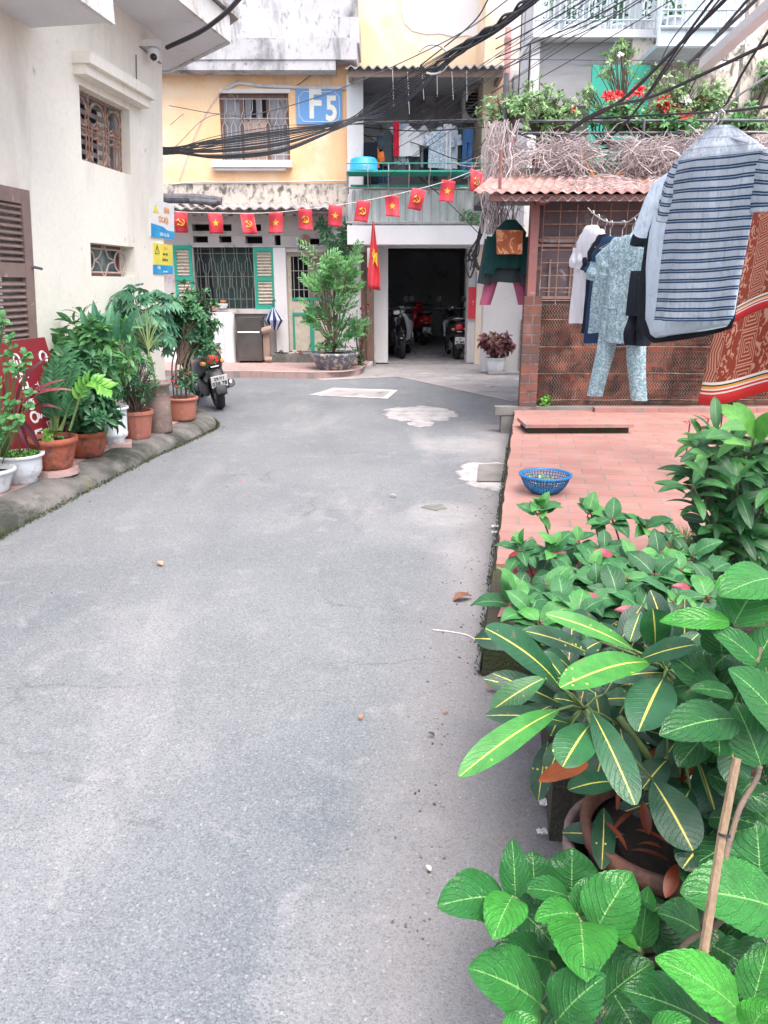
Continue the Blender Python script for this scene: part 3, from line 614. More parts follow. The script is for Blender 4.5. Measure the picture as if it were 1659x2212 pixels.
# small things on that wall
b = MB(); b.tube([LW(PL(300, 100)[0], PL(300, 100)[1], .01), LW(cu_-.05, PL(350, 140)[1], .01)], .006, 4); b.tube([LW(PL(292, 118)[0], PL(292, 118)[1], .01), LW(PL(293, 180)[0], PL(293, 180)[1], .01)], .005, 4); b.build('wall_wire', m_cable2, label='thin grey wires stapled to the cream wall around the security camera', cat='wire')
cu2, cz2 = PL(312, 118)
t = thing('security_camera', 'white round security camera under the eave of the cream house', 'security camera', LW(cu2, cz2, .05))
b = MB(); lbox(b, cu2-.08, cu2+.04, cz2+.06, cz2+.12, 0, .16); b.lathe([(.055, .06), (.055, .09)], LW(cu2, cz2, .1), 16); b.build('bracket', m_white, t)
b = MB(); b.lathe([(.0, -.075), (.03, -.07), (.055, -.045), (.062, -.01), (.06, .03), (.05, .06)], LW(cu2, cz2, .1), 18); b.build('body', m_white, t, smooth=True)
b = MB(); ce = LW(cu2, cz2-.025, .1); d = (O-ce).normalized(); Mq = d.to_track_quat('Z', 'Y').to_matrix(); b.lathe([(.036, .047), (.034, .058), (.0, .064)], ce, 16, M=Mq); b.build('lens', m_blackgloss, t, smooth=True)
LM = Mx(((.109*9.12, 0, .994, 0), (.994, 0, -.109, 0), (0, 1, 0, 0), (0, 0, 0, 1)))
LM = Mx(((.1093, 0, .994, 0), (.994, 0, -.1093, 0), (0, 1, 0, 0), (0, 0, 0, 1)))
def ltext(mb, st, u, z, size, off, mi=0, sx=1, bold=0):
    mb.text(st, size, Mx.Translation(LW(u, z, off)) @ LM, mi, sx, bold)
a0, a1 = PL(323, 470)[0], PL(374, 470)[0]; z1_, z0_ = PL(350, 436)[1], PL(350, 515)[1]
t = thing('notice_sign', 'white and blue slow-down notice on the cream wall corner, above the yellow notice', 'sign', LW((a0+a1)/2, z0_))
aw = a1-a0; zh = z1_-z0_
b = MB(); lbox(b, a0, a1, z0_, z1_, .0, .012); b.build('board', m_platew, t)
b = MB(); lbox(b, a0+.01, a1-.01, z0_, z0_+zh*.24, .0125, .016)
b.poly([LW(a0+.01, z0_+zh*.24, .0125), LW(a0+aw*.68, z0_+zh*.24, .0125), LW(a0+aw*.5, z0_+zh*.32, .0125), LW(a0+.01, z0_+zh*.36, .0125)], V((.0035, 0, 0))); b.build('blue_band', m_skysign, t)
b = MB(); b.poly([LW(a0+aw*.07, z0_+zh*.66, .0125), LW(a0+aw*.33, z0_+zh*.66, .0125), LW(a0+aw*.2, z0_+zh*.92, .0125)], V((.003, 0, 0))); b.build('warning_triangle', m_yellowsign, t)
b = MB(); ltext(b, 'GIẢM', a0+aw*.66, z0_+zh*.78, zh*.20, .014, 0, .85, .004); ltext(b, 'TỐC ĐỘ!', a0+aw*.52, z0_+zh*.5, zh*.20, .014, 0, .9, .004); b.build('lettering', m_orange, t)
b = MB(); ltext(b, '0985 512 358', a0+aw*.55, z0_+zh*.10, zh*.13, .0175, 0, .95); ltext(b, '!', a0+aw*.2, z0_+zh*.75, zh*.14, .0165); b.build('phone_number', m_platew, t)
a0, a1 = PL(330, 555)[0], PL(371, 555)[0]; z1_, z0_ = PL(350, 527)[1], PL(350, 592)[1]; aw = a1-a0; zh = z1_-z0_
t = thing('notice_sign', 'yellow caution notice with a blue foot on the cream wall corner', 'sign', LW((a0+a1)/2, z0_))
b = MB(); lbox(b, a0, a1, z0_+zh*.3, z1_, .0, .012); b.build('board', m_yellowsign, t)
b = MB(); lbox(b, a0, a1, z0_, z0_+zh*.297, .0, .012); b.build('blue_band', m_skysign, t)
b = MB(); ltext(b, 'CHÚ Ý', a0+aw*.62, z0_+zh*.86, zh*.13, .0135); b.build('red_lettering', m_orange, t)
b = MB(); ltext(b, 'KHU VỰC', a0+aw*.60, z0_+zh*.66, zh*.11, .0135); ltext(b, 'CẤM ĐỖ XE', a0+aw*.58, z0_+zh*.47, zh*.11, .0135, 0, .85); ltext(b, '!', a0+aw*.17, z0_+zh*.78, zh*.26, .0135)
b.tube([LW(a0+aw*.06, z0_+zh*.66, .014), LW(a0+aw*.28, z0_+zh*.66, .014), LW(a0+aw*.17, z0_+zh*.94, .014), LW(a0+aw*.06, z0_+zh*.66, .014)], .004, 4); b.build('lettering', m_blk_let, t)
b = MB(); ltext(b, 'Tuấn', a0+aw*.25, z0_+zh*.2, zh*.13, .0135); ltext(b, '0912 346 78', a0+aw*.6, z0_+zh*.08, zh*.08, .0135); b.build('white_lettering', m_platew, t)
# cable fixed to the eave
b = MB(); b.tube(spline([PT(360, 103, 8.1), PT(430, 70, 7.7), PT(485, 30, 7.3), PT(522, -8, 6.8)], 6), .022, 6); b.build('eave_cable', m_cable, label='thick dark cable rising past the eave corner of the cream house', cat='cable')
# leaning maroon board
t = thing('maroon_signboard', 'maroon signboard with white letters leaning sideways against the cream wall', 'signboard', LW(PL(45, 985)[0], .13, .1))
ub0, ub1 = PL(-45, 900)[0], PL(92, 900)[0]
def BD(a, c, off=0): return LW(ub0+(ub1-ub0)*a-.12*(1-c)*a*0, .13+.98*c, .30-.26*c+off)
b = MB(); b.add([BD(0, 0), BD(1, 0), BD(1, 1), BD(0, 1), BD(0, 0, .02), BD(1, 0, .02), BD(1, 1, .02), BD(0, 1, .02)], [(0, 1, 2, 3), (4, 5, 6, 7), (0, 1, 5, 4), (1, 2, 6, 5), (2, 3, 7, 6), (3, 0, 4, 7)]); b.build('board', m_maroon, t)
ex = (BD(1, 0)-BD(0, 0)).normalized(); ey = (BD(0, 1)-BD(0, 0)).normalized(); ez_ = ex.cross(ey)
def BM(a, c): 
    m = Mx.Identity(4); p = BD(a, c, .024)
    for i in range(3): m[i][0] = -ey[i]; m[i][1] = ex[i]; m[i][2] = ez_[i]; m[i][3] = p[i]
    return m
b = MB(); b.text('GIẶT ĐỒ DA', .15, BM(.42, .5), 0, .95, .004); b.text('Tiệm Giày Da', .072, BM(.62, .45)); b.text('Sửa giày dép', .06, BM(.72, .5))
qm = BM(.86, .84)
b.lathe([(.05, 0), (.05, .003), (.028, .003), (.028, 0)], (0, 0, 0), 20, M=None) if False else None
b.tube([qm @ V((.045*math.cos(q), .05*math.sin(q), .002)) for q in [.5+4.9*i/16 for i in range(17)]], .011, 5)
b.build('lettering', m_platew, t)
# ================= yellow house (sign F5)
FY = 15.5
def FP(Y): return lambda u, z, off=0: V((u, Y-off, z))
def FM(x, z, Y): return Mx.Translation((x, Y, z)) @ Mx(((1, 0, 0, 0), (0, 0, -1, 0), (0, 1, 0, 0), (0, 0, 0, 1)))
yh = thing('yellow_house', 'yellow limewashed house with green shuttered ground floor beyond the bend', 'house', (-2.5, FY, 0))
F = lambda x0, y0, x1, y1, Y=FY: FR(x0, y0, x1, y1, Y)
wa = F(476, 200, 625, 347); XR = PY(757, 300, FY).x; XL = -7.0
zt = PY(600, 130, FY).z; zm = PY(600, 455, FY).z; zy = PY(600, 397, FY).z
b = MB(); b.wall(FP(FY), (XL, XR), (zy, zt+.1), [wa], .22); b.add([V((XR, FY, zy)), V((XR, FY+3, zy)), V((XR, FY+3, zt)), V((XR, FY, zt))], [(0, 1, 2, 3)])
b.build('upper_wall', m_yellow, yh)
b = MB(); b.bb(XL, XR+.01, FY-.012, FY+.3, zm-.1, zy); b.build('mouldy_band', m_stain, yh)
# cornice parapet and grey storey above
a = F(405, 83, 768, 130, 15.15)
b = MB(); b.bb(XL, a[1]+.02, 15.1, 16.6, a[2]-.0, a[3]); b.bb(XL, a[1]-.35, 15.12, 15.5, a[2]-.16, a[2]-.003); b.bb(PY(730, 70, 15.4).x, a[1]+.06, 15.4, 16.7, a[3], a[3]+.4); b.build('cornice', m_grey, yh)
b = MB(); b.bb(XL, PY(772, 30, 16.2).x, 16.2, 20, a[3]-.1, 8.5); b.build('top_storey', m_grey, yh)
# upper window
wo = MB(); X0, X1, Z0, Z1_ = wa
for (p, q, r_, s_) in ((X0, X0+.06, Z0, Z1_), (X1-.06, X1, Z0, Z1_), (X0+.06, X1-.06, Z1_-.07, Z1_), (X0+.36, X0+.42, Z0, Z1_-.07), (X1-.42, X1-.36, Z0, Z1_-.07)): wo.bb(p, q, FY+.08, FY+.15, r_, s_)
w = wo.build('window', m_brownwood, yh)
for p, q in ((X0+.06, X0+.36), (X1-.36, X1-.06)): b = MB(); b.bb(p, q, FY+.10, FY+.13, Z0, Z1_-.07); b.build('shutter', m_greywood, w)
b = MB(); b.bb(X0+.42, X1-.42, FY+.05, FY+.075, Z0+.46, Z1_-.43); b.box(((X0+X1)/2, FY+.06, Z0+.23), (X1-X0-.84, .03, .42), Mx.Rotation(.02, 3, 'Y')); b.build('plywood', m_ply, w)
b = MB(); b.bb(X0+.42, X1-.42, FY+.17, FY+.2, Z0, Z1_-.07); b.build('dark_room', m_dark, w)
b = MB()
for k in range(4): 
    p = X0+.45+k*.20; b.bb(p, p+.11, FY+.12, FY+.14, Z1_-.4, Z1_-.08)
b.build('curtain', m_greywood, w)
b = MB(); n = 8
for k in range(n):
    x = X0+(X1-X0)*(k+.5)/n; s_ = .045
    b.tube([(x-s_, FY+.03, Z0), (x-s_, FY+.03, Z1_-.55), (x, FY+.03, Z1_-.47), (x, FY+.03, Z1_-.36), (x+s_, FY+.03, Z1_-.28), (x+s_, FY+.03, Z1_-.08)], .007, 4)
    b.tube([(x+s_, FY+.03, Z0+.3), (x+s_, FY+.03, Z1_-.55), (x, FY+.03, Z1_-.47)], .007, 4)
for z in (Z0+.1, Z1_-.42, Z1_-.1): b.tube([(X0, FY+.02, z), (X1, FY+.02, z)], .008, 4)
b.build('grille', m_iron, w)
sa = F(460, 348, 632, 363); b = MB(); b.bb(sa[0], sa[1], FY-.14, FY, sa[2], sa[3]); b.bb(sa[0]+.03, sa[1]-.12, FY-.1, FY, sa[2]-.05, sa[2]-.003); b.build('sill', m_wwall, w)
b = MB(); hd = F(474, 195, 627, 201); b.bb(hd[0], hd[1], FY-.02, FY-.0, hd[2], hd[3]+.02); b.build('lintel', m_wwall, w)
# F5 sign
sa = F(640, 192, 739, 270)
t = thing('house_number_sign', 'blue square sign reading F5 high on the yellow wall', 'sign', ((sa[0]+sa[1])/2, FY-.03, sa[2]))
b = MB(); b.bb(sa[0], sa[1], FY-.035, FY-.005, sa[2], sa[3]); b.build('board', m_blueplate, t)
b = MB(); b.text('F', .66, FM(sa[0]+.34, (sa[2]+sa[3])/2+.02, FY-.037), 0, .80, .018); b.text('5', .56, FM(sa[0]+.64, (sa[2]+sa[3])/2-.05, FY-.037), 0, .80, .016)
i_ = .05; c_ = .09; q = [(sa[0]+i_+c_, sa[2]+i_), (sa[1]-i_-c_, sa[2]+i_), (sa[1]-i_-c_*.3, sa[2]+i_+c_*.3), (sa[1]-i_, sa[2]+i_+c_), (sa[1]-i_, sa[3]-i_-c_), (sa[1]-i_-c_, sa[3]-i_), (sa[0]+i_+c_, sa[3]-i_), (sa[0]+i_, sa[3]-i_-c_), (sa[0]+i_, sa[2]+i_+c_), (sa[0]+i_+c_, sa[2]+i_)]
b.build('lettering', m_pale_let, t); b = MB()
b.tube([(x, FY-.037, z) for x, z in q], .006, 4); b.build('border_line', m_pale_let, t)
# pipes and wires fixed on the yellow wall
def fline(name, lab, cat, pts, r, m, grp=None, Y=FY-.03, n=6, sm=5):
    b = MB(); P = [PY(x, y, Y) for x, y in pts]; b.tube(spline(P, sm) if sm else P, r, n); return b.build(name, m, label=lab, cat=cat, group=grp)
fline('white_conduit', 'white bent conduit running above the F5 sign and the upper window', 'conduit', [(488, 192), (512, 180), (530, 180), (560, 184), (640, 188), (765, 190)], .03, m_pipe)
fline('wall_wire', 'thin white wire slanting down the yellow wall left of the upper window', 'wire', [(386, 390), (430, 270), (476, 200), (496, 186), (512, 172)], .008, m_pipe)
fline('wall_wire', 'thin white wire along the top of the mouldy band under the yellow wall', 'wire', [(372, 398), (420, 394), (500, 394), (600, 393), (700, 391), (757, 390)], .013, m_pipe)
fline('wall_wire', 'short wire looping down from the cornice above the F5 sign', 'wire', [(690, 100), (680, 150), (655, 175), (640, 185)], .007, m_cable2)
# awning of the ground floor
aw0 = PY(360, 452, 14.9).x; aw1 = PY(700, 455, 14.9).x
def corr(mb, x0, x1, y0, z0, y1, z1, pitch, amp, th=.012, mi=0, n=None, skew=0):
    n = n or int((x1-x0)/pitch*8)
    def fn(off): return lambda a, c: V((x0+(x1-x0)*a+skew*c, y0+(y1-y0)*c, z0+(z1-z0)*c+amp*math.sin(2*PI*(x0+(x1-x0)*a)/pitch)+off+.01*NZ.noise(V((a*9, c*3, 1)))))
    mb.grid(fn(0), n, 4, mi); mb.grid(fn(th), n, 4, mi)
    vs = []
    for i in range(n+1): vs += [fn(0)(i/n, 0), fn(th)(i/n, 0)]
    mb.add(vs, [(2*i, 2*i+2, 2*i+3, 2*i+1) for i in range(n)], None, mi)
b = MB(); za = PY(500, 451, 14.85).z; corr(b, XL, PY(735, 455, 14.85).x, 14.85, za, 15.5, za+.14, .19, .022, .02); b.build('awning', m_tin_grey, yh)
b = MB(); b.tube([(XL, 15.0, za-.04), (PY(725, 460, 15).x, 15.0, za-.04)], .03, 6); b.build('awning_beam', m_greywood, yh)
b = MB(); p0 = PY(372, 430, 15.1); p1 = PY(478, 436, 15.1)
b.tube([p0+V((-1, 0, .02)), p0.lerp(p1, .5)+V((0, 0, .03)), p1], .085, 12); b.tube([p0.lerp(p1, .4)+V((0, -.16, -.03)), p1+V((-.05, -.14, -.03))], .05, 10)
b.build('rolled_tarpaulin', m_cable2, label='rolled dark grey tarpaulin lying on the awning of the yellow house', cat='tarpaulin')
# ground floor wall with vent openings
vents = []
for (x0, y0, x1, y1) in ((484, 484, 579, 503), (484, 511, 526, 528), (542, 511, 580, 528), (596, 484, 640, 503), (596, 511, 641, 530), (662, 505, 690, 520), (710, 513, 775, 530), (712, 488, 770, 500)):
    vents.append(F(x0, y0, x1, y1))
# first column pairs measured at the facade: shift to picture columns 416-680
vents = [F(*q) for q in ((415, 484, 459, 499), (464, 484, 500, 499), (417, 510, 449, 524), (473, 510, 500, 524), (530, 484, 564, 499), (530, 510, 567, 526), (593, 505, 606, 530), (645, 515, 690, 528))]
gw = F(420, 533, 549, 667); dr = F(622, 545, 722, 773)
XG = PY(793, 650, FY).x; 
b = MB(); b.wall(FP(FY), (XL, XG), (.1, zm-.1), vents+[gw, (dr[0], dr[1], .1, dr[3])], .28); b.build('ground_wall', m_gwall, yh)
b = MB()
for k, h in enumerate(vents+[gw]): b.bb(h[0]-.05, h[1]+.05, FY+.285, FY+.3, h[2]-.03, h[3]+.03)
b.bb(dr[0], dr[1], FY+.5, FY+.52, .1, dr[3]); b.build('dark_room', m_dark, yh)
b = MB(); b.fbox(416, 505, 645, 508, FY-.03, .03); b.fbox(416, 530, 700, 534, FY-.04, .04); b.build('ledge', m_gwall, yh)
b = MB(); pl = F(594, 535, 620, 773, FY-.06); b.bb(pl[0], pl[1], FY-.06, FY, .1, pl[3]); q = F(690, 535, 790, 773, FY-.03); b.bb(q[0]+.3, q[1], FY-.03, FY-.001, .1, zm-.35); b.build('pilaster', m_wwall, yh)
# ground window
X0, X1, Z0, Z1_ = gw
b = MB()
for (p, q, r_, s_) in ((X0, X0+.05, Z0, Z1_), (X1-.05, X1, Z0, Z1_), (X0+.05, X1-.05, Z1_-.05, Z1_), (X0+.33, X0+.42, Z0, Z1_-.05), (X0+.05, X1-.05, Z0, Z0+.05)): b.bb(p, q, FY+.1, FY+.17, r_, s_)
w = b.build('window', m_darkgreen, yh)
b = MB(); b.bb(X0+.42, X1-.05, FY+.13, FY+.14, Z0+.05, Z1_-.05); b.build('pane', m_darkgreen, w)
b = MB(); 
for k in range(10):
    x = X0+(X1-X0)*(k+.5)/10; s_ = .03 if k % 2 else -.03
    b.tube([(x, FY+.05, Z0), (x, FY+.05, Z0+.35), (x+s_, FY+.05, Z0+.42), (x+s_, FY+.05, Z0+.65), (x, FY+.05, Z0+.72), (x, FY+.05, Z1_-.3), (x-s_, FY+.05, Z1_-.22), (x-s_, FY+.05, Z1_)], .007, 4)
    b.tube([(x+.05, FY+.05, Z0+.2+.1*(k % 3)), (x+.05, FY+.05, Z1_-.2-.1*(k % 2))], .006, 4)
for z in (Z0+.18, Z0+.6, Z1_-.12): b.tube([(X0, FY+.04, z), (X1, FY+.04, z)], .006, 4)
b.build('grille', pm('dull_green_grey_iron', (.22, .24, .22), (.15, .17, .16), 20, .6, .1, 80), w)
def shutter(mb_f, mb_s, a, Y):
    x0, x1, z0, z1 = a; f = .055
    for (p, q, r_, s_) in ((x0, x0+f, z0, z1), (x1-f, x1, z0, z1), (x0+f, x1-f, z1-f*1.3, z1), (x0+f, x1-f, z0, z0+f*1.6), (x0+f, x1-f, (z0+z1)/2-.04, (z0+z1)/2+.04)): mb_f.bb(p, q, Y-.04, Y-.005, r_, s_)
    for (za_, zb_) in ((z0+f*1.6, (z0+z1)/2-.04), ((z0+z1)/2+.04, z1-f*1.3)):
        n = max(6, int((zb_-za_)/.055))
        for k in range(n):
            z = za_+(zb_-za_)*(k+.5)/n; mb_s.box(((x0+x1)/2, Y-.022, z), (x1-x0-2*f, .034, .008), Mx.Rotation(.75, 3, 'X'))
    mb_s.bb(x0+f, x1-f, Y-.006, Y-.003, z0, z1)
for nm, a in (('left', F(379, 530, 418, 672)), ('right', F(551, 535, 594, 668))):
    f_, s_ = MB(), MB(); shutter(f_, s_, a, FY); o_ = f_.build('shutter', m_green, yh); s_.build('slats', m_cream_slat, o_)
b = MB(); q = F(418, 668, 595, 677); b.bb(q[0]-.4, q[1], FY-.12, FY-.001, q[2], q[3]); b.build('sill', m_gwall, yh)
# door
X0, X1, _, Z1_ = dr; zb = .27
b = MB(); b.bb(X0, X0+.07, FY+.1, FY+.18, zb, Z1_); b.bb(X1-.07, X1, FY+.1, FY+.18, zb, Z1_); b.bb(X0+.07, X1-.07, FY+.1, FY+.18, Z1_-.07, Z1_)
b.bb(X0+.07, X1-.07, FY+.11, FY+.15, zb, zb+.97); d = b.build('door', m_cream_slat, yh)
b = MB(); zz = zb+.97
for (p, q, r_, s_) in ((X0+.07, X1-.07, zz, zz+.05), (X0+.07, X1-.07, zz-.28, zz-.23), ((X0+X1)/2-.04, (X0+X1)/2+.04, zb, zz-.28), (X0+.07, X0+.11, zb, zz-.28), ((X0+X1)/2-.04, (X0+X1)/2+.04, zz-.23, zz)): b.bb(p, q, FY+.09, FY+.112, r_, s_)
b.build('rails', m_green, d)
b = MB(); b.bb(X0+.38, X1-.08, FY+.22, FY+.25, zz+.05, Z1_-.07); b.build('inner_leaf', m_ply, d)
b = MB()
for k in range(8): x = X0+.07+(X1-X0-.14)*(k+.5)/8; b.tube([(x, FY+.12, zz+.05), (x, FY+.12, Z1_-.07)], .007, 4)
for z in (zz+.2, zz+.55, zz+.95): b.tube([(X0+.07, FY+.12, z), (X1-.07, FY+.12, z)], .007, 4)
b.build('bars', m_iron, d)
b = MB(); q = F(588, 775, 700, 790, 15.1); b.bb(q[0], q[1]+.5, 15.0, FY+.3, .09, .26); b.build('doorstep', m_conc, yh)
sa = F(646, 526, 667, 539)
t = thing('number_plate', 'small dark plate numbered 166 above the door of the yellow house', 'number plate', ((sa[0]+sa[1])/2, FY-.05, sa[2]))
b = MB(); b.bb(sa[0], sa[1], FY-.06, FY-.045, sa[2], sa[3]); b.build('plate', m_blackgloss, t)
b = MB(); b.text('166', .13, FM((sa[0]+sa[1])/2, (sa[2]+sa[3])/2, FY-.061)); b.build('digits', m_platew, t)
c = PY(659, 518, FY-.05)
b = MB(); b.lathe([(0, 0), (.10, 0), (.10, .02), (.06, .035), (.05, .02), (0, .03)], c, 20, M=Mx.Rotation(PI/2, 3, 'X')); b.build('round_ornament', m_rust, label='round dark metal ornament above the 166 plate', cat='ornament')
b = MB(); b.lathe([(0, -.05), (.05, -.02), (.05, .02), (0, .05)], PY(463, 566, FY+.22), 12); b.build('room_lamp', m_bulb, label='small lit lamp shining inside the ground floor window', cat='lamp')
# ================= garage building with balcony
gb = thing('garage_building', 'white fronted building with an open garage below and a cluttered balcony above', 'building', (1.2, 16, 0))
GY = 15.9
go = F(838, 535, 1010, 778, GY)
b = MB()
pz_top = PY(900, 520, GY).z+.15
a0 = PY(806, 650, GY).x
b.bb(a0, go[0], GY-.2, GY+.35, 0, pz_top); b.bb(go[1], PY(1046, 650, GY).x, GY-.15, GY+.35, 0, pz_top); b.bb(go[0], go[1], GY, GY+.3, go[3], pz_top)
b.build('pillars', m_wwall, gb)
b = MB(); x0, x1 = go[0]-.25, go[1]+.6; yb = 24.0
b.bb(x0-.1, x0, GY+.35, yb, 0, 2.75); b.bb(x1, x1+.1, GY+.35, yb, 0, 2.75); b.bb(x0, x1, yb, yb+.1, 0, 2.75); b.bb(x0, x1, GY+.3, yb, 2.45, 2.75)
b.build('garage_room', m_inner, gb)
b = MB(); b.bb(x0, x1, GY-.2, yb, .004, .03); b.build('garage_floor', m_apron, gb)
b = MB(); bm = F(750, 487, 1062, 528, 14.95); b.bb(bm[0], PY(1060, 505, 14.95).x, 14.95, 16.3, bm[2], bm[3]); b.build('beam', m_white, gb)
# balcony room
bz0 = bm[3]; rz = PY(900, 150, 14.95).z; bx0 = XR+.02; bx1 = PY(1088, 250, 15.0).x
b = MB(); b.bb(bx0, bx1+.3, 17.0, 17.1, bz0, rz+.3); b.bb(bx0, bx0+.1, 15.5, 17.0, bz0, rz); b.bb(bx1+.2, bx1+.3, 15.3, 17.0, bz0, rz); b.bb(bx0, bx1, 15.2, 17.0, rz+.02, rz+.1)
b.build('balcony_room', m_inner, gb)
b = MB(); q = F(885, 200, 930, 290, 16.95); b.bb(q[0], q[1]-.1, 16.93, 16.98, bz0+.5, q[3]); q = F(940, 165, 1040, 300, 16.9); b.bb(q[0], q[1]-.2, 16.92, 16.97, bz0+.6, q[3]-.1); b.build('inner_door', m_greywood, gb)
b = MB(); q = F(750, 180, 785, 440, 15.3); b.bb(q[0], q[1], 15.3, 15.5, bz0, rz); b.build('side_wall', m_wwall, gb)
b = MB(); corr(b, PY(746, 140, 14.7).x, PY(1092, 140, 14.7).x, 14.7, PY(900, 146, 14.7).z, 16.8, PY(900, 146, 14.7).z+.45, .15, .025, .02); b.build('balcony_roof', m_tin_grey, gb)
b = MB(); q = F(752, 148, 1088, 166, 14.85); b.bb(q[0], q[1], 14.85, 14.9, q[2], q[3]-.03); b.bb(q[0], q[0]+.06, 14.9, 16.5, q[2], q[2]+.1); b.bb(q[1]-.06, q[1], 14.9, 16.5, q[2], q[2]+.1); b.build('roof_batten', m_ply, gb)
# panel of striped sheeting behind railing
q = F(760, 408, 1040, 484, 15.1)
b = MB(); b.grid(lambda u, v: V((q[0]+(q[1]-q[0])*u, 15.12+.03*math.sin(u*60)+.03*NZ.noise(V((u*8, v*3, 0))), q[2]+(q[3]-q[2]-.02)*v)), 90, 4)
m_sheet = pm('pale_green_plastic_sheet', (.60, .66, .63), (.72, .72, .72), 2.2, .5, .1, 30, stretch=(1, 1, .4), st=((.30, .34, .31), 4, .56, .72, (1, 1, .3)))
b.build('plastic_sheeting', m_sheet, gb, smooth=True)
b = MB(); rx0, rx1 = q[0]-.1, q[1]+.15
for z in (q[2]+.02, q[3]): b.tube([(rx0, 15.0, z), (rx1, 15.0, z)], .018, 5)
n = 17
for k in range(n+1): x = rx0+(rx1-rx0)*k/n; b.tube([(x, 15.0, q[2]), (x, 15.0, q[3])], .008, 4)
b.build('railing', m_iron, gb)
b = MB(); q2 = F(757, 396, 1055, 404, 15.0); b.bb(q2[0], q2[1], 15.02, 15.06, q2[2], q2[3]-.02); b.build('lower_band', m_green, gb)
# wire shelf hung outside the balcony
sh = thing('balcony_shelf', 'green iron shelf hung outside the balcony railing over the garage', 'shelf', PY(900, 375, 14.6))
b = MB(); z_ = PY(900, 373, 14.6).z; sx0, sx1 = PY(750, 372, 14.6).x, PY(1062, 372, 14.6).x
for k in range(6): b.tube([(sx0, 14.45+k*.11, z_), (sx1, 14.45+k*.11, z_)], .012, 4)
b.tube([(sx0, 14.45, z_+.13), (sx1, 14.45, z_+.13)], .010, 4)
b.build('long_bars', m_green, sh)
b = MB()
for k in range(8):
    x = sx0+(sx1-sx0)*k/7; b.tube([(x, 14.45, z_+.13), (x, 14.45, z_), (x, 15.0, z_-.02), (x, 15.0, z_-.3), (x, 14.45, z_)], .010, 4)
b.build('brackets', m_iron, sh)
b = MB(); b.bb(PY(820, 370, 14.6).x, PY(1000, 370, 14.6).x, 14.5, 14.95, z_+.012, z_+.03); b.build('mat', m_green, sh)
tb = thing('plastic_tub', 'upturned bright blue plastic tub on the end of the green balcony shelf', 'tub', PY(785, 370, 14.72))
b = MB(); c = PY(786, 370, 14.72); c.z = z_+.015; b.lathe([(.265, 0), (.265, .02), (.25, .03), (.235, .2), (.20, .235), (0, .24)], c, 28); b.build('shell', m_tub, tb, smooth=True)
b = MB(); b.lathe([(.265, 0), (.28, .01), (.275, .03), (.25, .032)], c, 28); b.build('rim', m_tub, tb)
# storeys above
b = MB(); tw = F(772, -20, 1052, 130, 16.95); b.bb(PY(770, 60, 16.95).x, PY(1048, 60, 16.95).x, 17.0, 19, rz+.3, 9); b.build('upper_wall', m_yellow2, gb)
b = MB(); b.poly([PY(x, y, 16.985) for x, y in ((866, -40), (868, 20), (874, 50), (890, 66), (920, 74), (950, 72), (985, 80), (1010, 76), (1040, 84), (1046, -40))], (0, .01, 0)); b.build('whitewashed_patch', m_white, gb)
b = MB(); q = F(1046, -30, 1148, 300, 15.6); b.bb(q[0], PY(1150, 100, 15.6).x+.4, 15.6, 18, 0, 9); b.build('corner_wall', m_yellow2, gb)
b = MB(); q = F(1098, 165, 1150, 230, 15.55); b.bb(q[0], q[1]+.4, 15.55, 15.59, bz0, q[3]+.1); b.build('bare_corner', m_wwall, gb)
t = thing('air_conditioner', 'dusty air conditioner unit with round fan at the back of the balcony', 'air conditioner', PY(1030, 260, 16.5))
b = MB(); q = F(1000, 196, 1072, 258, 16.5); b.bb(q[0], q[1], 16.5, 16.85, q[2], q[3]); b.build('casing', m_wwall, t)
b = MB(); c = PY(1033, 228, 16.49); b.lathe([(0, 0), (.24, 0), (.25, .02), (.23, .02)], c, 24, M=Mx.Rotation(PI/2, 3, 'X')); b.build('fan', m_dark, t)
b = MB()
for k in range(9): z = c.z-.22+.055*k; h = math.sqrt(max(0, .24**2-(z-c.z)**2)); b.tube([(c.x-h, 16.465, z), (c.x+h, 16.465, z)], .006, 4)
b.build('fan_grille', m_iron, t)
b = MB(); q = F(800, 120, 850, 150, 16.97)
t = thing('rain_pipe', 'pinkish brown rain pipe running down beside the yellow corner wall', 'pipe', PY(1095, 300, 15.2))
b = MB(); b.tube([PY(1098, 60, 15.2), PY(1093, 250, 15.2), PY(1088, 330, 15.2)], .055, 10); b.build('pipe_run', m_pinkpipe, t, smooth=True)
b = MB(); b.lathe([(.065, -.05), (.065, .05)], PY(1097, 90, 15.2), 12); b.lathe([(.065, -.05), (.065, .05)], PY(1094, 190, 15.2), 12); b.build('collar', m_pinkpipe, t)
# lit tube in the garage, boxes on the garage pillar
t = thing('tube_lamp', 'lit fluorescent tube under the garage ceiling by the right pillar', 'lamp', PY(1005, 560, 16.9))
b = MB(); p = PY(1012, 566, 17.0); b.tube([p, p+V((.1, .9, 0))], .03, 8); b.build('tube', m_lit, t)
b = MB(); b.tube([p+V((0, 0, .05)), p+V((.1, .9, .05))], .035, 6); b.build('holder', m_white, t)
q = F(1012, 620, 1036, 688, GY-.2); t = thing('red_poster_board', 'red board fixed on the right garage pillar under the blue box', 'board', ((q[0]+q[1])/2, GY-.2, q[2]))
b = MB(); b.bb(q[0], q[1]-.02, GY-.22, GY-.16, q[2], q[3]); b.build('panel', m_flagr, t)
b = MB(); b.text('!', .12, FM(q[0]+.09, (q[2]+q[3])/2, GY-.222)); b.bb(q[1]-.07, q[1]-.03, GY-.225, GY-.221, (q[2]+q[3])/2-.08, (q[2]+q[3])/2+.08); b.build('mark', m_pale_let, t)
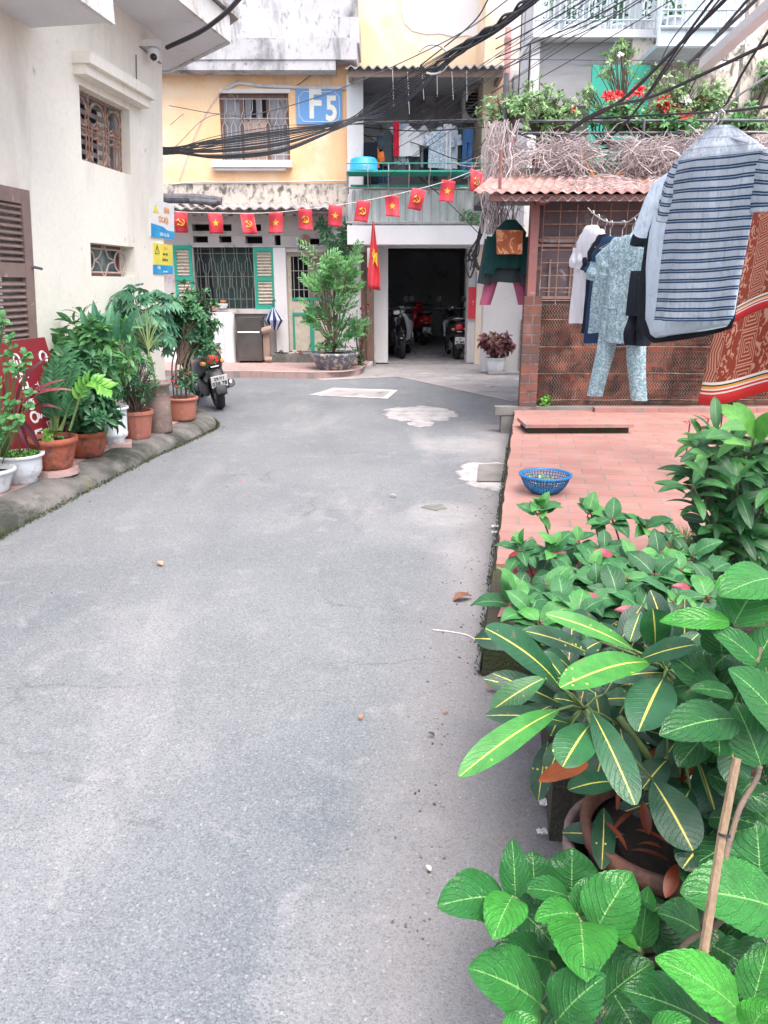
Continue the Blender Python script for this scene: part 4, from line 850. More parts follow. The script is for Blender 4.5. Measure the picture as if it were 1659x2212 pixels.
q = F(1028, 588, 1042, 622, GY-.2); b = MB(); b.bb(q[0], q[1], GY-.24, GY-.16, q[2], q[3]); b.bb(q[0]+.03, q[1]-.03, GY-.25, GY-.24, q[2]+.18, q[3]-.04); b.build('switch_box', m_blueplate, label='dark blue switch box on the right garage pillar above the red board', cat='box')
# brown post and gate leaf left of the garage
b = MB(); q = F(793, 590, 808, 782, 15.35); b.bb(q[0], q[1], 15.3, 15.42, 0, q[3]+.1); q = F(780, 545, 793, 730, 15.45); b.bb(q[0], q[1], 15.42, 15.48, .1, q[3]); b.build('brown_post', m_brownwood, label='brown wooden post beside the left white pillar of the garage', cat='post')
# white wall right of the garage
wy = 14.35
b = MB(); q = F(1046, 440, 1135, 803, wy); b.bb(q[0]+.0, q[1]+.6, wy, wy+.3, 0, q[3]); ww = b.build('white_wall', m_wwall, label='tall white plastered wall between the garage and the brick shed', cat='wall')
b = MB(); q = F(1122, 690, 1140, 801, wy-.03); n = 12
b.grid(lambda u, v: V((q[0]+(q[1]+.3-q[0])*u, wy-.05+.015*math.sin(u*60), (q[3]+.0)*v)), 60, 3); b.build('corrugated_sheet', m_tin_grey, label='grey corrugated sheet standing at the foot of the white wall by the shed', cat='sheet')
# ================= brick shed
SY = 8.35
sd_ = thing('brick_shed', 'old brick shed with wire netting and pink tin roof beside the terrace', 'shed', (2.6, SY, .25))
sx0 = PY(1148, 650, SY).x; sx1 = sx0+5.5; z5 = PY(1300, 440, SY).z; zn = PY(1250, 660, SY).z
b = MB(); b.bb(sx0, sx1, SY, SY+.15, .2, zn); b.build('brick_wall', m_brick, sd_)
m_board = pm('dusty_dark_panel', (.13, .10, .105), (.09, .07, .078), 2, .9, .2, 50, st=((.07, .05, .05), 4, .54, .68, (1, 1, 3)), st2=((.34, .28, .27), 5, .6, .75))
b = MB(); b.bb(sx0, sx1, SY+.06, SY+.15, zn+.001, z5+.05); b.build('upper_panel', m_board, sd_)
b = MB()
for (x0, y0, x1, y1) in ((1185, 512, 1330, 524), (1165, 515, 1186, 523)): b.fbox(x0, y0, x1, y1, SY+.02, .04)
b.fbox(1160, 527, 1290, 533, SY+.02, .04); b.fbox(1160, 640, 1290, 646, SY+.02, .04)
for k in range(5): b.fbox(1185+k*45, 560, 1189+k*45, 640, SY+.03, .03)
b.build('battens', m_louver, sd_)
b = MB(); b.fbox(1144, 432, 1162, 640, SY-.1, .12); b.fbox(1060, 420, 1420, 434, SY-.35, .06); b.bb(sx0-.03, sx0+.06, SY-.35, SY, z5-.02, z5+.04); b.build('iron_posts', m_redlac, sd_)
b = MB(); q = F(1133, 640, 1156, 885, SY-.08); b.bb(sx0-.09, sx0+.09, SY-.1, SY-.001, .2, q[3]); b.build('corner_pier', brickmat('dark_worn_brick', (.20, .07, .05), (.12, .05, .04), (.16, .13, .12), .26, .10), sd_)
b = MB(); cnt = 0
x = sx0+.1
while x < sx0+3.9:
    pts = []; z = .27; k = 0
    while z < zn+.02: pts.append((x+(.012 if (k//1) % 2 else -.012)+.004*NZ.noise(V((x*9, 0, z*5))), SY-.035+.012*NZ.noise(V((x*3, 1, z*3))), z)); z += .024; k += 1
    b.tube(pts, .0034, 3, cap=False); x += .030
for k in range(5):
    z = .35+k*.28; b.tube([(sx0+.1+i*.2, SY-.04+.012*NZ.noise(V((i*.7, 1, z*3))), z+.01*NZ.noise(V((i, z, 0)))) for i in range(20)], .004, 3)
m_net = pm('rusty_wire_netting', (.40, .28, .22), (.12, .07, .055), 6, .8, .1, 60, st=((.12, .07, .06), 3, .5, .62))
b.build('wire_netting', m_net, sd_)
b = MB(); x = sx0+.1
while x < sx0+3.9:
    pts = []; z = .27; k = 0
    while z < zn+.02: pts.append((x+(.010 if k % 2 else -.010)+.006*NZ.noise(V((x*7, 4, z*5))), SY-.012, z)); z += .021; k += 1
    seg = []
    for p_ in pts+[None]:
        if p_ is None or NZ.noise(V((p_[0]*2.6, 3, p_[2]*3.4))) > .02+.35*(.9-p_[2]):
            if len(seg) > 1: b.tube(seg, .0045, 3, cap=False)
            seg = []
        else: seg.append(p_)
    x += .027
b.build('netting_shade', m_black, sd_)  # second net, added in black to stand in for the netting's shadows
b = MB()
for k in range(17): x = sx0+.08+k*.17; b.tube([(x, SY-.0, zn), (x+.01*NZ.noise(V((k, 0, 0))), SY-.0, z5)], .005, 4)
for k in range(8): z = zn+.05+k*.125; b.tube([(sx0+.08, SY-.003, z), (sx0+3.5, SY-.003, z+.01)], .005, 4)
b.build('wire_grid', m_rust, sd_)
b = MB(); b.bb(sx0-.35, sx1, SY-.13, SY-.001, .20, .285); b.bb(sx0-.28, sx0-.1, SY-.12, SY-.002, 0, .27); b.build('plinth', m_conc, sd_)
b = MB(); fx0 = PY(1022, 412, 7.95).x; rzf = PY(1200, 416, 7.95).z
corr(b, fx0, fx0+4.6, 7.95, rzf, 9.4, rzf+.36, .105, .012, .006, skew=.42); b.build('tin_roof', m_tin_pink, sd_)
b = MB(); corr(b, fx0+.28, fx0+4.6, 7.99, rzf-.055, 8.6, rzf+.1, .10, .02, .01); b.build('under_roof', m_tin_grey, sd_)
b = MB(); q = PY(1080, 400, 8.1); b.tube([q+V((0, 0, -.05)), q+V((0, .02, .32))], .018, 6); b.build('roof_hook', m_redlac, sd_)
# ================= right block behind the shed, planted terrace
rb = thing('grey_apartment_block', 'grey apartment block with caged white balconies at the upper right', 'building', (5, 12.5, 0))
BY = 12.6; X0 = PY(1142, 200, BY).x
m_gpanel = pm('grey_slab_panel', (.42, .41, .42), (.34, .33, .34), 1.2, .9, .2, 30, stretch=(1, 1, 4), st=((.22, .21, .21), 3, .55, .72, (.4, 1, 3)))
b = MB(); b.bb(X0, 12, BY+.9, BY+1.0, 2.2, 9); b.bb(X0, X0+.12, BY-.1, BY+1.0, 2.2, 9); b.build('wall', m_wwall, rb)
g0 = F(1140, 92, 1440, 228, BY); b = MB(); b.bb(X0, g0[1], BY, BY+.12, g0[2], g0[3]); 
b.build('balcony_parapet', m_gpanel, rb)
b = MB(); b.bb(X0-.02, g0[1]+.02, BY-.25, BY+.9, g0[3]+.003, g0[3]+.10); b.build('balcony_slab', m_white, rb)
b = MB(); n = 24; zt0 = g0[3]+.1
for k in range(n+1): x = X0+.02+(g0[1]-X0-.04)*k/n; b.tube([(x, BY-.22, zt0), (x, BY-.22, zt0+2.2)], .012, 4)
for z in (.12, .75, 1.4): b.tube([(X0, BY-.22, zt0+z), (g0[1], BY-.22, zt0+z)], .014, 4)
m_cage = pm('pale_blue_cage_paint', (.62, .70, .76), None, 6, .5, .05, 60)
b.build('balcony_cage', m_cage, rb)
m_bglass = pm('pale_reflecting_sheet', (.46, .50, .54), (.34, .38, .42), 1.4, .5, .1, 20, stretch=(3, 3, .6), st=((.75, .8, .84), 3, .5, .62, (2, 2, .5)))
b = MB(); b.bb(X0, g0[1], BY+.6, BY+.65, zt0, 9); b.build('glazing', m_bglass, rb)
# second caged balcony, nearer
C2 = 11.6; q = F(1425, -30, 1600, 105, C2); qb = F(1425, 80, 1600, 101, C2)
b = MB(); b.bb(q[0], q[1], C2, C2+2, qb[3]-.12, qb[3]-.06); b.bb(q[0], q[1], C2, C2+.05, qb[3]-.06, qb[3]+.12)
b.build('box_balcony', m_cage, rb)
b = MB()
for z in (qb[2], qb[2]+.22): b.tube([(q[0], C2-.02, z), (q[1], C2-.02, z)], .022, 4)
n = 11
for k in range(n+1): x = q[0]+(q[1]-q[0])*k/n; b.tube([(x, C2-.02, qb[2] if k in (0, 4, 8, n) else qb[2]+.2), (x, C2-.02, q[3])], .022 if k in (0, n) else .012, 4)
for z in (.42, 1.0): b.tube([(q[0], C2-.02, qb[2]+z), (q[1], C2-.02, qb[2]+z)], .015, 4)
b.build('box_balcony_cage', m_cage, rb)
b = MB(); b.bb(q[0]+.05, q[1]-.05, C2+.3, C2+.34, qb[3]+.12, 9); b.build('box_balcony_glazing', m_bglass, rb)
b = MB(); b.bb(q[0]+.05, q[1]-.02, C2+.03, C2+1.2, qb[2]+.02, qb[2]+.05); b.build('underside', m_cable2, rb)
# deep wall under, green panel, slanting roof
b = MB(); qg = F(1275, 140, 1400, 300, 11.9); b.bb(qg[0], qg[1], 11.9, 11.95, qg[2]-.3, qg[3]); b.build('green_panel', m_green, label='green painted panel behind the roses on the planted terrace', cat='panel')
b = MB(); q2 = F(1400, 130, 1700, 330, 12.4); b.bb(q2[0]-.3, q2[1]+3, 12.4, 12.5, 2, q2[3]+.4); b.build('shadow_wall', m_stain, rb)
b = MB()
def slant(mb, p, q, w, th, t0, t1):
    a, c = PT(*p, t0), PT(*q, t1); d = (c-a).normalized(); up = V((0, -.5, .8)).normalized(); s = d.cross(up).normalized()
    mb.poly([a, c, c+s*w, a+s*w], up*th)
slant(b, (1535, 150), (1659+60, -10), .17, .12, 8.2, 7.0); b.build('slanting_eave', m_wwall, rb)
b = MB(); b.bb(PY(1600, 180, 9.6).x, PY(1600, 180, 9.6).x+3, 9.6, 9.7, 2.5, 4.6); b.build('side_wall', m_stain, rb)
b = MB(); slant(b, (1490, 140), (1660, -20), .035, .03, 8.0, 6.9); slant(b, (1510, 125), (1645, -30), .025, .02, 8.0, 6.9); b.build('steel_rafters', m_cable2, rb)
# planted terrace over the shed
pt = thing('planted_terrace', 'roof terrace over the brick shed, hung with dry vines', 'terrace', (3.2, 9.3, 2.7))
PZ0 = 2.78
b = MB(); px0 = PY(1085, 380, 9.2).x; b.bb(px0, px0+6.5, 9.25, 11.9, PZ0-.15, PZ0); b.build('slab', m_conc, pt)
b = MB(); b.bb(px0+1.2, px0+6.5, 9.35, 9.42, PZ0+.002, PZ0+.30); b.build('ledge_wall', m_greywood, pt)
b = MB(); zr = PY(1200, 262, 9.25).z
for z in (zr, zr-.12): b.tube([(px0, 9.25, z), (px0+6.4, 9.25, z+.02)], .016, 5)
for k in range(9): b.tube([(px0+.03+k*.75, 9.25, PZ0), (px0+.03+k*.75, 9.25, zr)], .018, 5)
b.tube([(px0, 9.2, 2.4), (px0, 9.2, 3.7)], .03, 6)
b.build('railing', m_cable2, pt)
# ================= clothes
m_wire = pm('steel_wire', (.55, .55, .55), None, 10, .35, 0, 60, metal=.6)
def hanger(mb, M, w, dz=0):
    mb.tube([M @ V(p) for p in [(.0, 0, -.07), (0, 0, -.03), (.018, 0, -.012), (.02, 0, .006), (.008, 0, .02), (-.010, 0, .018), (-.02, 0, .004)]], .0025, 5)
    mb.tube([M @ V(p) for p in [(0, 0, -.07), (-w, 0, -.135), (w, 0, -.135), (0, 0, -.07)]], .003, 5)
def garment(name, lab, cat, top, yaw, mat, w=.22, L=.62, sl=.2, sr=1.0, group=None, dep=.05, neck=.07, nf=3, fold=.012, slope=.07, swing=0.0, cuff=None, sa=.5, n=28, nr=22, wid=None, hang=True, sd=0.0, kind='top'):
    M = Mx.Translation(top) @ Mx.Rotation(yaw, 4, 'Z') @ Mx.Rotation(swing, 4, 'X')
    t = thing(name, lab, cat, top, group)
    if hang:
        b = MB(); hanger(b, M, w*.9); b.build('hanger', m_wire, t)
    b = MB(); wid = wid or w*1.04; rows = [(.0, neck*.75, .028), (.012, neck, .034), (.035, neck*1.25, .035)]
    for k in range(1, 5): f = k/4; rows.append((.035+slope*f, neck*1.25+(w-neck*1.25)*(f**.8), .036+.0*f))
    z0 = .035+slope
    for k in range(1, nr+1): f = k/nr; rows.append((z0+(L-z0)*f, w*.97+(wid-w*.97)*f if f > .12 else w*.98, .036+(dep-.036)*min(1, f*2)))
    vs = []; uv = []
    for (s_, hw, d) in rows:
        f = max(0, (s_-.12)/max(L-.12, .01)); amp = fold*f*1.6
        for k in range(n):
            q = 2*PI*k/n; ca, sa_ = math.cos(q), math.sin(q)
            ex = math.copysign(abs(ca)**.8, ca); ey = math.copysign(abs(sa_)**.9, sa_)
            ff = amp*math.sin(ex*nf*3+sd+f*.8)+amp*.5*NZ.noise(V((ex*2+sd, f*3, sa_)))
            x = ex*hw; y = ey*d+ff
            z = -.075-s_-(.006*math.sin(ex*5+sd)*f)
            vs.append(M @ V((x, y, z))); uv.append((k/n, s_))
    m = len(rows)
    b.add(vs, [(i*n+k, i*n+(k+1) % n, (i+1)*n+(k+1) % n, (i+1)*n+k) for i in range(m-1) for k in range(n)], uv)
    if kind == 'pants':
        pass
    if sl:
        for s2 in (-1, 1):
            p0 = V((s2*w*.93, 0, -.075-z0-.0)); d = V((s2*sa, 0, -math.sqrt(1-sa*sa))); ns = 8; vs = []; uv = []; nn = V((d.z*-s2, 0, d.x*s2))
            a_ = V((-d.z, 0, d.x))
            for i in range(ns+1):
                f = i/ns; c = p0+d*(sl*f)+V((0, 0, -.045))*(1-f)
                wr = (.088-.015*f)*sr; dr_ = (.030+.014*f)*sr
                for k in range(14):
                    q = 2*PI*k/14; vs.append(M @ (c+a_*(wr*math.cos(q))+V((0, dr_*math.sin(q)+.006*math.sin(f*7+sd), 0)))); uv.append((k/14, .12+sl*f))
            b.add(vs, [(i*14+k, i*14+(k+1) % 14, (i+1)*14+(k+1) % 14, (i+1)*14+k) for i in range(ns) for k in range(14)], uv)
    b.build('fabric', mat, t, smooth=True)
    return t
def pants(name, lab, cat, top, yaw, mat, w=.17, L=.9, group=None, swing=0, legw=.085, sd=0, spread=.08):
    M = Mx.Translation(top) @ Mx.Rotation(yaw, 4, 'Z') @ Mx.Rotation(swing, 4, 'X'); t = thing(name, lab, cat, top, group)
    b = MB()
    n = 18; vs = []; rows = [(0, w, .04), (.05, w*1.02, .05), (.15, w*1.05, .055), (.24, w*1.08, .055)]
    for (s_, hw, d) in rows:
        for k in range(n): q = 2*PI*k/n; vs.append(M @ V((hw*math.cos(q), d*math.sin(q)+.01*math.sin(4*q+sd), -.06-s_)))
    b.add(vs, [(i*n+k, i*n+(k+1) % n, (i+1)*n+(k+1) % n, (i+1)*n+k) for i in range(3) for k in range(n)])
    for s2 in (-1, 1):
        vs = []
        for i in range(10):
            f = i/9; c = V((s2*(w*.52+spread*f), .01*math.sin(f*6+sd+s2), -.06-.22-(L-.22)*f)); r_ = w*.52+(legw-w*.52)*f
            for k in range(14): q = 2*PI*k/14; vs.append(M @ (c+V((r_*math.cos(q), .042*math.sin(q)+.008*math.sin(3*q+f*4+sd), 0))))
        b.add(vs, [(i*14+k, i*14+(k+1) % 14, (i+1)*14+(k+1) % 14, (i+1)*14+k) for i in range(9) for k in range(14)])
    b.build('fabric', mat, t, smooth=True); return t
c_stripe = cloth('striped_jersey', (.47, .51, .58), stripes=((.02, .055, .12), 30.0, .080))
c_lblue = cloth('light_blue_cotton', (.42, .62, .74))
c_pale = cloth('pale_grey_blue_cotton', (.62, .70, .80))
c_black = cloth('black_cotton', (.018, .022, .032))
c_white = cloth('white_cotton', (.76, .75, .80))
c_pyj = cloth('teal_patterned_cotton', (.26, .40, .45), floral=((.52, .62, .66), 42.0, (.14, .25, .32)))
c_navy = cloth('navy_cotton', (.03, .06, .13))
c_dgreen = cloth('dark_green_jersey', (.015, .06, .06))
c_grey = cloth('dark_grey_cotton', (.06, .075, .085))
c_plaid = cloth('pink_plaid_cotton', (.52, .14, .24), plaid=(.22, .06, .12))
c_bfl = cloth('blue_floral_cotton', (.30, .38, .50), floral=((.62, .68, .76), 30.0))
c_red = cloth('red_cotton', (.75, .04, .08)); c_orange = cloth('orange_cotton', (.75, .2, .05))
# the striped t-shirt hangs from the near line
def hang_top(px, py, t): return PT(px, py, t)
LG = 'clothes on hangers along the line over the terrace'
def tD_(x, t0): return t0-.0024*(x-1500)
def slack(name, lab, cat, parts, mat, t0, hk, dep=.05, sd=0.0, nf=3.0, fold=.02):
    """a hung garment: every part is a closed cloth tube between a left and a right edge, rows listed from the top"""
    t = thing(name, lab, cat, PT(hk[0], hk[1], tD_(hk[0], t0)), LG)
    b = MB(); h0 = PT(hk[0], hk[1], tD_(hk[0], t0)); ax = (PT(1600, 400, tD_(1600, t0))-PT(1450, 400, tD_(1450, t0))).normalized(); nrm = V((ax.y, -ax.x, 0)).normalized()
    if nrm.y > 0: nrm = -nrm
    b.tube([h0+V((0, 0, -.06)), h0+V((0, 0, -.03)), h0+ax*.018+V((0, 0, -.012)), h0+ax*.02+V((0, 0, .008)), h0+V((0, 0, .02)), h0-ax*.02+V((0, 0, .005))], .003, 5)
    sh = parts[0][2 if len(parts[0]) > 3 else 1]; b.tube([PT(sh[0]+14, sh[1]+4, tD_(sh[0], t0)), h0+V((0, 0, -.055)), PT(sh[2]-14, sh[3]+4, tD_(sh[2], t0))], .004, 5); b.build('hanger', m_wire, t)
    b = MB(); n = 36
    for pi_, rows in enumerate(parts):
        P = []
        for i in range(len(rows)-1):
            for k in range(6):
                f = k/6; P.append([rows[i][j]*(1-f)+rows[i+1][j]*f for j in range(4)])
        P.append(list(rows[-1])); ys = 0; vs = []; uv = []; m = len(P); pL = None
        for i, (xl, yl, xr, yr) in enumerate(P):
            L_, R_ = PT(xl, yl, tD_(xl, t0)), PT(xr, yr, tD_(xr, t0)); c_ = (L_+R_)/2
            if pL: ys += (c_-pL).length
            pL = c_; F_ = i/(m-1); hw = (R_-L_)/2
            for k in range(n):
                q = 2*PI*k/n; ca, sa_ = math.cos(q), math.sin(q); ex = math.copysign(abs(ca)**.75, ca)
                am = fold*(.2+.7*F_)*(1 if pi_ == 0 else .35)
                w = am*math.sin(ex*nf+sd+F_*1.1)+am*.7*NZ.noise(V((ex*3+sd, F_*2.2, 1)))+am*.6*NZ.noise(V((ex*1.2+F_*5, F_*4+sd, 3)))
                d_ = dep*(.45+.55*min(1, F_*2.5))*(hw.length/.2 if hw.length < .2 else 1)
                vs.append(c_+hw*ex+nrm*(d_*sa_+w)+V((0, 0, -.003*math.sin(ex*3+sd)*F_))); uv.append((k/n, ys+(.0 if pi_ == 0 else .12)))
        b.add(vs, [(i*n+k, i*n+(k+1) % n, (i+1)*n+(k+1) % n, (i+1)*n+k) for i in range(m-1) for k in range(n)], uv)
    b.build('fabric', mat, t, smooth=True)
    return t
slack('striped_tshirt', 'large blue and white striped t-shirt hanging nearest on the clothes line', 't-shirt',
      [[(1538, 271, 1578, 269), (1522, 287, 1600, 283), (1492, 314, 1630, 304), (1462, 345, 1655, 322), (1452, 391, 1640, 370), (1442, 440, 1627, 430), (1429, 515, 1614, 505), (1418, 600, 1599, 590), (1406, 693, 1581, 692)],
       [(1462, 342, 1478, 345), (1444, 372, 1466, 376), (1432, 400, 1456, 408), (1422, 436, 1448, 445), (1415, 474, 1440, 482)],
       [(1640, 318, 1668, 326), (1632, 345, 1700, 350), (1626, 390, 1712, 392), (1620, 430, 1718, 424), (1618, 462, 1722, 446)]], c_stripe, 2.75, (1557, 250), dep=.024, sd=1.2, nf=4.2, fold=.022)
slack('light_blue_shirt', 'pale blue and white shirt hanging right behind the striped t-shirt', 'shirt',
      [[(1520, 300, 1560, 298), (1490, 325, 1590, 320), (1446, 374, 1620, 350), (1420, 430, 1622, 420), (1400, 500, 1615, 500), (1390, 580, 1600, 585), (1388, 690, 1585, 680), (1400, 722, 1572, 700), (1412, 731, 1560, 705)],
       [(1440, 374, 1462, 380), (1412, 392, 1448, 410), (1392, 430, 1426, 445), (1374, 475, 1406, 484), (1364, 505, 1394, 515)]], c_pale, 3.0, (1545, 256), dep=.028, sd=.4, nf=2.5)
slack('black_shirt', 'long black shirt showing its hem below the pale blue shirt', 'shirt',
      [[(1520, 306, 1560, 304), (1490, 330, 1590, 325), (1452, 376, 1615, 356), (1420, 450, 1612, 430), (1396, 520, 1606, 520), (1384, 620, 1596, 600), (1382, 690, 1584, 690), (1398, 728, 1574, 710), (1416, 742, 1560, 716)],
       [(1440, 384, 1462, 390), (1408, 410, 1440, 425), (1386, 460, 1416, 470), (1366, 512, 1396, 522), (1362, 528, 1388, 536)]], c_black, 3.16, (1535, 262), dep=.025, sd=2.2, nf=2.5)
garment('sky_blue_shirt', 'sky blue shirt with dark cuffs third behind the striped t-shirt', 'shirt', PT(1500, 335, 3.45), math.radians(-58), c_lblue, w=.20, L=.60, sl=.16, sr=.7, group=LG, dep=.05, nf=2, slope=.10, sa=.55, sd=3.2)
# smaller clothes further along
pl = [('white_tshirt', 'white t-shirt at the far left end of the clothes line', c_white, 1280, 462, 5.3, 'top', .17, .66, .17, -72, (0)),
      ('white_tshirt', 'second white t-shirt on the line, half hidden by black tops', c_white, 1292, 470, 5.2, 'top', .17, .62, .15, -74, 1),
      ('black_shirt', 'black top hanging third from the left on the clothes line', c_black, 1308, 480, 5.05, 'top', .18, .64, .12, -72, 2),
      ('black_shirt', 'black long top between the first black top and the teal pyjama top', c_navy, 1320, 484, 4.95, 'top', .18, .68, .12, -70, 3),
      ('pyjama_shirt', 'teal patterned pyjama top with short sleeves on the clothes line', c_pyj, 1346, 484, 4.7, 'top', .20, .58, .15, -58, 4),
      ('pyjama_shirt', 'pale teal patterned top between the pyjama top and the near shirts', c_pyj, 1368, 478, 4.5, 'top', .18, .62, .12, -62, 5)]
for (nm, lb, m, x, y, t_, kd, w_, L_, s_, yw, sd) in pl:
    garment(nm, lb, 'top', PT(x, y, t_), math.radians(yw), m, w=w_, L=L_, sl=s_, group=LG, n=20, nr=12, sd=sd*1.7, sa=.22, sr=.72, swing=0, fold=.012, dep=.035)
pants('pyjama_trousers', 'long teal patterned pyjama trousers hanging lowest on the clothes line', 'trousers', PT(1358, 555, 4.6), math.radians(-45), c_pyj, w=.13, L=.78, legw=.055, group=LG)
pants('black_trousers', 'black shorts hanging behind the pyjama trousers below the sky blue shirt', 'shorts', PT(1392, 560, 4.2), math.radians(-55), c_black, w=.07, L=.40, spread=.0, legw=.035, group=LG, sd=2)
b = MB(); b.tube(spline([PT(1270, 449, 6.2), PT(1283, 462, 5.3), PT(1310, 478, 5.0), PT(1345, 480, 4.7), PT(1368, 472, 4.5), PT(1440, 400, 3.7), PT(1557, 243, 2.75), PT(1680, 150, 2.2)], 8), .004, 5)
b.build('clothes_line', m_wire, label='thin pale rope carrying the hangers over the terrace', cat='clothes line')
# bedspreads with woven pattern
def bedmat():
    m, nt, b = nodes('rust_woven_pattern'); tc = nd(nt, 'TexCoord'); uv = tc.outputs['UV']; sx = nd(nt, 'SeparateXYZ', {0: uv}); u, v = sx.outputs[0], sx.outputs[1]
    base = (.28, .058, .036); cr = (.60, .36, .25)
    # meander boxes and leaves by repeated cells
    cu = mth(nt, 'FRACT', mth(nt, 'MULTIPLY', u, 7.0)); cv = mth(nt, 'FRACT', mth(nt, 'MULTIPLY', v, 6.0))
    dx = mth(nt, 'ABSOLUTE', mth(nt, 'SUBTRACT', cu, .5)); dy = mth(nt, 'ABSOLUTE', mth(nt, 'SUBTRACT', cv, .5)); mx = mth(nt, 'MAXIMUM', dx, dy)
    ring = mth(nt, 'LESS_THAN', mth(nt, 'FRACT', mth(nt, 'MULTIPLY', mx, 9.0)), .35)
    alt = mth(nt, 'GREATER_THAN', mth(nt, 'FRACT', mth(nt, 'MULTIPLY', u, 3.5)), .5)
    wv = nd(nt, 'TexNoise', {'Vector': nd(nt, 'Mapping', {0: uv, 3: (16, 12, 1)}).outputs[0], 'Scale': 1.0, 'Detail': 2.0, 'Distortion': 2.5}).outputs[0]
    leaf = mth(nt, 'GREATER_THAN', wv, .56)
    msk = nd(nt, 'Mix', {0: alt, 2: ring, 3: leaf}, data_type='FLOAT').outputs[0]
    bord = mth(nt, 'LESS_THAN', u, .12)
    zz = mth(nt, 'FRACT', mth(nt, 'ADD', mth(nt, 'MULTIPLY', mth(nt, 'PINGPONG', mth(nt, 'MULTIPLY', v, 12.0), 1.0), 1.2), mth(nt, 'MULTIPLY', u, 34.0)))
    msk = nd(nt, 'Mix', {0: bord, 2: msk, 3: mth(nt, 'GREATER_THAN', zz, .5)}, data_type='FLOAT').outputs[0]
    thr = mth(nt, 'GREATER_THAN', mth(nt, 'FRACT', mth(nt, 'MULTIPLY', mth(nt, 'ADD', u, mth(nt, 'MULTIPLY', v, .8)), 150.0)), .3)
    col = mix(nt, mth(nt, 'MULTIPLY', msk, mth(nt, 'MULTIPLY_ADD', thr, .3, .6)), base, cr)
    for (lo, hi, c) in ((0, .05, (.62, .05, .05)), (.05, .058, (.8, .75, .7)), (.058, .068, (.62, .05, .05)), (.068, .076, (.8, .75, .7)), (.076, .088, (.75, .38, .08)), (.088, .095, (.02, .04, .03)), (.095, .108, (.8, .76, .7))):
        col = mix(nt, mth(nt, 'MULTIPLY', mth(nt, 'GREATER_THAN', v, lo), mth(nt, 'LESS_THAN', v, hi)), col, c)
    nt.links.new(col, b.inputs['Base Color']); b.inputs['Roughness'].default_value = .95; b.inputs['Specular IOR Level'].default_value = .1
    bp = nd(nt, 'Bump', {'Height': msk, 'Strength': .3, 'Distance': .004}); nt.links.new(bp.outputs[0], b.inputs['Normal'])
    return m
m_bed = bedmat()
def spread(lab, a, b_, c, d, wave, sd):  # bottom left, bottom right, top right, top left
    mb = MB()
    def fn(u, v):
        p = a.lerp(b_, u).lerp(d.lerp(c, u), v); n = V((-.5, -.8, 0)).normalized()
        return p+n*(wave*math.sin(u*9+sd+v)*(1-.6*v)+wave*.6*NZ.noise(V((u*4, v*3, sd))))-V((0, 0, .02*math.sin(u*7+sd)*(1-v)))
    mb.grid(fn, 40, 24); return mb.build('bedspread', m_bed, smooth=True, label=lab, cat='bedspread', thick=.006, group='patterned bedspreads hanging right of the brick shed')
spread('rust coloured patterned bedspread hanging lowest, its red striped hem over the plinth', PT(1508, 872, 5.9), PT(1790, 835, 4.6), PT(1830, 330, 4.4), PT(1610, 430, 5.8), .05, 0)
spread('paler orange patterned bedspread hanging in front, red striped hem beside the t-shirt', PT(1545, 712, 4.9), PT(1800, 618, 4.0), PT(1850, 250, 3.9), PT(1595, 405, 4.8), .04, 2)
# jacket cluster left of the shed
JG = 'clothes hung at the corner of the tin roof'
jt = PT(1103, 462, 8.0)
pants('plaid_trousers', 'pink plaid trousers hanging behind the dark green jacket', 'trousers', PT(1096, 500, 8.25), .1, c_plaid, w=.17, L=.70, legw=.06, group=JG, spread=.13)
garment('dark_green_jacket', 'dark green jacket on a hanger by the shed post', 'jacket', PT(1104, 458, 8.0), .0, c_dgreen, w=.17, L=.48, sl=.42, group=JG, n=20, nr=12, sa=.12, slope=.09)
garment('grey_vest', 'dark grey garment whose hem shows below the green jacket', 'garment', PT(1098, 470, 8.12), .0, c_grey, w=.165, L=.58, sl=.5, group=JG, n=20, nr=12, sa=.16, hang=False)
m_towel = cloth('brown_scroll_towel', (.34, .10, .045), floral=((.62, .30, .16), 9.0))
b = MB(); p0 = PT(1072, 496, 7.9); p1 = PT(1130, 498, 7.9); p2 = PT(1128, 549, 7.9); p3 = PT(1073, 549, 7.9)
b.grid(lambda u, v: p3.lerp(p2, u).lerp(p0.lerp(p1, u), v)+V((0, .008*math.sin(u*8), 0)), 12, 10); 
t = b.build('towel', m_towel, label='brown towel with orange scroll pattern over the green jacket', cat='towel', thick=.006, group=JG)
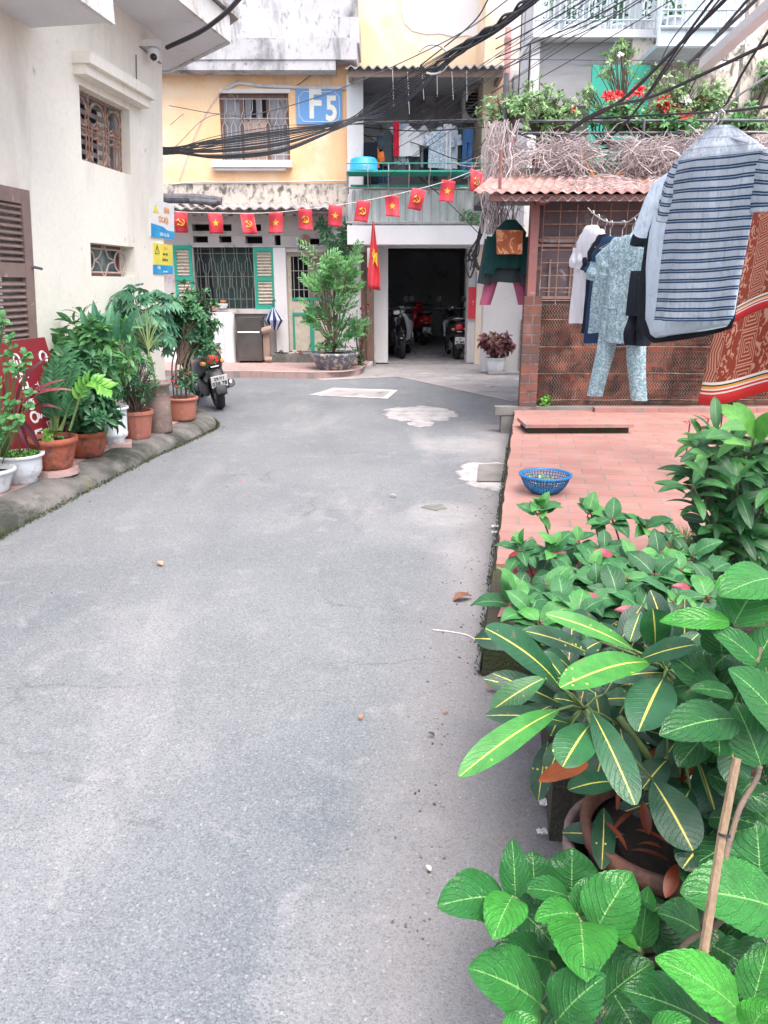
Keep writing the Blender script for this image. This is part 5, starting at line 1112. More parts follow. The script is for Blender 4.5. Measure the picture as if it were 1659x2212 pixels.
# balcony laundry
BG = 'laundry hung along the balcony over the garage'
bl = [('black_trousers', 'black clothes hanging at the left end of the balcony laundry', 'P', c_black, 800, 300, .12, .75), ('orange_top', 'small orange top among the black clothes on the balcony', 'G', c_orange, 808, 300, .10, .42),
      ('black_trousers', 'dark navy trousers left of the white shirts on the balcony', 'P', c_navy, 828, 285, .12, .8), ('white_shirt', 'white shirt with a red scarf hanging on the balcony', 'G', c_white, 848, 265, .14, .6),
      ('red_scarf', 'narrow red scarf between white shirts on the balcony', 'S', c_red, 856, 262, .05, .58), ('white_shirt', 'wide short white shirt in the middle of the balcony laundry', 'G', c_white, 884, 263, .20, .5),
      ('grey_trousers', 'grey trousers below the wide white shirt on the balcony', 'P', c_grey, 893, 300, .13, .55), ('white_shirt', 'long white shirt left of the blue floral shirt', 'G', c_white, 915, 262, .11, .7),
      ('floral_shirt', 'blue floral shirt hanging right of the middle of the balcony', 'G', c_bfl, 951, 265, .21, .68), ('black_skirt', 'black skirt showing below the white and floral shirts', 'S', c_black, 929, 320, .12, .42),
      ('white_shirt', 'narrow pale shirt right of the blue floral shirt', 'G', c_pale, 980, 262, .09, .72), ('brown_trousers', 'dark brown trousers beside the blue jeans on the balcony', 'P', c_grey, 997, 265, .07, .8),
      ('blue_jeans', 'blue jeans at the right end of the balcony laundry', 'P', cloth('blue_denim', (.06, .14, .32)), 1011, 270, .09, .8),
      ('grey_shirt', 'grey shirt hanging between the navy trousers and the first white shirt', 'G', c_grey, 838, 272, .11, .6), ('pale_towel', 'pale towel hanging behind the wide white shirt', 'S', c_pale, 872, 265, .10, .7), ('checked_cloth', 'pink checked cloth low on the balcony laundry line', 'S', c_plaid, 905, 300, .08, .6), ('white_towel', 'white towel right of the blue floral shirt', 'S', c_white, 967, 268, .07, .75), ('dark_trousers', 'black trousers hanging below the white shirts', 'P', c_black, 935, 290, .10, .72)]
for i, (nm, lb, kd, m, x, y, w_, L_) in enumerate(bl):
    Yb = 15.25+.07*(i % 4); top = PY(x, y, Yb)
    if kd == 'P': pants(nm, lb, 'trousers', top, R.uniform(-.3, .3), m, w=w_, L=L_, legw=w_*.5, group=BG, spread=.01, sd=i)
    elif kd == 'G': garment(nm, lb, 'shirt', top, R.uniform(-.25, .25), m, w=w_, L=L_, sl=.22, group=BG, n=16, nr=8, sa=.18, sd=i, neck=.05, dep=.04)
    else:
        b = MB(); p = top; b.grid(lambda u, v: p+V((-w_+2*w_*u, .02*math.sin(u*12), -L_*v)), 10, 4); b.build(nm, m, label=lb, cat='garment', group=BG, thick=.006)
b = MB(); b.tube([PY(765, 268, 15.3), PY(1045, 262, 15.3)], .012, 5); b.build('laundry_pole', m_cable2, label='dark pole carrying the laundry across the balcony', cat='pole')
b = MB(); b.tube([PY(770, 160+104, 15.6), PY(1080, 160+96, 15.6)], .008, 4); b.build('laundry_wire', m_pipe, label='pale wire strung across the balcony above the laundry', cat='wire')
# ================= flags
FG = 'red paper flags on the bunting string'
def starpts(c, r, ax, az): 
    out = []
    for k in range(10):
        q = PI/2+PI*k/5; rr = r if k % 2 == 0 else r*.4; out.append(c+ax*(rr*math.cos(q))+az*(rr*math.sin(q)))
    return out
fl = [(392, 458, 0), (464, 460, .03), (533, 461, -.02), (596, 459, .02), (659, 452, -.05), (725, 444, -.10), (786, 434, -.10), (846, 422, -.1), (905, 408, -.12), (969, 390, -.14), (1030, 368, -.2), (1072, 372, -.5)]
names = {1: 'star', 0: 'hammer and sickle'}
neigh = ['leftmost of the string, beside the cream wall', 'left of the green shutter', 'above the window of the yellow house', 'above the narrow vent', 'left of the round ornament', 'at the corner of the balcony', 'left end of the balcony railing', 'second over the balcony railing', 'third over the balcony railing', 'fourth over the balcony railing', 'last whole flag before the tin roof', 'half hidden behind the tin roof']
fp_ = []
for i, (x, y, ti) in enumerate(fl):
    Yf = 12.6-.25*(i/11) if i < 11 else 11.9
    top = PY(x, y, Yf); fp_.append(top); k = i % 2
    t = thing('bunting_flag', 'red flag with yellow %s, %s' % (names[k], neigh[i]), 'flag', top, FG)
    w_, h_ = .105, .295; Mr = Mx.Translation(top) @ Mx.Rotation(-ti if i < 11 else .5, 4, 'Y') @ Mx.Rotation(R.uniform(-.25, .25), 4, 'Z')
    ph = R.uniform(0, 6); am = R.uniform(.010, .030); sk = R.uniform(-.2, .2)
    def S_(x_, z_, o=0): return Mr @ V((x_+sk*z_, am*math.sin(x_*28+ph)*(1+(-z_)*2)+am*math.sin(z_*14+ph)+o, z_))
    b = MB(); b.grid(lambda u, v: S_(-w_+2*w_*u, -h_*v), 10, 10); b.build('cloth', m_flagr, t, smooth=True, thick=.002)
    b = MB(); cz = -h_*.5; AX, AZ = V((1, 0, 0)), V((0, 0, 1))
    if k: pts = starpts(V((0, 0, cz)), .055, AX, AZ); b.poly([S_(p.x, p.z, -.007) for p in pts], Mr.to_3x3() @ V((0, .006, 0)))
    else:
        arc = [V((.045*math.cos(q), 0, cz+.045*math.sin(q))) for q in [-2.4+3.6*j/10 for j in range(11)]]
        b.tube([S_(p.x, p.z, -.007) for p in arc], [.004+.006*math.sin(PI*j/10) for j in range(11)], 5)
        b.tube([S_(-.045, cz-.05, -.008), S_(-.02, cz-.02, -.008)], .006, 5)
        b.tube([S_(-.03, cz+.03, -.008), S_(.035, cz-.035, -.008)], .006, 5); b.tube([S_(-.045, cz+.018, -.008), S_(-.015, cz+.045, -.008)], .009, 5)
    b.build('emblem', m_flagy, t)
b = MB(); b.tube(spline([PY(340, 452, 12.6)]+[p+V((0, 0, .0)) for p in fp_], 4), .006, 4); b.build('bunting_string', m_pipe, label='white string carrying the red bunting flags across the lane', cat='string')
b = MB(); p = [PL(362, 597), PL(376, 612)]; b.add([LW(p[0][0], p[0][1], .004), LW(p[1][0], p[0][1], .004), LW(p[1][0], p[1][1], .004), LW(p[0][0], p[1][1], .004)], [(0, 1, 2, 3)]); b.build('torn_sticker', m_blueg_ if False else pm('torn_colour_sticker', (.7, .66, .66), (.2, .35, .55), 40, .8, 0, st=((.7, .2, .12), 60, .5, .55)), label='torn faded sticker below the yellow notice on the cream wall', cat='sticker', thick=.002)
t = thing('hanging_flag', 'long red flag with yellow star drooping from its pole by the garage pillar', 'flag', PY(803, 600, 14.7))
b = MB(); top = PY(806, 480, 14.75)
def HF(u, v, o=0):
    z = -1.08*v-.1*u*v; wd = .03+.20*min(1, v*1.3); return top+V(((u-.45)*wd, .05*math.sin(u*9+v*2)+o, z-.12*(1-u)*v*.5))
b.grid(lambda u, v: HF(u, v), 16, 14); b.build('cloth', m_flagr, t, smooth=True, thick=.003)
b = MB(); q = [(.55, .38), (.70, .46), (.95, .44), (.78, .53), (.85, .66), (.62, .58), (.35, .64), (.48, .53), (.25, .47), (.48, .46)]
b.poly([HF(u, v, -.035) for u, v in q], (0, .01, 0)); b.build('star', m_flagy, t)
b = MB(); b.tube([PY(800, 640, 14.8), PY(806, 478, 14.78)], .014, 6); b.build('pole', m_wood, t)
# ================= cables
CG = 'black cables bundled over the lane'
A0 = (366, 328, 10.6); 
for i in range(34):
    a, c = R.uniform(-1, 1), R.uniform(-1, 1); r = R.uniform(.004, .0095)
    sp = R.uniform(-1, 1)
    pts = [PY(300, 322+6*a, 10.2), PY(372, 326+8*a, 11.0), PY(470, 318+25*sp, 12.2), PY(600, 302+30*sp, 13.5), PY(690, 282+15*sp, 14.3), PY(752, 264+7*a, 14.8),
           PT(830, 222+34*c, 13.2), PT(905, 172+28*c, 12.2), PT(985, 112+12*c, 11.2), PT(1070, 62+10*c, 10.2), PT(1155, -2+9*c, 9.2), PT(1230, -60+9*c, 8.4)]
    if sp < -.6 and i % 2: pts[2] = PY(470, 300, 12.2)
    b = MB(); b.tube(spline(pts, 6), r, 5); b.build('bundled_cable', m_cable, label='black cable in the thick bundle sagging across the yellow house and up to the top', cat='cable', group=CG)
b = MB()
for k in range(3):
    pts = []
    for j in range(60):
        f = j/59; base = spline([PT(925, 158, 12.1), PT(985, 113, 11.1), PT(1070, 58, 10.1), PT(1155, -6, 9.1)], 20); p = base[int(f*59)]
        pts.append(p+V((.05*math.cos(f*14+k*2), 0, .05*math.sin(f*14+k*2))))
    b.tube(pts, .018, 5)
b.build('twisted_cable', m_cable, label='thickest twisted part of the black cable bundle at the top middle', cat='cable')
SG = 'single overhead wires'
singles = [([(365, 228), (470, 246), (560, 245), (740, 190), (980, 80), (1110, -10)], 13, 9, .007, 'wire sagging across the upper window and rising past the F5 sign'),
  ([(372, 322), (475, 247), (640, 300)], 12, 15, .006, 'wire in a shallow peak left of the upper window of the yellow house'),
  ([(368, 270), (408, 235)], 12, 15.2, .006, 'short thin wire at the left of the yellow wall'),
  ([(745, 262), (870, 170), (1010, 60), (1060, -10)], 14.8, 9, .010, 'pale brown wire just above the cable bundle'),
  ([(757, 272), (900, 283), (1060, 275), (1180, 290)], 15, 9.5, .010, 'dark wire crossing in front of the balcony laundry'),
  ([(757, 290), (880, 305), (1000, 345), (1060, 285)], 15, 12, .008, 'sagging dark wire lower across the balcony laundry'),
  ([(757, 272), (830, 320), (960, 430), (1035, 505)], 14.8, 13, .008, 'thin wire running down over the balcony to the garage corner'),
  ([(1071, 106), (1220, 26), (1280, -10)], 10, 7, .008, 'thin wire at the top right, first of the parallel wires'),
  ([(1071, 84), (1180, 25), (1240, -10)], 10, 7, .008, 'thin wire at the top right above its neighbour'),
  ([(1071, 60), (1150, 0)], 10, 8, .008, 'thin short wire next to the cable trunk at the top'),
  ([(1071, 125), (1250, 52), (1370, -10)], 10, 7, .008, 'thin wire crossing the white caged balcony'),
  ([(1090, 148), (1300, 50), (1400, -8)], 10, 7, .007, 'thin wire crossing the pots of the caged balcony'),
  ([(1000, 190), (1180, 95), (1345, 20)], 12, 7, .006, 'thin wire rising over the grey parapet'),
  ([(1080, 128), (1360, 130), (1680, 131)], 11, 9, .006, 'thin white wire strung level below the caged balconies'),
  ([(1574, -8), (1461, 103), (1347, 213), (1262, 262), (1205, 300)], 6, 8.6, .016, 'thick black cable curving down from the top right to the vines'),
  ([(1545, -8), (1472, 92), (1397, 206), (1355, 262), (1310, 305)], 6, 8.6, .012, 'black cable beside the thick one ending at the coils'),
  ([(1560, -8), (1480, 92), (1405, 200), (1345, 275)], 6, 8.6, .008, 'thin black cable between the two thick right hand cables'),
  ([(1530, -8), (1452, 85), (1420, 150)], 6, 8, .006, 'fine wire next to the right hand cables at the top'),
  ([(1680, 84), (1540, 150), (1408, 209), (1319, 230), (1255, 262), (1213, 296)], 5, 8.6, .013, 'black cable sloping from the right edge to the vines'),
  ([(1700, 225), (1560, 241), (1422, 248), (1177, 262)], 4.5, 9, .010, 'dark pole like wire level behind the striped t-shirt hanger'),
  ([(1670, 50), (1603, 160), (1564, 234), (1521, 294)], 6, 8, .012, 'knotted black cable dropping at the far right'),
  ([(1071, 270), (1160, 285), (1259, 305), (1340, 312), (1425, 301), (1514, 294)], 9.1, 8.6, .014, 'black cable sagging through the dry vines'),
  ([(1075, 262), (1150, 300), (1260, 325), (1330, 318)], 9.1, 8.7, .012, 'second black cable sagging through the dry vines')]
for pts, t0, t1, r, lb in singles:
    n = len(pts); b = MB(); b.tube(spline([PT(x, y, t0+(t1-t0)*i/(n-1)) for i, (x, y) in enumerate(pts)], 8), r, 5)
    b.build('overhead_wire', m_cable if r > .0075 else m_cable2, label=lb, cat='wire', group=SG)
for k in range(9):
    x0 = R.uniform(980, 1080); y0 = 250-(x0-980)*1.1+R.uniform(-70, 60); x1 = x0+R.uniform(260, 420); y1 = y0-(x1-x0)*R.uniform(.48, .68)
    b = MB(); b.tube(spline([PT(x0-150, y0+120+R.uniform(-25, 25), 13), PT(x0, y0+12, 11.5), PT((x0+x1)/2, (y0+y1)/2+8, 9.5), PT(x1, y1, 7.5), PT(x1+120, y1-75, 6.5)], 6), R.uniform(.003, .0055), 4)
    b.build('thin_wire', m_cable, label='one of the thin dark wires fanning up to the top right beside the cable bundle', cat='wire', group='thin wires fanning to the upper right')
b = MB()
for k in range(5):
    rr = 44-5*k; b.tube([PT(1322+k*3+rr*math.cos(q), 272+k*4+rr*.95*math.sin(q), 8.6+.06*math.sin(q+k)) for q in [2*PI*j/26 for j in range(27)]], .010, 5)
b.build('cable_coil', m_cable, label='loops of spare black cable hanging in front of the vines', cat='cable coil')
b = MB()
for k in range(7):
    j = lambda s: R.uniform(-s, s)
    b.tube(spline([PT(1075+j(8), 300+j(10), 9.2), PT(1072+j(9), 400+j(10), 9.4), PT(1052+j(8), 455+j(10), 10.5), PT(1040+j(6), 500+j(9), 12), PT(1022+j(10), 545+j(8), 13.5), PT(1015+j(8), 575+j(12), 13.6)], 6), .012, 5)
b.tube(spline([PT(1022, 550, 13.4), PT(1035, 580, 13.4), PT(1058, 570, 13.2), PT(1068, 520, 12.9), PT(1075, 480, 12.5)], 8), .035, 6)
b.tube(spline([PT(1020, 540, 13.5), PT(1005, 560, 13.6), PT(1015, 600, 13.6), PT(1030, 560, 13.5)], 8), .015, 6)
b.build('drooping_cables', m_cable, label='tangle of black cables drooping at the right corner of the garage', cat='cable')
b = MB()
for (x0, y0, x1, y1) in ((846, 128, 870, 190), (905, 110, 960, 150)):
    pass
b.tube([PT(935+34*math.cos(q), 128+32*math.sin(q), 11.6) for q in [-2.6+4.6*j/16 for j in range(17)]], .016, 5); b.tube([PT(905, 115, 11.6), PT(905, 145, 11.6)], .014, 5)
b.build('cable_ring', m_iron, label='pale iron ring looped round the cable bundle above the balcony', cat='ring')
b = MB()
for k in range(6):
    x = 848+k*32; b.tube([PY(x, 150+R.uniform(-5, 5), 14.6), PY(x+R.uniform(-3, 6), 262-R.uniform(0, 60), 14.7)], .006, 4)
b.build('hanging_wires', m_pipe, label='thin pale wires hanging from the balcony roof', cat='wire')
# ================= scooters
def scooter(lab, mats, loc, yaw, lean=0.0, plate=('29-Y1', '038.78'), grp=None, face=False, steer=0.0):
    bm_, acc = mats
    M = Mx.Translation(loc) @ Mx.Rotation(yaw, 4, 'Z') @ Mx.Rotation(lean, 4, 'Y')
    t = thing('motor_scooter', lab, 'scooter', loc, grp)
    T = lambda *p: M @ V(p)
    b = MB(); b.loft([(-.52, 0, .66, .10, .10), (-.49, 0, .66, .20, .19), (-.40, 0, .63, .27, .27), (-.22, 0, .60, .33, .33), (.0, 0, .57, .35, .38), (.2, 0, .52, .34, .42), (.33, 0, .45, .30, .36), (.40, 0, .38, .24, .2)], 18, M=M)
    b.build('rear_body', bm_, t, smooth=True)
    b = MB(); b.loft([(-.40, 0, .785, .14, .05), (-.34, 0, .80, .24, .08), (-.1, 0, .80, .28, .10), (.12, 0, .775, .27, .11), (.34, 0, .74, .20, .10), (.42, 0, .70, .12, .05)], 16, M=M); b.build('seat', m_black, t, smooth=True)
    b = MB(); b.tube(spline([T(.13, -.12, .74), T(.16, -.3, .80), T(.12, -.50, .83), T(0, -.54, .835), T(-.12, -.50, .83), T(-.16, -.3, .80), T(-.13, -.12, .74)], 5), .014, 8); b.build('grab_rail', m_chrome, t, smooth=True)
    b = MB(); b.loft([(-.535, 0, .665, .10, .085), (-.52, 0, .665, .145, .12), (-.47, 0, .66, .17, .13)], 14, M=M); b.build('tail_light', m_redl, t, smooth=True)
    for s_ in (-1, 1):
        b = MB(); b.loft([(-.50, s_*.105, .62, .03, .04), (-.47, s_*.12, .62, .05, .06), (-.40, s_*.13, .62, .04, .05)], 8, M=M); b.build('indicator', m_orange, t, smooth=True)
    b = MB(); b.box(T(0, -.53, .575), (.10, .012, .014), M.to_3x3()); b.build('rear_badge', m_platew, t)
    b = MB(); b.loft([(-.42, 0, .50, .22, .16), (-.50, 0, .46, .20, .14), (-.57, 0, .38, .17, .08), (-.63, 0, .30, .15, .05), (-.65, 0, .24, .13, .03)], 12, M=M); b.build('rear_fender', m_black, t, smooth=True)
    Rt = Mx.Rotation(.35, 3, 'X'); cp = T(0, -.635, .40)
    b = MB(); b.box(cp, (.205, .006, .155), M.to_3x3() @ Rt); pt_ = b.build('number_plate', m_platew, t)
    PM = Mx.Translation(cp) @ (M.to_3x3() @ Rt).to_4x4() @ Mx(((1, 0, 0, 0), (0, 0, -1, -.0045), (0, 1, 0, 0), (0, 0, 0, 1)))
    b = MB(); b.text(plate[0], .055, PM @ Mx.Translation((0, .038, 0)), 0, 1, .001); b.text(plate[1], .072, PM @ Mx.Translation((0, -.032, 0)), 0, .95, .0015); b.build('digits', m_blk_let, pt_)
    def wheel(nm, c, st=0):
        Q = M @ Mx.Translation(c) @ Mx.Rotation(st, 4, 'Z') @ Mx.Rotation(PI/2, 4, 'Y')
        b = MB(); prof = [(.165, -.045), (.20, -.055), (.235, -.045), (.25, -.015), (.25, .015), (.235, .045), (.20, .055), (.165, .045), (.165, -.045)]
        b.lathe(prof, Q.translation, 36, M=Q.to_3x3(), caps=False); w = b.build(nm, m_rubber, t, smooth=True)
        b = MB(); b.lathe([(.168, -.035), (.15, -.03), (.15, .03), (.168, .035)], Q.translation, 28, M=Q.to_3x3(), caps=False); b.lathe([(.04, -.05), (.04, .05)], Q.translation, 12, M=Q.to_3x3())
        for k in range(5):
            q = 2*PI*k/5; b.tube([Q @ V((.035*math.cos(q), .035*math.sin(q), 0)), Q @ V((.155*math.cos(q+.2), .155*math.sin(q+.2), 0))], .014, 5)
        b.build('rim', acc, w)
    wheel('wheel', (0, -.30, .25)); wheel('wheel', (0, .95, .25), steer)
    b = MB(); b.loft([(.33, 0, .36, .26, .14), (.5, 0, .30, .36, .08), (.68, 0, .34, .34, .12)], 12, M=M); b.build('footboard', m_black, t, smooth=True)
    b = MB(); b.loft([(.64, 0, .36, .34, .22), (.70, 0, .55, .42, .36), (.74, 0, .72, .38, .40), (.80, 0, .80, .26, .30), (.86, 0, .74, .14, .2)], 16, M=M); b.build('leg_shield', bm_, t, smooth=True)
    b = MB(); b.loft([(.70, 0, .44, .10, .10), (.82, 0, .52, .15, .10), (.95, 0, .54, .16, .08), (1.08, 0, .50, .15, .07), (1.18, 0, .42, .10, .04)], 12, M=M); b.build('front_fender', bm_, t, smooth=True)
    b = MB()
    for s_ in (-1, 1): b.tube([T(s_*.075, .95, .25), T(s_*.07, .83, .62)], .02, 6)
    b.build('fork', m_cable2, t)
    b = MB(); b.loft([(.62, 0, .98, .14, .08), (.70, 0, 1.0, .26, .13), (.80, 0, .98, .24, .15), (.88, 0, .95, .16, .11)], 14, M=M); h = b.build('handlebar_cowl', bm_, t, smooth=True)
    b = MB(); b.loft([(.88, 0, .95, .15, .10), (.905, 0, .95, .11, .07)], 14, M=M); b.build('headlight', m_silver if not face else m_platew, t, smooth=True)
    b = MB(); b.tube([T(-.36, .56, 1.0), T(-.2, .68, 1.0), T(.2, .68, 1.0), T(.36, .56, 1.0)], .017, 8); b.build('handlebar', m_black, t)
    for s_ in (-1, 1):
        b = MB(); b.tube([T(s_*.2, .68, 1.0), T(s_*.25, .66, 1.16)], .007, 6); b.lathe([(0, -.01), (.055, -.008), (.06, .004), (.05, .012)], T(s_*.27, .66, 1.2), 16, M=M.to_3x3() @ Mx.Rotation(PI/2, 3, 'X')); b.build('mirror', m_black, t)
    b = MB(); b.tube([T(.14, .1, .24), T(.17, -.1, .25), T(.18, -.42, .32)], [.03, .05, .055], 12); b.build('exhaust', m_chrome, t, smooth=True)
    b = MB(); b.loft([(-.30, -.12, .26, .07, .14), (-.1, -.12, .27, .08, .2), (.15, -.1, .3, .08, .2)], 10, M=M); b.build('engine_case', m_cable2, t, smooth=True)
    b = MB(); b.tube([T(-.08, .25, .22), T(-.22, .18, .0-.0)], .012, 6); b.build('side_stand', m_cable2, t)
    return t
sp_ = PZ(470, 884, 0)
M0 = V((sp_.x, sp_.y, 0))+V((-.09, .30, 0))
scooter('glossy black scooter parked past the cream wall, rear towards the lane', (m_blackgloss, m_cable2), M0, math.radians(24), math.radians(-9), steer=.4)
scooter('scooter with red tail light just inside the garage on the right', (m_blackgloss, m_cable2), PZ(987, 778, .03)+V((0, .55, 0)), math.radians(4), 0, plate=('30', 'F7 M4'))
scooter('silver scooter facing out at the left side of the garage mouth', (m_silver, m_silver), PY(880, 745, 17.7)*1.0, math.radians(172), .1, plate=('29', '112.04'), face=True)
scooter('dark scooter leaning against the left pillar inside the garage', (m_blackgloss, m_chrome), PY(851, 745, 17.5), math.radians(190), .12, plate=('29', '330.15'), face=True)
scooter('red tailed scooter deeper in the middle of the dark garage', (m_redl, m_cable2), PY(910, 720, 20.5), math.radians(8), .05, plate=('29', '408.11'))
for o in list(C.objects):
    if o.name.startswith('motor_scooter') and o.parent is None and o.location.y > 14:
        o.location.z = .03
# ================= small things
t = thing('basket', 'blue plastic colander basket with washed greens on the red terrace', 'basket', PZ(1176, 1062, .255)); c = org[t.name].copy(); c.z = .255
b = MB(); n = 48; prof = [(.085, 0), (.11, .02), (.135, .05), (.150, .085), (.158, .112)]
for k in range(n):
    q = 2*PI*k/n; b.tube([c+V((r*math.cos(q+.0*z), r*math.sin(q), z+.003)) for r, z in prof], .0035, 4)
for r, z in [(.098, .012), (.115, .028), (.127, .043), (.139, .060), (.147, .078), (.153, .095)]:
    b.tube([c+V((r*math.cos(q), r*math.sin(q), z+.003)) for q in [2*PI*j/36 for j in range(37)]], .0032, 4, cap=False)
b.lathe([(0, .003), (.088, .003), (.088, .007), (0, .008)], c, 24); b.build('mesh_bowl', m_basket, t)
b = MB(); b.lathe([(.150, .108), (.168, .108), (.170, .120), (.152, .122), (.150, .108)], c, 40, caps=False); b.build('rim', m_tub if False else pm('basket_rim_blue', (.01, .17, .42), None, 4, .35, 0), t, smooth=True)
m_greens = leafmat('washed_greens', (.03, .12, .03), (.10, .28, .08), (.35, .5, .3), (.3, .45, .2), trans=.2)
b = MB()
for k in range(60):
    q, r = R.uniform(0, 6.3), .12*math.sqrt(R.random()); p = c+V((r*math.cos(q), r*math.sin(q), .05+R.uniform(0, .045)))
    b.leaf(p, p+V((R.uniform(-.03, .03), R.uniform(-.03, .03), R.uniform(0, .02))), V((0, 0, 1)), .022, 'ovate', 3, 1, tint=R.random())
b.build('greens', m_greens, t)
q = F(513, 686, 581, 790, 15.0); t = thing('metal_cabinet', 'rusty grey metal cabinet standing on the pavement under the umbrella', 'cabinet', ((q[0]+q[1])/2, 15.0, .1))
zt_ = q[3]; xm = q[0]+(q[1]-q[0])*.78
b = MB(); b.box(((q[0]+xm)/2, 15.15, (.14+zt_)/2), (xm-q[0], .42, zt_-.14)); b.build('body', m_steel, t)
b = MB(); b.bb(q[0]+.02, xm-.02, 14.925, 14.937, .2, .1+(zt_-.1)*.66); b.bb(q[0]+.02, xm-.02, 14.925, 14.937, .1+(zt_-.1)*.7, zt_-.03); b.build('doors', m_steel, t)
b = MB(); b.tube([(q[0]+.03, 14.92, .1+(zt_-.1)*.68), (xm-.03, 14.92, .1+(zt_-.1)*.68)], .014, 5); b.build('handle', m_chrome, t)
b = MB(); b.bb(xm+.01, q[1], 15.05, 15.2, .14, zt_-.22); b.tube([(xm, 15.02, zt_-.25), (q[1]+.06, 15.02, zt_-.2)], .06, 8); b.tube([(xm+.05, 15.0, .16), (q[1]+.05, 15.0, .16)], .05, 8); b.build('side_box', m_ply, t)
b = MB()
for s_ in (0, 1): 
    for w_ in (0, 1): b.bb(q[0]+.03+s_*(xm-q[0]-.1), q[0]+.07+s_*(xm-q[0]-.1), 15.0+w_*.3, 15.04+w_*.3, .1, .14)
b.build('feet', m_black, t)
m_stk = pm('faded_flower_sticker', (.45, .16, .17), (.2, .3, .25), 20, .6, 0); q = F(452, 676, 505, 784, 15.1); t = thing('white_cabinet', 'white cabinet with floral stickers on the pavement left of the metal cabinet', 'cabinet', ((q[0]+q[1])/2, 15.1, .1))
b = MB(); b.bb(q[0]-.9, q[1]-.03, 15.15, 15.5, .1, q[3]); b.tube([(q[1]-.08, 15.12, .1), (q[1]-.08, 15.12, q[3]-.02)], .11, 14); b.build('body', m_white, t)
for (dx, z, r) in ((-.35, .85, .05), (-.30, 1.1, .035), (-.42, .6, .04), (-.33, .35, .05), (-.38, 1.25, .03), (-.28, .28, .03)):
    b = MB(); cc_ = V((q[1]+dx, 15.147, z)); pts = [cc_+V((r*(1+.5*math.cos(5*a))*math.cos(a), 0, r*(1+.5*math.cos(5*a))*math.sin(a))) for a in [2*PI*j/30 for j in range(30)]]
    b.poly(pts, (0, .002, 0)); b.build('flower_sticker', m_stk, t)
# umbrella hung below the shutter
t = thing('folded_umbrella', 'small blue and white umbrella hanging half open under the green shutter', 'umbrella', PY(590, 700, 15.3))
b = MB(); c = PY(590, 664, 15.25); n = 16; 
for s2 in (0, 1):
    for k in range(n):
        if k % 2 != s2: continue
        a0_, a1_ = 2*PI*k/n, 2*PI*(k+1)/n; am_ = (a0_+a1_)/2+R.uniform(-.1, .1)
        def U(a, r, z): return c+V((r*math.cos(a), r*.6*math.sin(a), -z))
        b.add([U(a0_, .02, 0), U(a1_, .02, 0), U(a1_, .19, .24), U(am_, .15, .26), U(a0_, .17, .24), U(a1_, .07, .42), U(a0_, .07, .42)], [(0, 1, 2, 3, 4), (4, 3, 2, 5, 6)], None, s2)
b.build('canopy', [cloth('violet_nylon', (.05, .05, .16)), c_pale], t, thick=.003); b = MB(); b.tube([c+V((0, 0, -.42)), c+V((0, 0, .12)), c+V((.03, 0, .15)), c+V((.05, 0, .11))], .010, 6); b.build('handle', m_black, t)
# bowls on the sill
for (x, y, r, m, lb) in ((482, 666, .10, m_pot_white, 'white and orange bowl on the window sill'), (466, 668, .07, m_orange, 'small brown jar on the window sill left of the bowl'), (444, 684, .09, m_tub, 'blue cup standing below the window sill'), (482, 655, .06, m_orange, 'orange pot standing behind the white bowl')):
    b = MB(); c = PY(x, y, 15.36); b.lathe([(r*.6, 0), (r*.95, r*.5), (r, r*.9), (r*.9, r*.9), (r*.6, r*.3), (0, r*.2)], c, 16); b.build('bowl', m, label=lb, cat='bowl')
# slippers, shoes
for i, (x, y, m, lb, w_) in enumerate(((608, 771, m_black, 'black slippers on the doorstep of the yellow house', .16), (637, 773, m_cream_slat, 'pale slipper on the doorstep', .08), (650, 773, m_redlac, 'red brown shoe on the doorstep beside the pale slipper', .08))):
    t = thing('slipper', lb, 'footwear', PY(x, y, 15.12)); c = org[t.name].copy(); c.z = .26; t.location.z = .26; org[t.name] = c
    b = MB(); b.loft([(-.12, 0, .012, .05, .02), (-.08, 0, .012, .085, .02), (.02, 0, .012, .07, .02), (.1, 0, .012, .08, .02), (.13, 0, .012, .04, .02)], 10, M=Mx.Translation(c) @ Mx.Rotation(1.2+i, 4, 'Z')); b.build('sole', m, t)
    b = MB(); b.tube([c+V((-.04, -.04, .02)), c+V((0, -.03, .06)), c+V((.04, -.04, .02))], .018, 6); b.build('strap', m, t)
# litter on the road
m_dry = leafmat('dry_leaf', (.16, .06, .03), (.34, .14, .07), (.55, .32, .2), (.2, .1, .05), trans=.1)
m_paper = pm('crumpled_paper', (.72, .70, .68), None, 20, .8, .3, 60)
lit = [(345, 1220, .07, m_dry, 'dry reddish leaf lying in the left of the road'), (780, 1552, .035, m_dry, 'pale dry leaf on the road in the middle'), (931, 1590, .03, m_black, 'small black scrap on the road'), (962, 1540, .025, m_dry, 'tiny brown leaf on the road left of the plants'),
       (1000, 1295, .12, m_dry, 'dry twig and leaf at the edge of the road'), (520, 1040, .03, m_flagr, 'red scrap on the road'), (925, 1880, .025, m_paper, 'tiny white scrap at the bottom of the road'), (1060, 1492, .05, m_dry, 'brown leaf by the terrace corner'), (610, 852, .03, m_black, 'dark scrap far up the road'), (848, 1073, .06, m_apron, 'round grey stain like disc on the road')]
for (x, y, s_, m, lb) in lit:
    p = PZ(x, y, .006); b = MB(); an = R.uniform(0, 3); d = V((math.cos(an), math.sin(an)*.6, 0))
    b.leaf(p-d*s_/2+V((0, 0, .004)), p+d*s_/2+V((0, 0, .012)), V((0, 0, 1)), s_*.5, 'ovate', 4, 1, .1, .5, tint=R.random()); b.build('fallen_leaf' if m is m_dry else 'litter_scrap', m, label=lb, cat='litter', thick=.001)
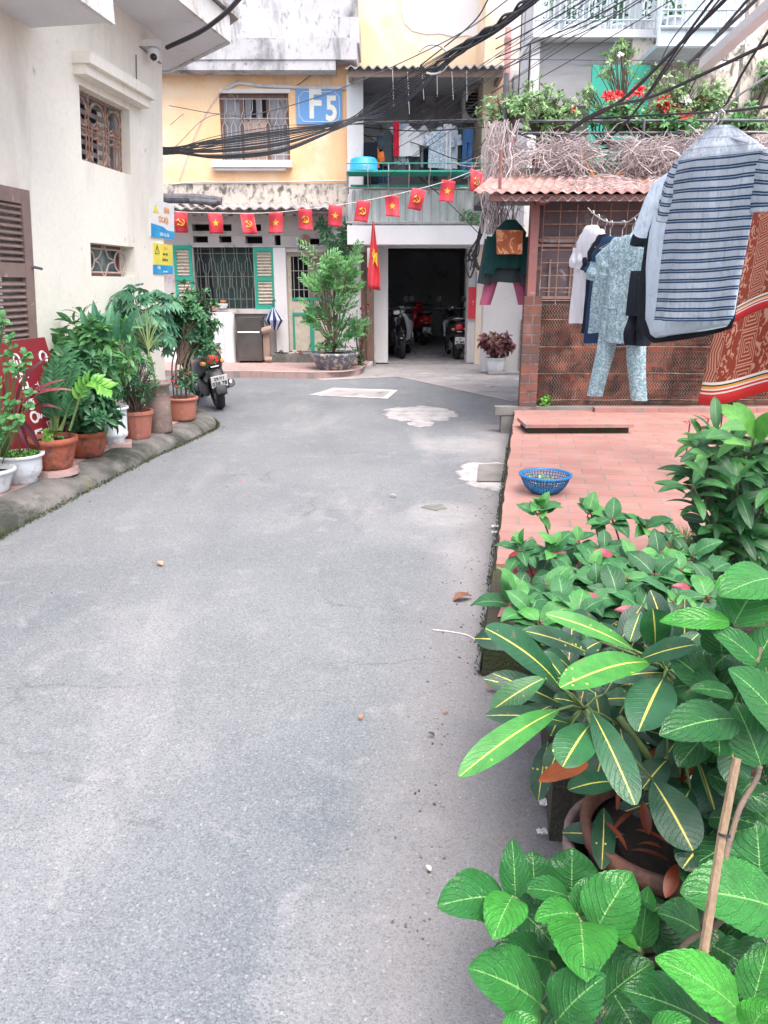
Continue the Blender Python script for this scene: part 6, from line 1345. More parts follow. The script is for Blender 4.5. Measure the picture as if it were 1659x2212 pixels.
for (x, y, s_, lb) in ((1070, 1140, .05, 'crumpled white paper beside the terrace edge'), (1068, 1153, .035, 'smaller crumpled paper beside the terrace edge'), (1180, 1740, .045, 'long torn white paper near the pots'), (1170, 1803, .03, 'small white scrap near the hydrangea')):
    p = PZ(x, y, .01); b = MB(); n = 9; vs = []
    for i in range(n):
        for j in range(n): vs.append(p+V(((i/8-.5)*s_, (j/8-.5)*s_*.6, .012+.014*NZ.noise(V((i*.9+x, j*.9, y))))))
    b.add(vs, [(i*n+j, i*n+n+j, i*n+n+j+1, i*n+j+1) for i in range(n-1) for j in range(n-1)]); b.build('paper_scrap', m_paper, label=lb, cat='litter', thick=.001)
t = None
b = MB(); b.tube(spline([PZ(935, 1360, .004), PZ(975, 1365, .004), PZ(1010, 1372, .004), PZ(1035, 1388, .004)], 6), .003, 4); b.build('string_scrap', m_paper, label='thin white string lying at the terrace corner', cat='litter')
# ================= plants
lm_mid = leafmat('mid_green_leaf', (.03, .12, .045), (.075, .25, .085), (.20, .44, .15), (.12, .28, .10))
lm_dark = leafmat('dark_green_leaf', (.022, .085, .04), (.05, .18, .075), (.13, .34, .13), (.08, .2, .08))
lm_blueg = leafmat('blue_green_leaf', (.035, .13, .08), (.085, .27, .15), (.22, .46, .27), (.14, .3, .16))
lm_bright = leafmat('bright_green_leaf', (.04, .17, .03), (.10, .34, .05), (.25, .52, .10), (.18, .42, .08))
lm_pale = leafmat('pale_green_leaf', (.08, .18, .06), (.20, .38, .14), (.42, .56, .30), (.3, .45, .2))
lm_red = leafmat('dark_red_leaf', (.06, .012, .02), (.16, .025, .045), (.38, .06, .10), (.3, .05, .08))
lm_coleus = leafmat('purple_coleus_leaf', (.08, .02, .035), (.20, .05, .08), (.30, .24, .12), (.4, .1, .2))
m_flower = leafmat('red_flower', (.5, .01, .02), (.75, .03, .04), (.85, .12, .10), (.8, .1, .1), trans=.2)
m_wflower = leafmat('white_flower', (.7, .7, .68), (.8, .8, .78), (.85, .85, .8), (.8, .8, .7), trans=.2)
UP = V((0, 0, 1))
def rv(s=1): return V((R.uniform(-s, s), R.uniform(-s, s), R.uniform(-s, s)))
def rosette(b, c, n, L, Wf, shape, ax=UP, el=(.1, .9), tl=(.3, .8), arc=.12, nu=4, nv=1, fold=.2, jit=.35, ph=None, stem=None, dn=.15, ser=0, mi=0, wave=0):
    ax = V(ax).normalized(); a1 = ax.orthogonal().normalized(); a2 = ax.cross(a1); ph = R.uniform(0, 6) if ph is None else ph
    for k in range(n):
        q = ph+k*2.4+R.uniform(-jit, jit); e = R.uniform(*el); d = (a1*math.cos(q)+a2*math.sin(q))*math.cos(e)+ax*math.sin(e)
        l = L*R.uniform(.65, 1.1); p = c+d*(.12*l)-ax*(dn*l*k/n)
        if stem: stem.tube([c-ax*(dn*l*k/n)*1.2, p], .0022, 4, cap=False)
        N = (ax*1.2-d*.4+rv(.35)).normalized()
        b.leaf(p, p+d*l-UP*(.18*l*R.random()), N, l*Wf, shape, nu, nv, arc, fold, wave, R.uniform(*tl), mi, ser)
def bush(b, c, rad, nclu, nl, L, Wf, shape='ovate', stem=None, base=None, shell=.55, tl=(.1, .9), el=(-.3, .9), **k):
    for i in range(nclu):
        while True:
            d = rv(1)
            if .1 < d.length < 1: break
        d.normalize(); r = (shell+(1-shell)*R.random())*(.85+.3*NZ.noise(d*2+V(c)))
        p = V(c)+V((d.x*rad[0]*r, d.y*rad[1]*r, d.z*rad[2]*r)); ax = (d+UP*.7).normalized()
        t0 = R.uniform(tl[0], tl[1]-.25)
        if stem and base is not None and R.random() < .7:
            bp = V(base)+V((R.uniform(-.02, .02), R.uniform(-.02, .02), 0)); m_ = bp.lerp(p, .5)+V((0, 0, .12*(p-bp).length))+rv(.02); stem.tube(spline([bp, m_, p], 4), [.007-.004*j/8 for j in range(9)], 4, cap=False)
        rosette(b, p, nl, L, Wf, shape, ax, el, (t0, t0+.3), **k)
def pinnate(b, st, base, tip, n, L, W_, up=UP, arc=.15, tl=(.3, .7), r=.006, shape='ovate', nu=4):
    base = V(base); tip = V(tip); mid = base.lerp(tip, .5)+V((0, 0, arc*(tip-base).length)); P = spline([base, mid, tip], 10)
    st.tube(P, [r*(1-.7*i/(len(P)-1)) for i in range(len(P))], 5, cap=False)
    for k in range(n):
        f = .3+.7*k/(n-1); i = min(int(f*(len(P)-1)), len(P)-2); p = P[i].lerp(P[i+1], f*(len(P)-1)-i); d = (P[i+1]-P[i]).normalized()
        s = d.cross(up if abs(d.dot(up)) < .95 else V((0, -1, 0))).normalized(); sg = 1 if k % 2 else -1; l = L*(1-.35*abs(f-.6))*R.uniform(.85, 1.1)
        dd = (s*sg*.85+d*.55+s.cross(d)*.15).normalized(); b.leaf(p, p+dd*l, s.cross(d)*1.0+rv(.2), W_*l/L, shape, nu, 1, .1, .2, 0, R.uniform(*tl))
def pot(t, c, r0, r1, h, mat, rim=.012, rimh=.03, soil=True, flute=0, belly=0, n=32):
    b = MB(); c = V(c); n0 = len(b.f)
    pr = [(r0*.96, 0)]
    for k in range(1, 8): f = k/8; pr.append((r0+(r1-r0)*f+belly*math.sin(PI*f), h*f*(1-rimh/h)))
    pr += [(r1, h-rimh), (r1+rim, h-rimh+.003), (r1+rim, h), (r1-.008, h), (r1-.016, h-.04)]
    b.lathe(pr if soil else pr+[(r1-.03, .02)], c, n, wob=flute, caps=soil); o = b.build('pot', mat, t, smooth=not flute)
    if soil:
        b = MB(); vs = []; b.lathe([(r1-.010, h-.035), (r1*.5, h-.02), (0, h-.015)], c, 20); b.build('soil', m_soil, t, smooth=True)
    return o
def potted(name, lab, px, py, z=.127, grp='potted plants along the cream wall', cat='potted plant'):
    p = PZ(px, py, z); t = thing(name, lab, cat, p, grp); return t, p
# --- pots on the left pavement
t, c = potted('potted_plant', 'small white pot cut by the left edge of the view', -14, 1062)
pot(t, c, .10, .15, .17, m_pot_white, .02); b, s = MB(), MB(); bush(b, c+V((0, 0, .5)), (.16, .16, .3), 16, 6, .08, .45, 'ovate', s, c+V((0, 0, .15))); b.build('leaves', lm_mid, t); s.build('stems', m_stem, t)
t, c = potted('cordyline_pot', 'white round pot with dark red spiky cordyline before the maroon sign', 50, 1040)
b = MB(); b.lathe([(.09, 0), (.105, .0), (.10, .02), (.125, .05), (.145, .09), (.15, .17), (.152, .19), (.172, .195), (.176, .215), (.150, .215), (.145, .19)], c, 36); b.build('pot', m_pot_white, t, smooth=True)
b = MB(); b.lathe([(.147, .195), (.08, .205), (0, .21)], c, 20); b.build('soil', m_soil, t)
b = MB()
for k in range(260):
    q, r = R.uniform(0, 6.3), .14*math.sqrt(R.random()); p = c+V((r*math.cos(q), r*math.sin(q), .205)); b.leaf(p, p+V((R.uniform(-.02, .02), R.uniform(-.02, .02), .02)), UP, .014, 'ovate', 2, 1, tint=R.random())
b.build('ground_cover', lm_bright, t)
b, s = MB(), MB(); top = c+V((.02, 0, .52)); s.tube(spline([c+V((.01, 0, .2)), c+V((0, 0, .36)), top], 5), .009, 6)
for (dx, dy, dz, ti) in ((.36, .1, .28, .6), (.42, .05, .15, .75), (.20, -.1, .22, .9), (.30, .1, .02, .5), (-.2, 0, .15, .4), (.1, -.1, -.20, .15), (.16, -.05, -.24, .1), (-.12, .0, -.16, .3), (-.2, -.1, -.05, .4), (.02, -.1, .3, .6), (.24, .15, .38, .2)):
    p = top+V((0, 0, R.uniform(-.06, .02))); b.leaf(p, p+V((dx, dy, dz)), V((0, -.5, 1)), .045, 'lance', 10, 1, .16, .5, 0, ti)
b.build('leaves', lm_red, t); s.build('stems', m_redstem, t)
t, c = potted('zz_plant_pot', 'patterned terracotta pot with glossy feathery zz plant fronds', 120, 1010, .17)
b = MB(); b.lathe([(.17, -.05), (.175, -.045), (.17, -.002), (0, -.0)], c, 12); b.build('stone_slab', m_ptile, t)
pot(t, c, .125, .175, .245, m_terra, .014, .05)
b, s = MB(), MB()
for (x0, y0, x1, y1, tt) in ((118, 930, 138, 752, 5.9), (112, 930, 112, 800, 5.8), (120, 930, 160, 790, 5.9), (125, 930, 100, 850, 5.7), (132, 930, 165, 850, 5.8), (108, 930, 140, 820, 6.0), (122, 930, 150, 770, 6.1), (118, 930, 125, 785, 5.8), (128, 930, 182, 840, 5.9)):
    pinnate(b, s, PT(x0, y0, 5.85), PT(x1, y1, tt), 18, .10, .042, V((0, -.8, .5)), .08, (.15, .55), .011)
b.build('leaves', lm_dark, t); b = MB(); pinnate(b, s, PT(150, 930, 5.8), PT(236, 842, 5.7), 24, .11, .045, V((0, -.6, .8)), .42, (.4, .9), .010); b.build('bright_frond', lm_bright, t); s.build('stems', m_stem, t)
b = MB(); bush(b, c+V((.02, -.04, .27)), (.12, .1, .04), 10, 3, .05, .8, 'broad', tl=(.5, 1)); b.build('seedlings', lm_bright, t)
t, c = potted('potted_plant', 'terracotta pot with dense dark glossy shrub behind the zz plant', 192, 985)
pot(t, c, .11, .16, .22, m_terra, .010, .04, belly=.012); b, s = MB(), MB(); bush(b, c+V((.02, 0, .58)), (.32, .25, .42), 95, 8, .13, .32, 'lance', s, c+V((0, 0, .2)), tl=(.0, .8)); bush(b, c+V((.15, -.1, .36)), (.22, .2, .12), 22, 8, .10, .36, 'lance', s, c+V((0, 0, .2)), tl=(0, .4)); b.build('leaves', lm_dark, t); s.build('stems', m_bark, t)
t, c = potted('potted_plant', 'white glazed cylinder pot with tall broad striped leaves', 247, 955, .16)
b = MB(); b.lathe([(.075, 0), (.11, .0), (.09, .03), (.125, .06), (.13, .09), (.125, .10), (.135, .28), (.14, .30), (.155, .305), (.155, .325), (.13, .325), (.12, .29)], c, 32); b.build('pot', m_pot_white, t, smooth=True)
b = MB(); b.box(c+V((0, 0, -.02)), (.30, .25, .035), .3); b.build('brick', m_ptile, t)
b, s = MB(), MB(); bush(b, c+V((-.12, .05, .80)), (.42, .25, .44), 85, 7, .16, .30, 'lance', s, c+V((0, 0, .3)), tl=(.2, 1)); b.build('leaves', lm_mid, t); s.build('stems', m_stem, t)
b = MB()
for k in range(12):
    p = c+V((-.15+.03*k, 0, .9)); d = V((R.uniform(-.25, .25), R.uniform(-.15, .1), R.uniform(.15, .36))); b.leaf(p, p+d, V((0, -1, .3)), .07, 'lance', 6, 1, .1, .3, 0, R.uniform(.3, .9))
b.build('tall_blades', lm_blueg, t)
t, c = potted('potted_plant', 'fluted orange brown pot with fine feathery bush', 299, 945)
pot(t, c, .115, .15, .265, m_terra2, .014, .035, flute=.012, n=28); b, s = MB(), MB(); bush(b, c+V((.02, 0, .58)), (.27, .25, .34), 130, 10, .055, .22, 'lance', s, c+V((0, 0, .2)), tl=(0, .8), nu=3); b.build('leaves', lm_dark, t); s.build('stems', m_bark, t)
t, c = potted('potted_plant', 'tall ribbed brown clay cylinder with big lobed papaya like leaves', 346, 932)
b = MB(); b.lathe([(.118, 0), (.125, .01), (.122, .30), (.122, .46), (.14, .465), (.14, .50), (.12, .50), (.115, .46)], c, 32); b.build('pot', m_pot_grey, t, smooth=True)
b = MB(); b.lathe([(.118, .47), (0, .48)], c, 18); b.build('soil', m_soil, t)
b, s = MB(), MB(); top = c+V((-.15, 0, 1.15))
for k in range(190):
    d = rv(1); d.normalize(); d *= R.uniform(.5, 1); p = PT(318, 690, 8.0)+V((d.x*.38, d.y*.3, d.z*.36+.02))
    if k < 26: s.tube(spline([c+V((0, 0, .48)), c+V((-.05, 0, .8)), p], 4), .006, 4, cap=False)
    ax = (d*1.3+V((0, -.3, .7))+rv(.5)).normalized(); a1 = (V((d.x, 0, -.4))-ax*V((d.x, 0, -.4)).dot(ax)).normalized(); a2 = ax.cross(a1); tt = R.uniform(.1, .9)
    for j in range(-3, 4):
        q = j*.52; dd = a1*math.cos(q)+a2*math.sin(q); l = .125*(1-.1*abs(j))*R.uniform(.85, 1.1); b.leaf(p, p+dd*l-UP*.02, ax, l*.32, 'lance', 4, 1, .08, .2, 0, tt)
b.build('leaves', lm_blueg, t); s.build('stems', m_stem, t)
t, c = potted('potted_tree', 'terracotta pot with a bushy small tree tied to stakes beside the scooter', 397, 907)
pot(t, c, .125, .155, .25, m_terra2, .016, .03); b, s = MB(), MB(); cc = PT(415, 692, 8.3)
bush(b, cc, (.31, .3, .44), 290, 8, .078, .45, 'ovate', s, c+V((0, 0, .6)), tl=(0, .9), shell=.3); bush(b, cc+V((.16, 0, -.30)), (.14, .2, .2), 40, 6, .05, .4, 'ovate', tl=(.1, .9)); bush(b, c+V((.04, 0, .45)), (.14, .12, .16), 22, 6, .08, .3, 'lance', tl=(0, .6))
b.build('leaves', lm_dark, t)
for k in range(5):
    x = -.09+.045*k; s.tube(spline([c+V((x, R.uniform(-.05, .05), .22)), c+V((x+.01, 0, .6)), cc+V((x*1.5, 0, -.15))], 5), .011 if k % 2 else .008, 6)
s.build('trunk', m_bark, t); b = MB()
for x, z in ((-.09, .42), (.12, .42), (.08, .5), (-.05, .36)): b.tube([c+V((x, -.05, z)), c+V((x+.01, .06, z+.01))], .010, 5); b.tube([c+V((x-.03, -.04, z)), c+V((x+.04, -.04, z+.015))], .006, 4)
b.build('ties', m_flagr, t)
# climbing plant at the far left
t = thing('climbing_plant', 'bright leafy climber over the maroon sign at the left edge', 'plant', PZ(5, 1040, .13), 'potted plants along the cream wall')
b, s = MB(), MB(); bs = PZ(5, 1040, .13)
for (x, y) in ((8, 700), (20, 730), (30, 750), (55, 765), (10, 770), (25, 790), (45, 800), (5, 830), (15, 860), (30, 875), (8, 900), (60, 850), (40, 905), (20, 930), (5, 690), (50, 780), (-5, 720), (-10, 850), (70, 880)):
    p = PT(x+R.uniform(-6, 6), y, 5.1); rosette(b, p, 6, .058, .7, 'broad', V((0, -.5, .8)), (-.3, .9), (.1, .8)); s.tube(spline([bs+V((0, 0, .1)), bs.lerp(p, .6)+rv(.06), p], 4), .004, 4, cap=False)
b.build('leaves', lm_mid, t); s.build('stems', m_stem, t)
# --- big bonsai pot before the garage
t = thing('potted_bonsai', 'big blue patterned bowl with a bright leafy shrub by the garage', 'potted plant', PZ(722, 808, .02)); c = PZ(722, 806, .02)
b = MB(); b.lathe([(.22, 0), (.24, .02), (.33, .16), (.42, .30), (.45, .33), (.455, .37), (.40, .37), (.36, .32)], c, 32); b.build('pot', m_pot_blue, t, smooth=True)
b = MB(); b.lathe([(.39, .33), (.2, .36), (0, .37)], c, 20); b.build('soil', m_soil, t)
b, s = MB(), MB(); base = c+V((0, 0, .35))
for (x, y, h_) in ((700, 770, 1.0), (722, 770, 1.25), (742, 770, .9), (715, 770, .6)):
    pass
for k in range(92):
    yy = R.uniform(575, 750); xx = 722+R.uniform(-38, 38); sg = R.choice((-1, 1)); q0 = PY(xx, yy, c.y+R.uniform(-.2, .2)); ln = R.uniform(.28, .55)
    q1 = q0+V((sg*ln*R.uniform(.25, .85), R.uniform(-.25, .12), ln*R.uniform(.15, .85)))
    if k < 30: s.tube(spline([base, base.lerp(q0, .6)+V((0, 0, .05)), q0], 4), .010, 4, cap=False)
    pinnate(b, s, q0, q1, 14, .13, .036, V((0, -.7, .7)), .12, (.1+.4*(yy < 660), 1.0 if yy < 700 else .7), .006, 'lance', 3)
bush(b, PY(715, 748, c.y), (.42, .3, .14), 50, 7, .07, .4, 'ovate', tl=(.3, 1.0), shell=.3)
b.build('leaves', lm_mid, t); s.build('stems', m_bark, t)
t = thing('climbing_vine', 'vine with drooping leaves climbing the white wall above the bonsai bowl', 'vine', PY(735, 620, 15.1)); b, s = MB(), MB()
for (x0, y0, x1, y1) in ((690, 480, 705, 520), (745, 500, 740, 560), (720, 520, 715, 600), (700, 560, 730, 610), (735, 560, 750, 640), (745, 485, 748, 530), (725, 540, 760, 590)):
    P = spline([PY(x0, y0, 15.2), PY((x0+x1)/2+R.uniform(-12, 12), (y0+y1)/2, 15.15), PY(x1, y1, 15.2)], 6); s.tube(P, .012, 4)
    for p in P: rosette(b, p, 4, .17, .26, 'lance', V((0, -1, -.2)), (-.2, .5), (.1, .7))
b.build('leaves', lm_dark, t); s.build('stems', m_bark, t)
t = thing('crown_of_thorns', 'reddish flowered shrub beside the bonsai bowl near the garage pillar', 'shrub', PZ(775, 800, .02)); b, s = MB(), MB(); bb = PZ(775, 796, .02)
bush(b, PY(778, 700, 14.6), (.22, .2, .38), 34, 6, .09, .3, 'lance', s, bb, tl=(.3, 1)); bush(b, PY(768, 775, 14.5), (.24, .2, .22), 60, 6, .07, .4, 'ovate', tl=(.0, .6)); b.build('leaves', lm_mid, t); s.build('stems', m_redstem, t)
b = MB()
for (x, y) in ((703, 668), (715, 655), (735, 672), (755, 690), (782, 665), (790, 680), (775, 700), (768, 712), (740, 645), (795, 660), (752, 730)): rosette(b, PY(x, y, 14.45), 9, .05, .6, 'ovate', V((0, -1, .5)), (-.6, .8), (0, 1))
b.build('flowers', lm_red, t)
# coleus pot
t = thing('coleus_pot', 'grey white pot with purple coleus standing by the white wall', 'potted plant', PZ(1069, 806, .03)); c = PZ(1069, 804, .03)
pot(t, c, .13, .16, .26, m_pot_white, .008, .03, belly=.015); b, s = MB(), MB(); bush(b, c+V((.02, 0, .50)), (.34, .3, .24), 80, 6, .10, .7, 'broad', s, c+V((0, 0, .25)), tl=(0, .9)); b.build('leaves', lm_coleus, t); s.build('stems', m_redstem, t)
b = MB(); b.box(c+V((.15, -.12, .0)), (.6, .3, .04)); b.build('flat_stone', m_apron, label='flat stone slab under the coleus pot', cat='stone')
# little weed at the shed foot
t = thing('weed', 'small green weed growing at the foot of the brick shed', 'weed', PZ(1180, 882, .26)); b = MB(); bush(b, PT(1180, 865, 8.3), (.06, .05, .08), 16, 5, .045, .6, 'ovate', tl=(.4, 1)); b.build('leaves', lm_bright, t)
for (x, y, wh) in ((1010, 470, 'larger leafy plant behind the balcony railing at its right end'), (1035, 478, 'small leafy plant at the far right corner of the balcony railing')):
    b, s = MB(), MB(); t = thing('balcony_plant', wh, 'plant', PY(x, 484, 14.98), 'plants at the right end of the balcony railing'); bush(b, PY(x, y-4, 14.98), (.16, .1, .14), 26, 5, .06, .4, 'ovate', tl=(.2, 1)); b.build('leaves', lm_mid, t)
b = MB(); q = F(1025, 410, 1060, 455, 14.9); b.bb(q[0], q[1], 14.9, 14.95, q[2], q[3]); b.build('dark_cloth', c_grey, label='dark cloth hung at the right end of the balcony railing', cat='cloth')
# planted terrace greenery
GG = 'plants growing on the roof terrace'
tp = [('pale_shrub', 'pale feathery shrub at the left end of the roof terrace', [(1085, 240, .35, .2), (1130, 225, .3, .28)], lm_pale, .065, 9.3, 60),
      ('rose_bush', 'leafy bush with a red bloom left of the green panel', [(1165, 225, .35, .35), (1215, 240, .35, .3), (1190, 270, .5, .15)], lm_pale, .065, 9.5, 66),
      ('rose_bush', 'tall pale rose bush before the green panel', [(1330, 140, .33, .26), (1400, 180, .22, .35), (1345, 108, .22, .12), (1270, 200, .10, .2), (1330, 235, .35, .12)], lm_pale, .06, 10.0, 24),
      ('rose_bush', 'large pale green bush right of the green panel above the striped t-shirt', [(1450, 200, .45, .35), (1500, 240, .4, .3), (1430, 250, .4, .2), (1540, 215, .3, .25)], lm_pale, .065, 9.6, 80),
      ('potted_shrub', 'green shrub among the red flowers under the cable coils', [(1400, 268, .45, .14), (1330, 250, .4, .15), (1470, 275, .4, .12)], lm_mid, .08, 9.4, 60),
      ('right_shrub', 'green shrub at the right edge of the roof terrace', [(1620, 250, .5, .2), (1655, 180, .2, .3), (1590, 270, .3, .15)], lm_mid, .08, 9.6, 44)]
for nm, lb, parts, m, l, Y_, n in tp:
    t = thing(nm, lb, 'bush', PY(parts[0][0], 285, Y_), GG); b, s = MB(), MB(); base = PY(parts[0][0], 292, Y_)
    for (x, y, rx, rz) in parts: bush(b, PY(x, y, Y_), (rx, .3, rz), n, 6, l, .45, 'ovate', s, base+V((R.uniform(-.1, .1), 0, 0)), tl=(.1, 1), shell=.2)
    b.build('leaves', m, t); s.build('stems', m_bark, t)
b = MB()
def bloom(x, y, r, Y_=9.5, m=None):
    p = PY(x, y, Y_); rosette(b, p, 11, r, .55, 'broad', V((R.uniform(-.4, .4), -1, .4)), (-.3, .9), (0, 1), arc=.2)
for (x, y, r) in ((1316, 211, .09), (1330, 210, .08), (1345, 212, .07), (1380, 198, .09), (1310, 208, .07), (1432, 218, .08), (1438, 230, .08), (1240, 238, .05), (1524, 213, .06), (1470, 253, .08), (1487, 252, .07), (1465, 235, .05), (1316, 262, .06), (1300, 250, .05), (1112, 305, .04), (1425, 226, .06), (1450, 262, .05)): bloom(x, y, r)
b.build('red_blooms', m_flower, label='red blooms scattered over the roof terrace plants', cat='flowers', kind='stuff')
b = MB()
for (x, y, r) in ((1482, 218, .07), (1476, 212, .05), (1560, 145, .06), (1340, 118, .04), (1610, 92, .08), (1590, 100, .06)): bloom(x, y, r)
b.build('white_blooms', m_wflower, label='white blooms scattered over the roof terrace plants', cat='flowers', kind='stuff')
# dry vines
m_vine = tintmat('dry_vine_twigs', (.30, .23, .23), (.74, .66, .66), .9)
b = MB(); vx0 = PY(1080, 330, 9.1).x
for k in range(4200):
    x = PT(1060+R.random()**.9*720, 300, 8.7).x
    if NZ.noise(V((x*2.3, 0, 5)))+R.uniform(-.5, .5) < -.12: continue
    zb_ = R.triangular(2.66, 3.12, 2.9); y = R.uniform(8.8, 9.5)
    if x < vx0+.5: zb_ = R.uniform(2.5, 3.15)
    d = V((R.uniform(-1, 1), R.uniform(-.4, .4), R.uniform(-.75, .55))).normalized(); l = R.uniform(.12, .5); p = V((x, y, zb_)); P = [p]
    for j in range(5): d = (d+rv(.45)-V((0, 0, .08))).normalized(); p = p+d*(l/5); P.append(p)
    P = [q for q in P if (q.z > 2.62 or q.x < vx0+.4) and q.z < 3.05+.22*NZ.noise(V((q.x*3, 0, 9)))+.1*R.random()]
    if len(P) > 1: b.tube(P, R.choice((.0022, .003, .003, .0045, .006)), 3, tint=R.random()**1.5, cap=False)
for k in range(60):
    x = vx0+R.uniform(-.15, .15); p = V((x, R.uniform(8.9, 9.3), 3.2)); P = [p+V((.06*math.sin(j+k), .04*math.cos(j*1.3+k), -.16*j)) for j in range(8)]; b.tube(P, .006, 3, tint=R.random())
for k in range(420):
    f = R.random(); p = V((fx0+.9+3.4*R.random(), 0, 0)); y = 7.97+1.0*f*f; z = rzf+.36*(y-7.95)/1.45+.03; p = V((p.x, y, z)); an = R.uniform(0, 3.1); l = R.uniform(.06, .25)
    b.tube([p, p+V((math.cos(an)*l*.5, math.sin(an)*l*.3, .02)), p+V((math.cos(an)*l, math.sin(an)*l*.5, R.uniform(-.03, .05)))], .003, 3, tint=R.random(), cap=False)
b.build('dry_vines', m_vine, label='mass of dry tangled grey vines hanging from the roof terrace railing', cat='vines', kind='stuff')
for (x, y, w_, h_, m, lb) in ((1320, 345, 40, 32, m_green, 'green crate half hidden in the dry vines'), (1375, 350, 40, 30, m_green, 'larger green crate in the dry vines'), (1450, 350, 24, 28, m_green, 'small green crate at the right of the dry vines'), (1225, 355, 70, 26, m_white, 'white rail panel behind the dry vines'), (1160, 345, 20, 26, m_terra, 'brown pot among the dry vines')):
    q = F(x-w_/2, y-h_/2, x+w_/2, y+h_/2, 9.33); b = MB(); b.bb(q[0], q[1], 9.30, 9.34, q[2], q[3])
    for j in range(3): b.bb(q[0]-.01, q[1]+.01, 9.28, 9.30, q[2]+(q[3]-q[2])*(.2+.3*j), q[2]+(q[3]-q[2])*(.26+.3*j))
    b.build('crate', m, label=lb, cat='crate', group='crates among the dry vines')
b = MB(); b.tube(spline([PT(1255, 330, 8.5), PT(1290, 385, 8.4), PT(1350, 372, 8.4), PT(1385, 355, 8.4)], 8), .012, 6); b.build('yellow_hose', m_orange, label='thin yellow cable curving under the dry vines', cat='cable')
# pots in the caged balconies
def cage_pot(x, y, w_, Y_, z, g_, lb):
    t = thing('cage_pot', lb, 'potted plant', PY(x, y, Y_), g_); c = PY(x, y, Y_); c.z = z; t.location.z = z; org[t.name] = c.copy(); r = w_/1664*Y_*.5*1.05
    pot(t, c, r*.75, r, r*1.25, m_pot_white, .015, .04, n=20); b = MB(); bush(b, c+V((0, 0, r*1.3+.3)), (r*1.3, r, .42), 16, 6, .10, .3, 'lance', tl=(0, .8)); b.build('leaves', lm_dark, t)
for i, (x, w_, lb) in enumerate(((1175, 34, 'first white pot from the left in the caged balcony'), (1232, 26, 'small white pot, second from the left in the caged balcony'), (1288, 30, 'third white pot in the caged balcony'), (1333, 28, 'fourth white pot in the caged balcony'), (1382, 36, 'largest white pot at the right end of the caged balcony'))):
    cage_pot(x, 84, w_, BY+.1, g0[3]+.105, 'white pots in the caged balcony', lb)
cage_pot(1452, 70, 32, C2+.2, qb[3]+.13, 'white pots in the caged balcony', 'white pot in the nearer box balcony at the upper right')
# ================= foreground plants
lf_croton = leafmat('glossy_yellow_ribbed_leaf', (.010, .042, .024), (.016, .100, .036), (.06, .30, .03), (.62, .55, .10), rough=.33, spec=.5, veins=.2, ribw=.045, nv=13, slope=.18, trans=.12, bump=.3, vcol=(.06, .2, .07), spots=(.6, .6, .12))
lf_hyd = leafmat('veined_hydrangea_leaf', (.008, .065, .018), (.022, .160, .032), (.065, .38, .035), (.20, .42, .12), rough=.33, spec=.5, veins=.45, ribw=.022, nv=7, slope=.42, trans=.15, bump=.8, vcol=(.12, .33, .10))
lf_poi = leafmat('hibiscus_leaf', (.010, .065, .024), (.026, .145, .042), (.10, .34, .06), (.18, .36, .14), rough=.42, veins=.45, ribw=.03, nv=6, slope=.38, trans=.08, bump=.4, vcol=(.16, .34, .14))
lf_lem = leafmat('shrub_lance_leaf', (.012, .06, .022), (.028, .135, .038), (.12, .34, .06), (.14, .32, .10), rough=.3, veins=.2, ribw=.03, nv=9, slope=.3, trans=.15, bump=.3, vcol=(.1, .25, .08))
lf_orange = leafmat('orange_spotted_leaf', (.09, .02, .01), (.30, .055, .02), (.48, .14, .04), (.3, .04, .02), rough=.4, spots=(.03, .03, .02), trans=.15)
def toward(p, up=.6, roll=0): return ((O-p).normalized()*(1-up)+UP*up).normalized()
def fleaf(b, Z, bx, by, tx, ty, w, tb, tt, shape, tint=.5, up=.45, arc=.06, fold=.18, nu=14, nv=4, wave=.03, ser=0, tw=0, lx=0):
    B = PT(*Z(bx, by), tb); T = PT(*Z(tx, ty), tt); tm = (tb+tt)/2; Wd = (w*.4535*tm/FX if Z is not Z1 else w*.4014*tm/FX)*1.13
    N = toward(B.lerp(T, .5), up)+V((lx, 0, 0)); b.leaf(B, T, N, Wd, shape, nu, nv, arc, fold, wave, tint, 0, ser, tw)
